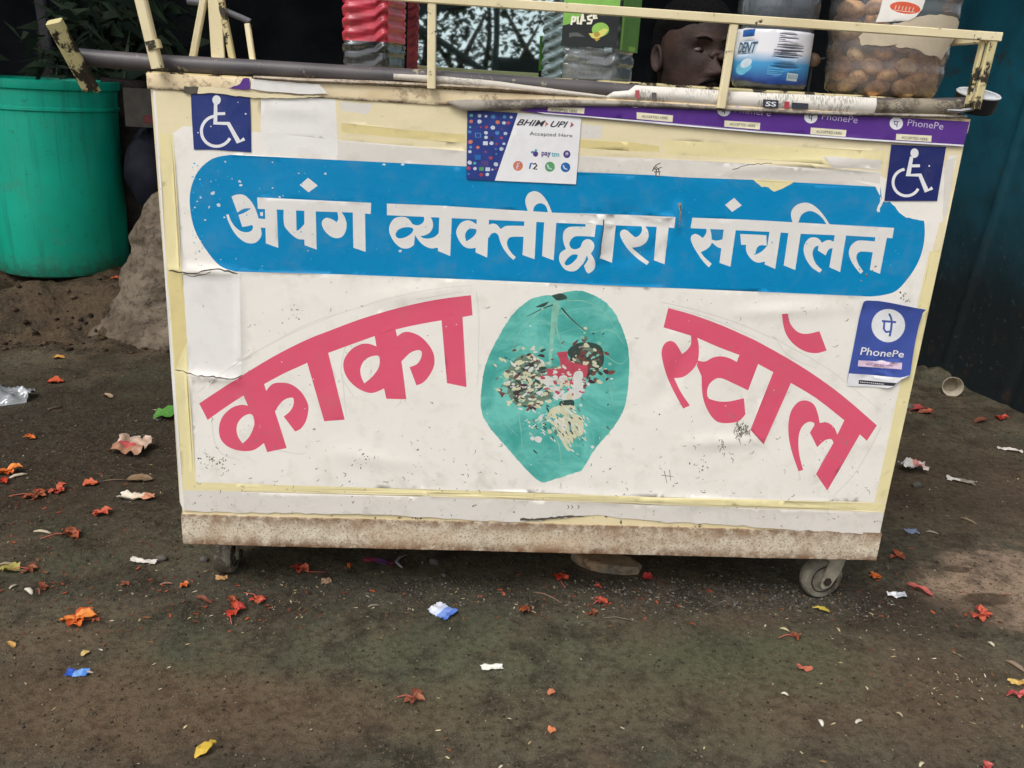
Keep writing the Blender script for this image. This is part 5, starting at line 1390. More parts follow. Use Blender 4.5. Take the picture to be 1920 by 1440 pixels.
nrm = Vector((-d_.y, d_.x, 0)); nrm = nrm if nrm.x > 0 else -nrm
v = []; N_ = 90; M__ = 40
for i in range(N_ + 1):
    for j in range(M__ + 1):
        s_ = i / N_; z = 2.5 * j / M__; p = w0.lerp(w1, s_)
        u = s_ * (w1 - w0).length
        dz = .010 * float(fbm(u * 2.2, z * 1.4, 2)) + .010 * math.exp(-((u - .82 - .10 * z) / .010) ** 2) - .010 * math.exp(-((u - 1.12 - .16 * z) / .012) ** 2)
        v.append((p.x - nrm.x * dz, p.y - nrm.y * dz, z - .01))
f = [(i * (M__ + 1) + j, i * (M__ + 1) + j + 1, (i + 1) * (M__ + 1) + j + 1, (i + 1) * (M__ + 1) + j) for i in range(N_) for j in range(M__)]
kk = len(v); v += [(p[0] + nrm.x * .06, p[1] + nrm.y * .06, p[2]) for p in v]
f += [tuple(kk + q for q in g[::-1]) for g in f]
ring = [i * (M__ + 1) for i in range(N_ + 1)] + [N_ * (M__ + 1) + j for j in range(1, M__ + 1)] + [i * (M__ + 1) + M__ for i in range(N_ - 1, -1, -1)] + [j for j in range(M__ - 1, 0, -1)]
f += [(ring[i], ring[(i + 1) % len(ring)], kk + ring[(i + 1) % len(ring)], kk + ring[i]) for i in range(len(ring))]
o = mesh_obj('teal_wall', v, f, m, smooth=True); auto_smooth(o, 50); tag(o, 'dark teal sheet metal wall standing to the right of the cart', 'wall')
# posts and clutter behind the drum
def post(name, label, a, c_, Y, w, mt, cat='post', z0=None):
    p = P(*a, Y); q = P(*c_, Y)
    if z0 is not None: q = Vector((q.x, q.y, z0))
    b = MB(); b.bar(p, q, w, w); return tag(b.build(name, mt), label, cat)
post('leaning_pole', 'thin grey pole leaning in the dark above the green drum', (66, -80), (92, 95), 2.5, .045, plain('dull_grey_pole', (84, 82, 88), .7))
post('wooden_post', 'dull upright post standing behind the green drum rim', (92, 60), (92, 220), 2.6, .075, plain('dull_dark_post', (66, 62, 60), .8), z0=.1)
post('wooden_post', 'brown wooden post behind the dark plant at the top', (203, -80), (206, 300), 2.7, .085, plain('brown_post_wood', (92, 78, 64), .8), z0=.1)
post('stone_post', 'dark rough upright post between the drum and the cart', (243, 150), (246, 420), 2.15, .17, wallmat('dark_rough_post', (66, 58, 56), (40, 36, 36), 9, .01), z0=.1)
p = P(262, 205, 1.9); b = MB(); b.box(p.x - .055, p.x + .11, p.y, p.y + .02, p.z - .06, p.z + .07, c=.004); o = b.build('hanging_board', plain('grey_board', (72, 68, 62), .8, .3, 20)); tag(o, 'small grey board behind the cart corner post', 'board')
p = P(279, 224, 1.85); b = MB(); b.box(p.x - .018, p.x + .03, p.y, p.y + .006, p.z - .014, p.z + .014, c=.002); o = b.build('red_tag', plain('dull_red', (96, 34, 38), .6)); tag(o, 'small dull red tag beside the grey board', 'tag')
def sackmesh(name, label, cat, c, sx, sy, sz, mt, seed=1, e=.7):
    v = []; n = 28; m_ = 18
    for i in range(m_ + 1):
        ph = math.pi * i / m_ - math.pi / 2
        for j in range(n):
            th = 2 * math.pi * j / n
            k = 1 + .30 * float(fbm(math.cos(th) * 1.5 + seed, math.sin(th) * 1.5 + math.sin(ph) * 2, 4))
            cx, cy, cz = math.cos(ph) * math.cos(th), math.cos(ph) * math.sin(th), math.sin(ph)
            v.append((c[0] + sx * math.copysign(abs(cx) ** e, cx) * k, c[1] + sy * math.copysign(abs(cy) ** e, cy) * k, c[2] + sz * math.copysign(abs(cz) ** e, cz) * k))
    f = [(i * n + j, i * n + (j + 1) % n, (i + 1) * n + (j + 1) % n, (i + 1) * n + j) for i in range(m_) for j in range(n)]
    return tag(mesh_obj(name, v, f, mt, smooth=True), label, cat)
p = P(262, 292, 1.95); sackmesh('plastic_sack', 'dark blue sack bundled behind the drum near the cart', 'sack', (p.x + .02, p.y + .05, p.z - .05), .085, .09, .15, plain('navy_sack', (20, 23, 38), .8, .35, 12, bump=.006), 4, 1.0)
# ragged concrete lump: rows of an outline pushed back into a thick rough block
m, t = new_mat('crumbling_concrete', .95, .15)
n1 = t.noise(9, 8, .7); n2 = t.noise(48, 6, .7)
c = t.mix(t.ramp(n1, .38, .62), srgb(140, 128, 112), srgb(104, 92, 78)); c = t.mix(t.ramp(n2, .50, .62, 0, .6), c, srgb(64, 56, 48)); c = t.mix(t.ramp(n2, .40, .30, 0, .4), c, srgb(158, 148, 134))
t.color(c); t.bump(t.math('ADD', n1, t.math('MULTIPLY', n2, .5)), .02)
YC = 1.56
left_edge = [(330, 318), (292, 340), (282, 362), (256, 380), (250, 410), (236, 440), (232, 480), (222, 505), (212, 545), (186, 590), (150, 640), (130, 668)]
v = []; f = []; rows_ = []
zs = [P(x, y, YC).z for x, y in left_edge]; xs_ = [P(x, y, YC).x for x, y in left_edge]
zz_ = np.linspace(-.02, max(zs), 60); order = np.argsort(zs); xl = np.interp(zz_, np.array(zs)[order], np.array(xs_)[order]); xr = .35
nU = 60
for i, z in enumerate(zz_):
    for j in range(nU + 1):
        u = j / nU
        w_ = (xr - xl[i]); x = xl[i] + w_ * u
        bulge = .09 * (1 - z / max(zs)) + .03 * math.sin(math.pi * min(1, u * 3) / 2)
        y = YC - bulge + .085 * float(fbm(x * 6, z * 6, 4)) + .03 * abs(float(fbm(x * 17, z * 15, 3))) + (.10 * (1 - min(1, u * 5)) ** 2)
        v.append((x + .035 * float(fbm(z * 14, 3 + u * 2, 4)), y, z + .012 * float(fbm(x * 14, 9, 3)) * (i / 59)))
f = [(i * (nU + 1) + j, i * (nU + 1) + j + 1, (i + 1) * (nU + 1) + j + 1, (i + 1) * (nU + 1) + j) for i in range(59) for j in range(nU)]
kk = len(v); v += [(p_[0], YC + .42 + .03 * float(fbm(p_[0] * 4, p_[2] * 4, 2)), p_[2]) for p_ in v]
f += [tuple(kk + q for q in g[::-1]) for g in f]
W1 = nU + 1; ring = [j for j in range(W1)] + [i * W1 + nU for i in range(1, 60)] + [59 * W1 + j for j in range(nU - 1, -1, -1)] + [i * W1 for i in range(58, 0, -1)]
f += [(ring[(i + 1) % len(ring)], ring[i], kk + ring[i], kk + ring[(i + 1) % len(ring)]) for i in range(len(ring))]
o = mesh_obj('concrete_lump', v, f, m, smooth=True); auto_smooth(o, 60); tag(o, 'crumbling brown concrete lump behind the left end of the cart', 'concrete block')

# ------------------------------------------------------------------ green drum
fr = G(70, 527, .15); dr_c = Vector((fr.x, fr.y + .235, .150))
m, t = new_mat('green_drum_plastic', .42, .45)
n1 = t.noise(2.4, 5, .6); n2 = t.noise(40, 6, .7)
mp = t.add('ShaderNodeMapping'); mp.inputs['Scale'].default_value = (34, 34, 1.6); t.l.new(t.tc.outputs['Object'], mp.inputs['Vector'])
n3 = t.noise(1, 4, .6, mp.outputs[0])
c = t.mix(t.ramp(n1, .36, .66), srgb(0, 180, 150), srgb(0, 156, 128)); c = t.mix(t.ramp(n3, .54, .64, 0, .40), c, srgb(8, 112, 92)); c = t.mix(t.ramp(t.noise(6, 7, .75), .56, .66, 0, .35), c, srgb(70, 130, 108)); c = t.mix(t.ramp(n2, .60, .70, 0, .45), c, srgb(10, 90, 76))
sep = t.add('ShaderNodeSeparateXYZ'); t.l.new(t.tc.outputs['Object'], sep.inputs[0])
c = t.mix(t.math('MULTIPLY', t.ramp(sep.outputs['Z'], .10, .0), t.ramp(n2, .35, .6, .2, .9)), c, srgb(60, 66, 52)); t.color(c); t.bump(n2, .0006)
drum = thing('green_drum', 'big green plastic drum standing on the raised dirt at the left', 'drum', dr_c)
HD = P(78, 150, dr_c.y - .25).z - .150
prof = [(.001, .004), (.205, .003), (.222, .012), (.229, .035)]
for z in np.linspace(.06, HD - .12, 26): prof.append((.229 + .008 * z / HD + .002 * math.sin(z * 9), z))
rt_ = .229 + .008
prof += [(rt_ - .002, HD - .105), (rt_ + .003, HD - .10), (rt_ + .003, HD - .092), (rt_ - .001, HD - .088), (rt_ + .001, HD - .035), (rt_ + .010, HD - .030), (rt_ + .012, HD - .020), (rt_ + .012, HD - .004), (rt_ + .007, HD), (rt_ - .004, HD - .001), (rt_ - .007, HD - .008), (rt_ - .012, HD - .08), (.215, .05), (.001, .04)]
b = MB(); b.lathe(prof, 110); dv = b.v
for k in range(len(dv)):                       # upright moulding lines
    x, y, z = dv[k]; th = math.atan2(y, x); r_ = math.hypot(x, y)
    if .05 < z < HD - .13 and r_ > .22:
        s_ = .0025 * math.exp(-((math.sin(th * 9 + z * .4)) / .10) ** 2) + .003 * float(fbm(th * 2, z * 4, 2)); dv[k] = (x * (1 + s_ / r_), y * (1 + s_ / r_), z)
auto_smooth(b.build('drum_shell', m, drum), 40)
# ------------------------------------------------------------------ dark plant behind
def leafy(name, label, cat, c, n, spread, ln, cols, seed, trunk=None, blade=.18, droop=.5, upz=.9):
    r = random.Random(seed); root = thing(name, label, cat, c)
    mb = MB()
    for k in range(n):
        base = Vector((r.gauss(0, spread[0]), r.gauss(0, spread[1]), r.gauss(0, spread[2])))
        d = Vector((r.uniform(-1, 1), r.uniform(-1, 1), r.uniform(-.3, upz))).normalized(); l = ln * r.uniform(.5, 1.3)
        s_ = d.cross(Vector((0, 0, 1))).normalized() * l * blade
        p1 = base + d * l * .5; p2 = base + d * l - Vector((0, 0, l * droop * r.random()))
        mb.add([base, p1 + s_, p2, p1 - s_], [(0, 1, 2), (0, 2, 3)], r.randrange(len(cols)))
    o = mb.build('crown', cols, root)
    if trunk:
        tb = MB()
        for (a, b2, r0, r1) in trunk: tb.tube([a, [(a[i] + b2[i]) / 2 + r.uniform(-.03, .03) for i in range(3)], b2], [r0, (r0 + r1) / 2, r1], 8)
        tb.build('trunk', plain('bark', (74, 62, 50), .9, .4, 20, bump=.006), root, True)
    return root
LD = [plain('dark_frond_%d' % i, c_, .7, .2, 30) for i, c_ in enumerate([(58, 78, 58), (44, 62, 48), (72, 88, 66)])]
q = P(215, 70, 2.45)
leafy('leafy_plant', 'dark leafy plant hanging in the shade above the drum', 'plant', (q.x, 2.45, q.z), 420, (.13, .10, .12), .17, LD, 5, [((0, 0, -.1), (.02, 0, -.95), .016, .022)], .045, .6)
q = P(140, 118, 2.35)
leafy('leafy_plant', 'small sprig of dull leaves just above the drum rim', 'plant', (q.x, 2.35, q.z), 90, (.06, .05, .03), .10, LD, 6, [((0, 0, -.02), (.0, .1, -.75), .008, .012)], .05, .6)

# ------------------------------------------------------------------ across the street (seen only as reflections)
def V_(px, py, Yo):                           # where a thing across the street must stand to be mirrored at this spot
    o = Vector(CAM); d = Vector(ray(px, py)); nrm_ = Vector((0, -math.cos(TILT), math.sin(TILT))); p0 = Vector((0, .30, ZC))
    h = o + d * ((p0 - o).dot(nrm_) / d.dot(nrm_)); rf = d - 2 * d.dot(nrm_) * nrm_
    return h + rf * ((Yo - h.y) / rf.y)
TL = [plain('tree_leaf_%d' % i, c_, .6, .2, 30) for i, c_ in enumerate([(58, 84, 50), (46, 66, 42), (84, 108, 66)])]
def big_tree(x, y, zc, sp, n, seed, label, ln=.12):
    tr_ = [((0, 0, -zc), (.05, 0, -.2), .14, .09), ((.05, 0, -.9), (.8, .1, .5), .06, .02), ((.05, 0, -.8), (-.8, -.1, .6), .06, .02), ((.05, 0, -.5), (.1, .3, 1.1), .05, .02), ((0, 0, -1.2), (-1.1, 0, -.1), .05, .015), ((0, 0, -1.1), (1.2, 0, .0), .05, .015)]
    return leafy('street_tree', label, 'tree', (x, y, zc), n, sp, ln, TL, seed, tr_, .30, .3, .6)
a = V_(790, 70, -9.5); big_tree(a.x, -9.5, a.z - .2, (.50, .5, 1.0), 3000, 31, 'dense dark tree across the street mirrored at the left of the pane')
a = V_(900, 90, -10.5); big_tree(a.x, -10.5, a.z - .2, (.8, .5, .9), 1300, 35, 'loose crowned tree across the street behind the steel pole')
a = V_(1030, 70, -11.5); big_tree(a.x, -11.5, a.z, (.60, .5, .8), 1000, 32, 'thin crowned tree across the street mirrored at the right')
big_tree(-3.6, -10.5, 4.4, (1.2, .9, 1.1), 2600, 33, 'dense tree across the street farthest to the left')
big_tree(4.6, -11.5, 4.6, (1.2, .9, 1.1), 2600, 34, 'dense tree across the street farthest to the right')
MP_ = plain('street_pole_steel', (40, 52, 50), .6)
a = V_(930, 60, -6)
pb = MB(); pb.bar((a.x, -6, 0), (a.x, -6, V_(930, -60, -6).z + .5), .055, .055); pole = pb.build('street_pole', MP_); tag(pole, 'thin dark steel pole across the street', 'pole')
pb = MB(); pb.bar(V_(922, 138, -5.95), V_(770, 38, -5.95), .05, .05); o = pb.build('stay_bar', MP_); o.parent = pole
pb = MB(); pb.bar(V_(880, 4, -5.95), V_(770, 14, -5.95), .12, .05); o = pb.build('cross_arm', MP_); o.parent = pole
a = V_(926, 116, -7.2); c2 = V_(1100, 104, -7.2)
shed = thing('street_shed', 'low dark shed with a flat roof across the street', 'shed', ((a.x + c2.x) / 2 + .8, -7.9, 0)); hw_ = (c2.x - a.x) / 2 + .8; zt_ = (a.z + c2.z) / 2
b = MB(); b.box(-hw_ + .1, hw_ - .1, -.6, .6, -.02, zt_ - .13, c=.02); b.build('wall', plain('shed_plaster', (70, 74, 70), .9), shed)
b = MB(); b.box(-hw_, hw_, -.7, .7, zt_ - .125, zt_, c=.02); b.build('roof', plain('shed_roof', (46, 52, 52), .9), shed)
b = MB(); b.box(-.5, .4, .605, .63, 0, 2.0, c=.005); b.build('door', plain('shed_door', (60, 50, 44), .8), shed)

# ------------------------------------------------------------------ the seated man behind the counter
def man():
    yc = .74
    c = P(1293, 97, yc)
    chin = c.z - .125
    root = thing('person', 'man in a dark shirt with black hair and moustache looking out between the jars', 'person', (c.x, yc, 0))
    yaw = math.radians(22)
    Rz = Matrix.Rotation(yaw, 3, 'Z')
    keys = [(-.60, .155, .12, .12, 0), (-.42, .150, .11, .11, 0), (-.26, .175, .11, .11, 0), (-.155, .195, .085, .095, 0), (-.115, .165, .07, .085, 0), (-.085, .085, .055, .07, 0), (-.055, .056, .050, .060, 0), (-.02, .053, .055, .062, 0),
            (.000, .046, .082, .066, 1), (.020, .056, .090, .074, 1), (.05, .064, .0895, .088, 1), (.085, .070, .088, .098, 1), (.125, .0735, .086, .103, 1), (.165, .0735, .088, .103, 1), (.195, .066, .080, .093, 1), (.218, .049, .058, .070, 1), (.230, .028, .034, .042, 1), (.236, .003, .004, .004, 1)]
    kz = np.array([k[0] for k in keys])
    zz = np.concatenate([np.linspace(-.60, -.02, 34)[:-1], np.linspace(-.02, .236, 90)])
    def itp(col):
        y = np.interp(zz, kz, [k[col] for k in keys]); s = y.copy()
        for _ in range(3): s[1:-1] = .25 * s[:-2] + .5 * s[1:-1] + .25 * s[2:]
        return s
    A_, Bf, Bb = itp(1), itp(2), itp(3); n = 96; v = []; info = []
    def feat(x, z):
        d = 0.0
        g = lambda cx, cz, sx, sz: math.exp(-((x - cx) / sx) ** 2 - ((z - cz) / sz) ** 2)
        d += .024 * g(0, .083, .011, .013) + .010 * g(0, .100, .008, .020) + .007 * g(.012, .078, .006, .006) + .007 * g(-.012, .078, .006, .006)
        d += .005 * g(.028, .150, .020, .008) + .005 * g(-.028, .150, .020, .008) - .011 * g(.031, .128, .016, .012) - .011 * g(-.031, .128, .016, .012)
        d += .004 * g(.042, .095, .018, .016) + .004 * g(-.042, .095, .018, .016)
        d += .006 * g(0, .056, .020, .006) + .006 * g(0, .044, .018, .006) - .004 * g(0, .050, .024, .0028) - .003 * g(0, .033, .016, .006) + .005 * g(0, .012, .018, .012)
        d += .0022 * g(.031, .121, .013, .003) + .0022 * g(-.031, .121, .013, .003)
        return d
    for i, z in enumerate(zz):
        for j in range(n):
            th = 2 * math.pi * j / n - math.pi / 2
            x = A_[i] * math.cos(th); sy = math.sin(th)
            y = (Bf[i] if sy < 0 else Bb[i]) * sy
            if z < -.1: y = math.copysign(abs(sy) ** .8, sy) * (Bf[i] if sy < 0 else Bb[i])
            if z > -.02 and sy < 0: y -= feat(x, z) * min(1, (-sy) * 1.6)
            if z > -.02:
                p = Rz @ Vector((x, y - .012, z))
            else:
                k = min(1, max(0, (z + .12) / .10)); R2 = Matrix.Rotation(yaw * (.25 + .75 * k), 3, 'Z'); p = R2 @ Vector((x, y - .012 * k, z))
            v.append((p.x, p.y, p.z + chin)); info.append((x, y, z, sy))
    nr = len(zz)
    f = [(i * n + j, i * n + (j + 1) % n, (i + 1) * n + (j + 1) % n, (i + 1) * n + j) for i in range(nr - 1) for j in range(n)] + [tuple(range(n - 1, -1, -1)), tuple((nr - 1) * n + j for j in range(n))]
    mb = MB(); mb.add(v, f)
    for s in (-1, 1):                                     # ears: rim, hollow, lobe
        ev = []; m_ = 20
        for rr_, dx in ((.000, .004), (.35, .0035), (.62, .006), (.85, .011), (1.0, .010), (1.02, .004), (.8, -.002)):
            for j in range(m_):
                th = 2 * math.pi * j / m_; yy = math.cos(th) * .016 * rr_ + .010 + .004 * math.sin(th); z = math.sin(th) * .031 * rr_ * (1 if math.sin(th) > 0 else .95) + .105
                p = Rz @ Vector((s * (.0715 + dx + .006 * rr_ * max(0, math.cos(th))), yy, z)); ev.append((p.x, p.y, p.z + chin))
        ef = [(i * m_ + j, i * m_ + (j + 1) % m_, (i + 1) * m_ + (j + 1) % m_, (i + 1) * m_ + j) for i in range(6) for j in range(m_)]
        if s < 0: ef = [q[::-1] for q in ef]
        mb.add(ev, ef)
    sh = chin - .155
    Hm = Rz @ Vector((.060, -.105, .045)) + Vector((0, 0, chin)); Em = Vector((.25, -.10, sh - .16)); Sm = Vector((.175, 0, sh))   # left arm bent up, hand by the mouth
    mb.tube([Sm, Sm.lerp(Em, .5), Em, Em.lerp(Hm, .5), Hm.lerp(Em, .12)], [.048, .043, .036, .032, .025], 16)
    pd = (Hm - Em).normalized(); sd = Rz @ Vector((-1, 0, 0)); fwd = Rz @ Vector((0, -1, 0))
    mb.tube([Hm - pd * .01, Hm + pd * .03, Hm + pd * .062], [.025, .036, .034], 14, flat=.5, upv=tuple(fwd))
    for q in range(4):
        o_ = Hm + pd * .058 + fwd * (q * .016 - .024); l_ = [.9, 1.05, 1.0, .78][q]
        mb.tube([o_, o_ + (pd * .020 + sd * .010) * l_, o_ + (pd * .026 + sd * .032) * l_, o_ + (pd * .016 + sd * .048) * l_], [.0095, .009, .0085, .0065], 8)
    mb.tube([Hm + pd * .012 + fwd * .02, Hm + pd * .036 + fwd * .036 + sd * .014, Hm + pd * .056 + fwd * .034 + sd * .030], [.0115, .010, .0075], 8)
    for s in (-1,):                                       # other arm resting forward on the thigh
        S = Vector((s * .175, .0, sh)); E2 = Vector((s * .215, .03, sh - .27)); W2 = Vector((s * .12, -.07, sh - .36))
        mb.tube([S, S.lerp(E2, .5), E2, E2.lerp(W2, .5), W2], [.048, .043, .037, .034, .026], 16)
        Hc = W2 + Vector((-s * .035, -.035, -.008)); mb.tube([W2, W2.lerp(Hc, .5), Hc], [.026, .034, .036], 14, flat=.45)
        for q in range(4):
            o_ = Vector((s * (-.018 + q * .017), 0, 0)); d0 = Vector((-s * .030, -.032, -.006)); l_ = [.9, 1.08, 1.0, .78][q]
            mb.tube([Hc + o_ * .8, Hc + o_ + d0 * l_, Hc + o_ + d0 * 1.5 * l_ + Vector((0, 0, -.012)), Hc + o_ + d0 * 1.7 * l_ + Vector((0, .004, -.030))], [.0095, .009, .0085, .007], 8)
        mb.tube([W2 + Vector((-s * .01, -.02, .006)), W2 + Vector((-s * .045, -.012, .008)), W2 + Vector((-s * .066, -.026, -.002))], [.011, .010, .0075], 8)
    m, t = new_mat('shaded_brown_skin', .5, .4); nn = t.noise(18, 5)
    sk = t.mix(t.ramp(nn, .38, .62), srgb(72, 52, 45), srgb(46, 33, 29)); sk = t.mix(t.ramp(t.noise(60, 6, .7), .5, .62, 0, .4), sk, srgb(44, 31, 28))  # skin tones set darker to carry the shade he sits in
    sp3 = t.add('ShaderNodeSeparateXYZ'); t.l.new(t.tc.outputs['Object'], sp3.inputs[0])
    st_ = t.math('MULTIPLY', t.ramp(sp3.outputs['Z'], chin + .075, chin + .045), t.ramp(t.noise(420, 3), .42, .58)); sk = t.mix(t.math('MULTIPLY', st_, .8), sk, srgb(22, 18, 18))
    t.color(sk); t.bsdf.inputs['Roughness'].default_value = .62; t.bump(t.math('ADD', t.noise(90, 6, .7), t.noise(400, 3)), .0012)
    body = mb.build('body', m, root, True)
    body.location = (0, 0, 0)
    # hair: the top and back of the skull, thickened and rough
    hm = MB(); hv = []; idx = {}
    def hairy(x, y, z, sy):
        front = .186 - .020 * (abs(x) / .07) ** 2 + .006 * float(fbm(x * 70, 2, 3))
        if z > .232: return True
        if sy < -.15: return z > front
        side = .128 if sy < .25 else (.075 if sy < .6 else .02)
        return z > side
    i0 = next(i for i in range(nr) if zz[i] > -.01)
    for i in range(i0, nr):
        for j in range(n):
            x, y, z, sy = info[i * n + j]
            l = math.sqrt(x * x + y * y + (z - .11) ** 2); nz_ = .007 * float(fbm(x * 80, y * 80 + z * 50, 3))
            fr_ = min(1, max(0, (-sy + .25) / .35)); line = fr_ * (.186 - .022 * (abs(x) / .07) ** 2) + (1 - fr_) * (.150 if sy < .2 else (.150 - .13 * min(1, (sy - .2) / .5)))
            sd_ = z - line - nz_ * 1.2; k = -.004 + .0165 * min(1, max(0, (sd_ + .004) / .022)) + (.5 * nz_ if sd_ > .004 else 0)
            p = Rz @ Vector((x * (1 + k / l), (y) * (1 + k / l) - .012, z + (z - .11) * k / l)); hv.append((p.x, p.y, p.z + chin))
    nh = nr - i0
    hm.add(hv, [(i * n + j, i * n + (j + 1) % n, (i + 1) * n + (j + 1) % n, (i + 1) * n + j) for i in range(nh - 1) for j in range(n)])
    m2 = plain('black_hair', (13, 12, 12), .8, .5, 260, .15, bump=.006)
    hm.build('hair', m2, root, True)
    mm = MB()
    for s in (-1, 1):
        a = []
        for t_ in np.linspace(0, 1, 8):
            x = s * (.002 + .032 * t_); z = .0655 - .012 * t_ ** 1.6
            a.append(Rz @ Vector((x, -(.0945 + feat(x, z) - .009 * t_ ** 2) - .010, z)) + Vector((0, 0, chin)))
        mm.tube(a, [.0045, .006, .0065, .0065, .006, .005, .0035, .0015], 8, flat=.6)
    mm.build('moustache', m2, root, True)
    for s in (-1, 1):
        eb = MB(); a = []
        for t_ in np.linspace(0, 1, 7):
            x = s * (.012 + .036 * t_); z = .146 + .006 * math.sin(t_ * 2.6)
            a.append(Rz @ Vector((x, -(.084 + feat(x, z) - .012 * t_ ** 2) - .012, z)) + Vector((0, 0, chin)))
        eb.tube(a, [.002, .0036, .004, .004, .0036, .003, .001], 8, flat=.7); eb.build('eyebrow', m2, root, True)
        p = Rz @ Vector((s * .031, -.0735, .1265)) + Vector((0, 0, chin))
        e = MB(); e.lathe([(.0125 * math.sin(a_), -.0062 * math.cos(a_)) for a_ in np.linspace(.02, 3.12, 14)], 20, p); eye = e.build('eye', plain('eye_white', (104, 92, 86), .25, .1), root, True)
        q = Rz @ Vector((s * .0315 + .002, -.0858, .1262)) + Vector((0, 0, chin))
        e = MB(); e.tube([q, q + Rz @ Vector((0, -.0012, 0))], [.0054, .0046], 14, flat=.95); o = e.build('iris', plain('dark_iris', (30, 20, 16), .15, .1), root, True); o.parent = eye
    # shirt with collar and short sleeves, trousers, stool
    st = MB(); k = 0; sv = []
    cut = [i for i in range(nr) if zz[i] < -.078]
    for i in cut:
        for j in range(n):
            p = Vector(v[i * n + j]); q = Vector((p.x, p.y, 0)); l = q.length or 1
            e = .009 + .004 * float(fbm(j * .15, zz[i] * 14, 3)); sv.append((p.x + q.x / l * e, p.y + q.y / l * e, p.z + (.004 if i == cut[-1] else 0)))
    st.add(sv, [(i * n + j, i * n + (j + 1) % n, (i + 1) * n + (j + 1) % n, (i + 1) * n + j) for i in range(len(cut) - 1) for j in range(n)])
    for s in (-1, 1):
        S = Vector((s * .165, .0, sh + .012)); E2 = Vector((s * .215, .03, sh - .27)) if s < 0 else Em
        st.tube([S, S.lerp(E2, .25), S.lerp(E2, .5), S.lerp(E2, .72)], [.056, .056, .054, .054], 18, cap=False)
    shirt = st.build('shirt', plain('dark_shirt_cloth', (34, 32, 36), .9, .3, 120, bump=.002), root, True)  # shirt colour also darkened for the shade behind the counter
    cl = MB(); ctr = Vector((0, 0, chin - .082)); cl.tube([ctr + Vector((.078 * math.cos(a_), .060 * math.sin(a_), .006 * math.sin(a_))) for a_ in np.linspace(-1.25, 4.40, 24)], .008, 8, flat=1.6); o = cl.build('collar', plain('dark_shirt_cloth', (46, 42, 46)), root, True); o.parent = shirt
    hip = chin - .60
    tr = MB(); tr.tube([(0, .02, hip + .10), (0, .01, hip + .02), (0, 0, hip - .02)], [.17, .175, .15], 20, flat=.75, upv=(0, 1, 0))
    seat = max(.12, hip)
    for s in (-1, 1):
        tr.tube([(s * .085, -.02, hip + .02), (s * .14, .16, hip + .08), (s * .17, .30, hip + .12)], [.085, .075, .062], 16)
        tr.tube([(s * .17, .30, hip + .12), (s * .165, .31, (hip + .12) * .5), (s * .16, .27, .06)], [.062, .050, .042], 16)
    o = tr.build('trousers', plain('dark_trousers', (40, 42, 50), .9, .3, 100), root, True)
    sh_ = MB()
    for s in (-1, 1): sh_.tube([(s * .16, .31, .035), (s * .162, .24, .035), (s * .165, .14, .022)], [.036, .042, .030], 12, flat=.8)
    sh_.build('sandals', plain('brown_sandal', (70, 50, 38), .7), root, True)
    # headphone-like pale string behind the ear
    return root, (c.x, yc, hip)
mr, sp_ = man()
M_stool = plain('grey_stool_plastic', (90, 90, 96), .5)
stool = thing('stool', 'low plastic stool under the man behind the cart', 'stool', (sp_[0], sp_[1], 0)); hz = sp_[2] - .015
b = MB(); b.lathe([(.001, hz - .02), (.15, hz - .02), (.16, hz - .01), (.155, hz), (.001, hz)], 32); b.build('seat', M_stool, stool)
for a in range(4):
    th = math.pi / 4 + a * math.pi / 2
    b = MB(); b.bar((.11 * math.cos(th), .11 * math.sin(th), hz - .018), (.15 * math.cos(th), .15 * math.sin(th), .004), .028); b.build('leg', M_stool, stool)

# ------------------------------------------------------------------ litter and fallen flowers
def gp(px, py):
    q = G(px, py, 0)
    for _ in range(4): q = G(px, py, float(hgt(q.x, q.y)))
    return q
def mpp(q): return (Vector(CAM) - q).length / FPX          # metres per picture pixel there
def pet(mb, base, ang, ln, wd, lift, seed, mi=0, curl_=.4, tip=.35):
    rt = random.Random(seed + 999); ben = rt.uniform(-.9, .9)
    """one crumpled petal or leaf blade"""
    r = random.Random(seed); v = []; nu, nv = 9, 6
    for i in range(nu):
        s = i / (nu - 1); w = wd * (math.sin(math.pi * min(1, s ** .8 * (1 - tip * .2) + .06)) ** .7) * .5
        for j in range(nv):
            t_ = j / (nv - 1) * 2 - 1
            x = s * ln * (1 + .06 * r.uniform(-1, 1)); y = t_ * w * (1 + .22 * r.uniform(-1, 1)) + ben * .3 * wd * s * s; z = lift * ln * math.sin(s * math.pi * .8) * (.6 + .4 * rt.random()) + curl_ * abs(t_) ** 1.5 * w * (1.3 if t_ > 0 else .5) + r.uniform(-.11, .11) * wd
            ca, sa = math.cos(ang), math.sin(ang); v.append((base[0] + x * ca - y * sa, base[1] + x * sa + y * ca, max(.0006, base[2] + z)))
    mb.add(v, [(i * nv + j, (i + 1) * nv + j, (i + 1) * nv + j + 1, i * nv + j + 1) for i in range(nu - 1) for j in range(nv - 1)], mi)
FC = {'red': [(198, 62, 44), (204, 84, 58), (166, 46, 36)], 'orange': [(222, 112, 48), (226, 136, 60), (206, 94, 44)], 'rust': [(158, 82, 54), (130, 66, 46), (172, 98, 64)], 'coral': [(196, 84, 62), (208, 104, 78), (168, 66, 50)], 'pink': [(198, 84, 84), (176, 66, 66), (210, 110, 100)], 'dull': [(140, 78, 54), (120, 64, 46), (158, 96, 66)]}
def fm_(cn):
    return [plain('petal_%s_%d' % (cn, i), c_, .55, .22, 140, bump=.0006) for i, c_ in enumerate(FC[cn])]
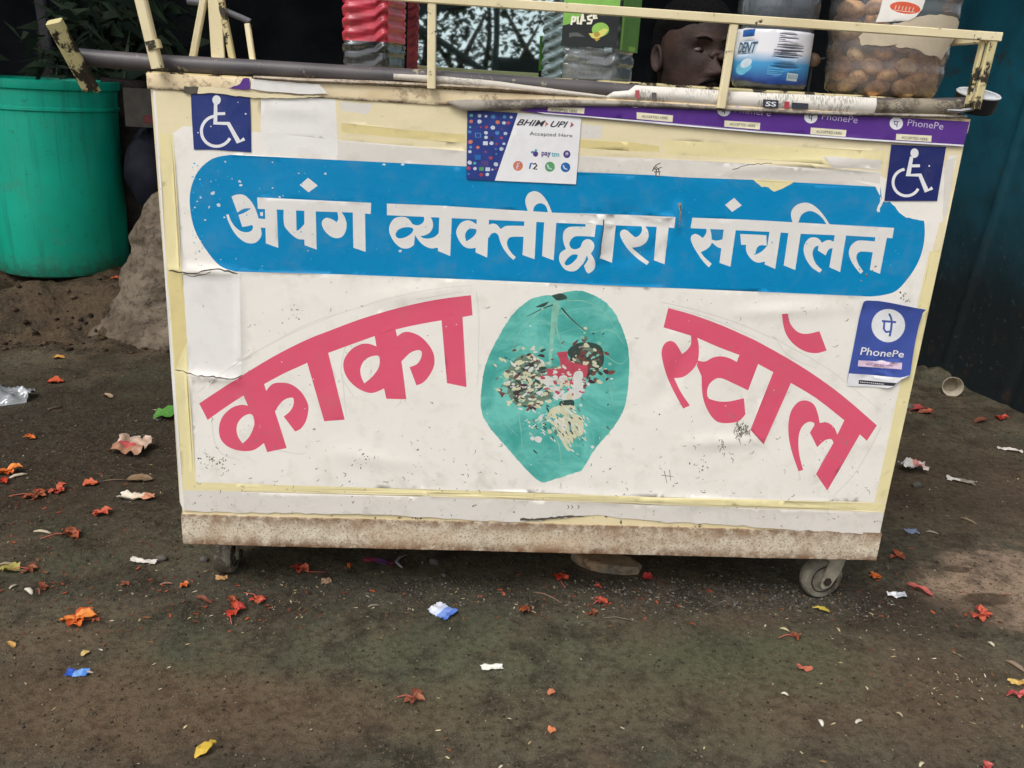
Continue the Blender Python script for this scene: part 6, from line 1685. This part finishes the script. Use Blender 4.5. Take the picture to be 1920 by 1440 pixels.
def flower(px, py, size, cn, label, seed, np_=4, stalk=None, dirt=.2):
    size *= .80; np_ += 1
    q = gp(px, py); k = mpp(q); L_ = size * k * .56; r = random.Random(seed)
    root = thing('fallen_flower', label, 'flower', (q.x, q.y, q.z + .0015), r.uniform(0, .4), 'fallen flame tree flowers'); ms = fm_(cn)
    a0 = r.uniform(0, 6.28)
    for i in range(np_):
        mb = MB(); a = a0 + i * 6.28 / np_ * .8 + r.uniform(-.35, .35)
        pet(mb, (0, 0, .001 + i * .0012), a, L_ * r.uniform(.75, 1.15), L_ * r.uniform(.5, .9), r.uniform(.05, .30), seed * 7 + i, 0, r.uniform(.2, .7))
        mb.build('petal', ms[i % 3], root, True)
    if stalk is not None:
        a, l = stalk; l = l * k; mb = MB(); mb.tube([(0, 0, .003), (math.cos(a) * l * .5, math.sin(a) * l * .5, .004), (math.cos(a + .25) * l, math.sin(a + .25) * l, .0015)], [.0016, .0011, .0010], 6)
        mb.build('stalk', plain('flower_stalk', (176, 92, 76), .6, .2), root, True)
    return root
def leafm(px, py, ln, wd, ang, c_, name, label, cat, seed=1, lift=.12, stem=0, curl_=.3, group=None, rough=.6):
    q = gp(px, py); k = mpp(q); mb = MB(); L_ = ln * k; W_ = wd * k * 1.25
    pet(mb, (-L_ / 2 * math.cos(ang), -L_ / 2 * math.sin(ang), .0015), ang, L_, W_, lift, seed, 0, curl_)
    o = mb.build(name, plain('%s_%d_%d_%d' % (name, *c_), c_, rough, .25, 120, bump=.0006), None, True, (q.x, q.y, q.z + .001)); tag(o, label, cat, group)
    if stem:
        mb = MB(); b0 = Vector((-L_ / 2 * math.cos(ang), -L_ / 2 * math.sin(ang), .002)); d = Vector((-math.cos(ang + .2), -math.sin(ang + .2), 0)) * stem * k
        mb.tube([b0, b0 + d * .5 + Vector((0, 0, .002)), b0 + d], [.0011, .0009, .0007], 6); mb.build('stalk', plain('dry_stem', (150, 130, 104), .7), o, True)
    return o
def scrap(px, py, w, h, ang, cols, name, label, cat, seed=1, crumple=.18, fold_=0.0, lift=0.0, gloss=.5, stripes=None):
    """piece of paper or foil, crumpled; printed colours by column"""
    q = gp(px, py); k = mpp(q); W_ = w * k; H_ = h * k * 1.35; nu, nv = 15, 11; v = []; r = random.Random(seed); ox = r.uniform(0, 50)
    for i in range(nu):
        for j in range(nv):
            s = i / (nu - 1) - .5; t_ = j / (nv - 1) - .5
            x = s * W_ * (1 + .10 * r.uniform(-1, 1)); y = t_ * H_ * (1 + .12 * r.uniform(-1, 1))
            z = crumple * min(W_, H_) * (float(fbm(s * 4 + ox, t_ * 4 + ox, 3)) + .55) + fold_ * W_ * abs(s) + lift * H_ * (t_ + .5)
            v.append((x, y, max(.0006, z)))
    ca, sa = math.cos(ang), math.sin(ang); v = [(x * ca - y * sa, x * sa + y * ca, z) for x, y, z in v]
    f = []; fm = []
    for i in range(nu - 1):
        for j in range(nv - 1):
            f.append((i * nv + j, (i + 1) * nv + j, (i + 1) * nv + j + 1, i * nv + j + 1))
            s = i / (nu - 1); t_ = j / (nv - 1)
            fm.append(stripes(s, t_) if stripes else min(len(cols) - 1, int(s * len(cols))))
    mats = [plain('%s_%d_%d_%d' % (name, *c_), c_, gloss, .14, 90, bump=.0005) for c_ in cols]
    o = mesh_obj(name, v, f, mats, None, fm, True, (q.x, q.y, q.z + .0008)); return tag(o, label, cat)
def stick(px0, py0, px1, py1, w, c_, name, label, cat, seed=1, bend=.1):
    a = gp(px0, py0); b_ = gp(px1, py1); k = mpp(a); mid = (a + b_) / 2; L_ = (b_ - a).length; n_ = Vector((-(b_ - a).y, (b_ - a).x, 0)).normalized() * L_ * bend
    pts = [a - mid + Vector((0, 0, .0022)), (a - mid) * .35 + n_ + Vector((0, 0, .004)), (b_ - mid) * .4 + n_ * .8 + Vector((0, 0, .0035)), b_ - mid + Vector((0, 0, .0022))]
    mb = MB(); mb.tube(pts, [w * k * .3, w * k * .5, w * k * .48, w * k * .2], 8, flat=.7, jit=.12)
    o = mb.build(name, plain('%s_%d_%d_%d' % (name, *c_), c_, .7, .2, 120), None, True, mid); return tag(o, label, cat)

FL = [(14, 888, 44, 'orange', 'orange red flower cut off by the left edge of the picture', 4, None), (8, 906, 30, 'red', 'flat red bloom just under another at the left picture edge', 3, None),
      (66, 932, 40, 'rust', 'torn rusty flower left of a bright orange petal pair', 4, (2.9, 40)), (108, 922, 38, 'coral', 'coral flower left of the brown dry leaf', 4, None),
      (56, 824, 26, 'orange', 'small orange flower alone above the left flower heap', 4, None), (190, 966, 36, 'coral', 'coral flower below the crumpled white paper at the left', 4, (.4, 26)),
      (132, 1004, 42, 'rust', 'faded rusty flower with a pale stick beside it', 4, (3.0, 44)), (55, 1070, 34, 'dull', 'brown withered flower joined to a yellow leaf', 3, (2.9, 30)),
      (80, 1104, 26, 'dull', 'small dark withered flower under the brown one at the left', 3, (4.6, 20)), (345, 1100, 22, 'orange', 'tiny orange flower left of the bright pair in front', 3, None),
      (143, 1166, 62, 'orange', 'largest orange flower, bright, at the front left', 5, (5.9, 38)), (182, 1166, 24, 'rust', 'little rust coloured bloom right of the largest orange flower', 3, None),
      (440, 1148, 46, 'red', 'vivid red orange flower in front of the left castor', 4, (4.4, 40)), (436, 1130, 30, 'rust', 'brownish bloom touching the vivid flower from behind', 3, None),
      (486, 1130, 36, 'coral', 'coral flower with a long stalk right of the vivid one', 4, (2.1, 42)), (562, 1072, 44, 'coral', 'coral flower with stalk just under the cart beam', 4, (5.6, 46)),
      (652, 1066, 20, 'orange', 'small orange flower in the shade beneath the cart', 3, None), (1052, 1086, 42, 'red', 'brightest red flower standing below the cart centre', 4, (4.5, 34)),
      (985, 1146, 30, 'rust', 'crumpled rust flower left below the red standing flower', 4, None), (1128, 1130, 32, 'coral', 'coral flower below the stone slab', 3, (3.0, 18)),
      (1122, 1102, 22, 'coral', 'thin curled coral bloom between stone slab and coral flower', 2, None), (1112, 1152, 22, 'dull', 'faded flower with a long pale thread', 3, None),
      (1680, 1045, 34, 'rust', 'rusty flower right of the cart lower corner', 3, None), (1642, 1085, 36, 'orange', 'orange flower right of the castor', 3, None),
      (1836, 1156, 38, 'coral', 'coral star shaped flower beside the bare sandy patch', 5, None), (1876, 786, 26, 'red', 'small red flower near the foot of the teal wall', 4, None),
      (776, 1312, 46, 'dull', 'withered dark red flower lying in the foreground', 4, (2.6, 30)), (1846, 1440, 24, 'pink', 'pinkish bloom at the bottom right edge', 3, None),
      (1908, 1306, 34, 'pink', 'dusky pink flower at the right picture edge', 3, (2.6, 20)), (1490, 1196, 24, 'dull', 'brown dried flower in front of the right castor', 3, (2.8, 30)), (236, 1098, 22, 'dull', 'small brick red withered flower at the left middle', 3, None)]
for k, (px, py, sz, cn, lab, n_, stk) in enumerate(FL): flower(px, py, sz, cn, lab, 100 + k, n_, stk)
PT = [(122, 549, 20, 12, 1.6, (204, 60, 54), 'single red petal on the raised dirt below the drum'), (216, 525, 18, 9, .2, (190, 90, 56), 'small orange petal by the concrete lump'), (110, 673, 20, 8, .1, (206, 150, 70), 'yellow ochre petal at the foot of the raised dirt'),
      (104, 718, 26, 14, .2, (204, 88, 52), 'orange petal in the dark dirt left of the cart'), (202, 745, 22, 12, 2.6, (196, 168, 140), 'beige petal halfway between drum and wrapper'), (170, 910, 24, 15, .3, (204, 100, 66), 'lone orange petal left of the brown leaf'),
      (1215, 1086, 22, 14, 0, (196, 64, 66), 'pinkish red petal right of the stone slab'), (1722, 770, 34, 13, .2, (160, 66, 62), 'dark red petal by the right wall foot'), (1738, 774, 22, 9, .1, (190, 92, 66), 'orange brown petal by the right wall foot'),
      (1722, 1110, 44, 14, 2.4, (184, 92, 84), 'long pink petal right of the castor'), (1034, 1302, 16, 9, .3, (196, 120, 84), 'tiny apricot petal in the foreground'), (1034, 1372, 14, 12, .8, (210, 128, 84), 'small peach petal near the bottom edge'),
      (1735, 776, 26, 8, .0, (150, 84, 60), 'brown sliver of petal beside the dark red one'), (1508, 1256, 12, 22, 1.5, (196, 110, 84), 'upright little peach petal right foreground'), (380, 1128, 38, 10, 2.7, (150, 90, 72), 'brownish petal with stalk left of the vivid flower'),
      (1840, 792, 30, 9, .2, (120, 70, 50), 'dark brown petal left of the small red flower')]
for k, (px, py, l, w, a, c_, lab) in enumerate(PT): leafm(px, py, l, w, a, c_, 'fallen_petal', lab, 'petal', 200 + k, .14, 0, .4, 'loose petals on the dirt')
leafm(262, 902, 46, 16, .0, (132, 108, 82), 'dry_leaf', 'brown dry leaf with stalk left of the cart', 'leaf', 5, .10, 36)
leafm(18, 1070, 30, 24, 2.9, (168, 156, 84), 'yellow_leaf', 'yellow green leaf at the left edge beside a brown flower', 'leaf', 6, .12, 14)
leafm(385, 1410, 40, 15, .95, (214, 180, 66), 'yellow_leaf', 'bright yellow leaf at the bottom left', 'leaf', 7, .25, 0)
leafm(1540, 1146, 28, 9, 2.7, (206, 180, 76), 'yellow_leaf', 'slim yellow leaf below the right castor', 'leaf', 8, .2, 0)
leafm(322, 782, 60, 34, .25, (92, 150, 66), 'green_leaf', 'fresh green leaf peeping out from under the cart side', 'leaf', 9, .2, 0)
leafm(160, 1228, 14, 8, .9, (206, 178, 110), 'yellow_leaf', 'tiny pale leaf above the blue sachet', 'leaf', 12, .2, 0)
leafm(20, 1212, 20, 8, 2.6, (206, 160, 90), 'yellow_leaf', 'little ochre leaf at the lower left edge', 'leaf', 13, .2, 0)
scrap(246, 848, 58, 36, -.25, [(176, 130, 104), (206, 96, 98), (196, 168, 148)], 'crushed_packet', 'crushed red and beige packet left of the cart', 'packet', 3, .38, .06, .12, .35, lambda s, t_: 1 if .15 < s < .85 and .25 < t_ < .6 else (0 if t_ < .3 else 2))
scrap(244, 830, 34, 8, .5, [(206, 192, 178)], 'paper_scrap', 'pale folded flap lying on the crushed packet', 'scrap', 4, .3, 0, .5, .5)
scrap(256, 936, 56, 13, -.05, [(226, 216, 198), (212, 196, 174), (206, 140, 110)], 'paper_scrap', 'white crumpled paper strip below the brown leaf', 'scrap', 5, .5, .05, .1, .6)
scrap(270, 1056, 44, 9, -.22, [(212, 206, 196)], 'paper_scrap', 'thin white paper wisp before the left castor', 'scrap', 6, .5, .05, .1, .6)
scrap(829, 1150, 46, 24, -.75, [(226, 230, 240), (206, 216, 238), (128, 156, 222), (92, 124, 204)], 'torn_sachet', 'white and light blue torn sachet in front of the cart', 'sachet', 7, .16, .1, .1, .3)
scrap(145, 1265, 34, 12, .05, [(54, 92, 190), (126, 170, 230), (90, 140, 220)], 'torn_sachet', 'small bright blue sachet corner at the lower left', 'sachet', 8, .2, .1, .1, .3)
stick(158, 1265, 176, 1264, 5, (190, 178, 156), 'pale_stick', 'pale stub sticking out of the blue sachet corner', 'stick', 2)
scrap(922, 1254, 38, 11, .12, [(232, 230, 220)], 'paper_scrap', 'white pointed paper scrap in the centre foreground', 'scrap', 9, .3, .05, .1, .6)
scrap(712, 1055, 60, 11, -.22, [(150, 60, 84), (96, 60, 110), (90, 40, 62)], 'foil_wrapper', 'dark red and violet wrapper strip in the shade beneath the cart', 'wrapper', 10, .3, 0, .1, .3)
stick(754, 1066, 762, 1042, 6, (150, 150, 150), 'pale_stick', 'grey curved sliver beside the dark wrapper', 'stick', 3, .3)
scrap(1710, 884, 44, 20, -.1, [(224, 220, 212), (214, 206, 200), (206, 140, 130), (216, 196, 190)], 'crumpled_wrapper', 'crumpled white and pink wrapper right of the cart', 'wrapper', 11, .6, .1, .15, .5)
scrap(1800, 904, 42, 9, -.42, [(206, 200, 190), (150, 140, 128)], 'paper_scrap', 'narrow pale paper strip right of the pink wrapper', 'scrap', 12, .4, 0, .1, .6)
scrap(1893, 846, 34, 8, -.35, [(218, 208, 198)], 'paper_scrap', 'slim white strip at the right edge', 'scrap', 13, .4, 0, .1, .6)
scrap(1680, 1120, 30, 9, -.2, [(226, 226, 230), (180, 182, 190)], 'foil_scrap', 'shiny white foil scrap right of the castor', 'scrap', 14, .5, .1, .1, .3)
scrap(1709, 998, 22, 10, 0, [(120, 132, 156)], 'blue_grey_chip', 'small blue grey chip beside the cart right side', 'chip', 15, .2, 0, .1, .4)
scrap(1907, 1282, 26, 9, -.1, [(214, 180, 100), (190, 150, 80)], 'paper_scrap', 'yellow scrap at the right edge above the dusky flower', 'scrap', 16, .3, 0, .1, .5)
scrap(612, 1092, 18, 12, .1, [(170, 140, 112)], 'cardboard_bit', 'brown cardboard bit right of the stalked flower', 'scrap', 17, .2, 0, .1, .8)
scrap(415, 1086, 20, 8, .1, [(196, 150, 100)], 'cardboard_bit', 'tan cardboard bit at the foot of the left castor', 'scrap', 18, .3, 0, .1, .8)
for k, (a, c_, e, g_, w, col, lab) in enumerate([(18, 898, 52, 890, 7, (206, 192, 168), 'cream stick lying across the left flower heap'), (64, 998, 96, 1002, 6, (190, 176, 150), 'pale stick left of the faded rusty flower'), (48, 1106, 60, 1116, 8, (216, 208, 192), 'short white butt at the left edge'),
        (0, 1060, 26, 1060, 6, (150, 134, 108), 'dull stick touching the yellow green leaf'), (18, 1106, 34, 1098, 5, (176, 164, 146), 'small pale twig near the white butt'), (90, 770, 118, 764, 5, (90, 80, 70), 'dark grey twig in the left dirt'),
        (1885, 1240, 1922, 1262, 9, (140, 122, 100), 'brown twig leaving the picture at the right'), (1800, 972, 1830, 984, 5, (140, 122, 98), 'thin twig upper right dirt'), (1735, 998, 1760, 1003, 4, (150, 140, 120), 'thin pale twig right of the blue grey chip'),
        (1462, 1180, 1480, 1186, 5, (186, 178, 140), 'small greenish twig before the right castor'), (300, 1098, 326, 1096, 4, (150, 110, 92), 'reddish twig left of the tiny orange flower'), (1000, 1112, 1052, 1132, 4, (130, 104, 82), 'thin brown twig under the red standing flower'),
        (1130, 1160, 1200, 1170, 2, (120, 116, 100), 'long hair thin twig in front of the slab'), (690, 1140, 712, 1137, 4, (140, 132, 116), 'short grey twig left of the torn sachet'), (1535, 1352, 1542, 1364, 7, (226, 220, 206), 'short white butt in the right foreground'),
        (1604, 1358, 1616, 1353, 6, (206, 200, 180), 'cream butt right foreground beside the white one'), (1852, 1206, 1864, 1214, 5, (206, 192, 170), 'pale chip like twig below the star shaped flower'), (1465, 1302, 1478, 1306, 5, (214, 214, 196), 'short pale husk stem in the right foreground'),
        (1680, 1338, 1692, 1346, 4, (180, 164, 130), 'thin straw stem lower right'), (1724, 1440, 1732, 1432, 5, (206, 196, 160), 'tiny pale stem at the bottom edge')]):
    stick(a, c_, e, g_, w, col, 'twig', lab, 'twig', 40 + k, .08)
# paper cup lying by the right wall, cup by the concrete
def cup(px, py, r_px, ln, ang, tilt, label, seed):
    q = gp(px, py + r_px * .9); k = mpp(q); r_ = r_px * k
    root = thing('paper_cup', label, 'cup', (q.x, q.y, q.z)); Rm_ = Matrix.Rotation(ang, 3, 'Z') @ Matrix.Rotation(tilt, 3, 'X')
    b = MB(); b.lathe([(r_ * .72, -ln), (r_ * .74, -ln), (r_ * .97, -.001), (r_ * 1.03, 0), (r_ * 1.05, .001), (r_ * 1.02, .002), (r_ * .96, 0), (r_ * .72, -ln * .92), (.0005, -ln * .92)], 36, (0, 0, r_ * .95), tilt=Rm_)
    auto_smooth(b.build('cup_wall', plain('cup_paper', (196, 186, 166), .6, .25, 60, dirt=(.58, (120, 104, 84))), root), 40)
    b = MB(); b.lathe([(.0005, -ln * .9), (r_ * .70, -ln * .9)], 30, (0, 0, r_ * .95), tilt=Rm_); b.build('cup_bottom', plain('cup_inside', (150, 138, 118), .6, .3, 60), root)
cup(1783, 727, 16, .045, math.radians(-18), math.radians(82), 'empty paper cup lying on its side by the right wall', 1)
cup(228, 492, 12, .05, math.radians(60), math.radians(64), 'white paper cup fallen between the drum and the concrete lump', 2)
# grey plastic bag at the left edge
q = gp(0, 752); k = mpp(q)
v = []; nu, nv = 44, 30; r = random.Random(3)
for i in range(nu):
    for j in range(nv):
        s = i / (nu - 1); t_ = j / (nv - 1) - .5; w = 1 - .75 * s ** 1.4
        x = -.16 + s * .235; y = t_ * .24 * w + .02 * s; z = (.085 * w * (1 - (2 * t_) ** 2) * (1 - s * .5)) + .030 * float(fbm(s * 7, t_ * 8 + 3, 4)) + .004
        v.append((x, y, max(.001, z)))
f = [(i * nv + j, (i + 1) * nv + j, (i + 1) * nv + j + 1, i * nv + j + 1) for i in range(nu - 1) for j in range(nv - 1)]
o = mesh_obj('plastic_bag', v, f, clear_plastic('thin_bag_plastic', (.55, .55, .58), .22, .5, .50), smooth=True, loc=(q.x + .0, q.y, q.z)); tag(o, 'crumpled grey transparent plastic bag at the left edge', 'bag')
# flat stone slab half under the cart, pebbles in the shade
q = gp(1135, 1066); k = mpp(q); r = random.Random(8)
out = [(-62, 18), (-50, 26), (-20, 30), (20, 22), (52, 14), (64, -2), (58, -14), (30, -16), (-10, -13), (-30, -8), (-48, 4)]
v = []; n_ = len(out)
for (zz2, sc_) in ((.0, 1.0), (.010, 1.02), (.017, .96), (.019, .80)):
    for (x, y) in out: v.append((x * k * sc_ * (1 + r.uniform(-.02, .02)), y * k * 1.3 * sc_, zz2 + r.uniform(-.001, .001)))
f = [(i * n_ + j, i * n_ + (j + 1) % n_, (i + 1) * n_ + (j + 1) % n_, (i + 1) * n_ + j) for i in range(3) for j in range(n_)]; v.append((0, 0, .019)); f += [(3 * n_ + j, 3 * n_ + (j + 1) % n_, 4 * n_) for j in range(n_)]
f = [g[::-1] for g in f]
m, t = new_mat('tan_stone', .85, .2); c = t.mix(t.ramp(t.noise(14, 6, .65), .4, .6), srgb(168, 138, 106), srgb(128, 118, 102)); c = t.mix(t.ramp(t.noise(60, 5), .55, .65, 0, .7), c, srgb(84, 78, 68)); t.color(c); t.bump(t.noise(50, 6), .003)
o = mesh_obj('stone_slab', v, f, m, loc=(q.x, q.y, q.z + .001)); o.rotation_euler = (0, 0, -.05); tag(o, 'flat tan stone slab half under the cart beam', 'stone')
for k2, (px, py, s_, lab) in enumerate([(814, 1056, 9, 'grey pebble in the shade beneath the middle of the cart'), (832, 1080, 5, 'smaller grey pebble in front of the shaded one'), (304, 1050, 9, 'pale grey pebble left of the left castor'), (383, 1052, 8, 'light pebble touching the left castor'), (298, 788, 7, 'small grey pebble beside the green leaf'), (1718, 912, 8, 'little pebble below the pink wrapper'), (1702, 766, 9, 'tiny pebble near the right wall foot')]):
    q = gp(px, py); k = mpp(q); o = sackmesh('pebble', lab, 'pebble', (0, 0, 0), s_ * k, s_ * k * .8, s_ * k * .65, plain('pebble_grey', (96, 92, 86), .85, .3, 60), 20 + k2, .9); o.location = (q.x, q.y, q.z + s_ * k * .4)
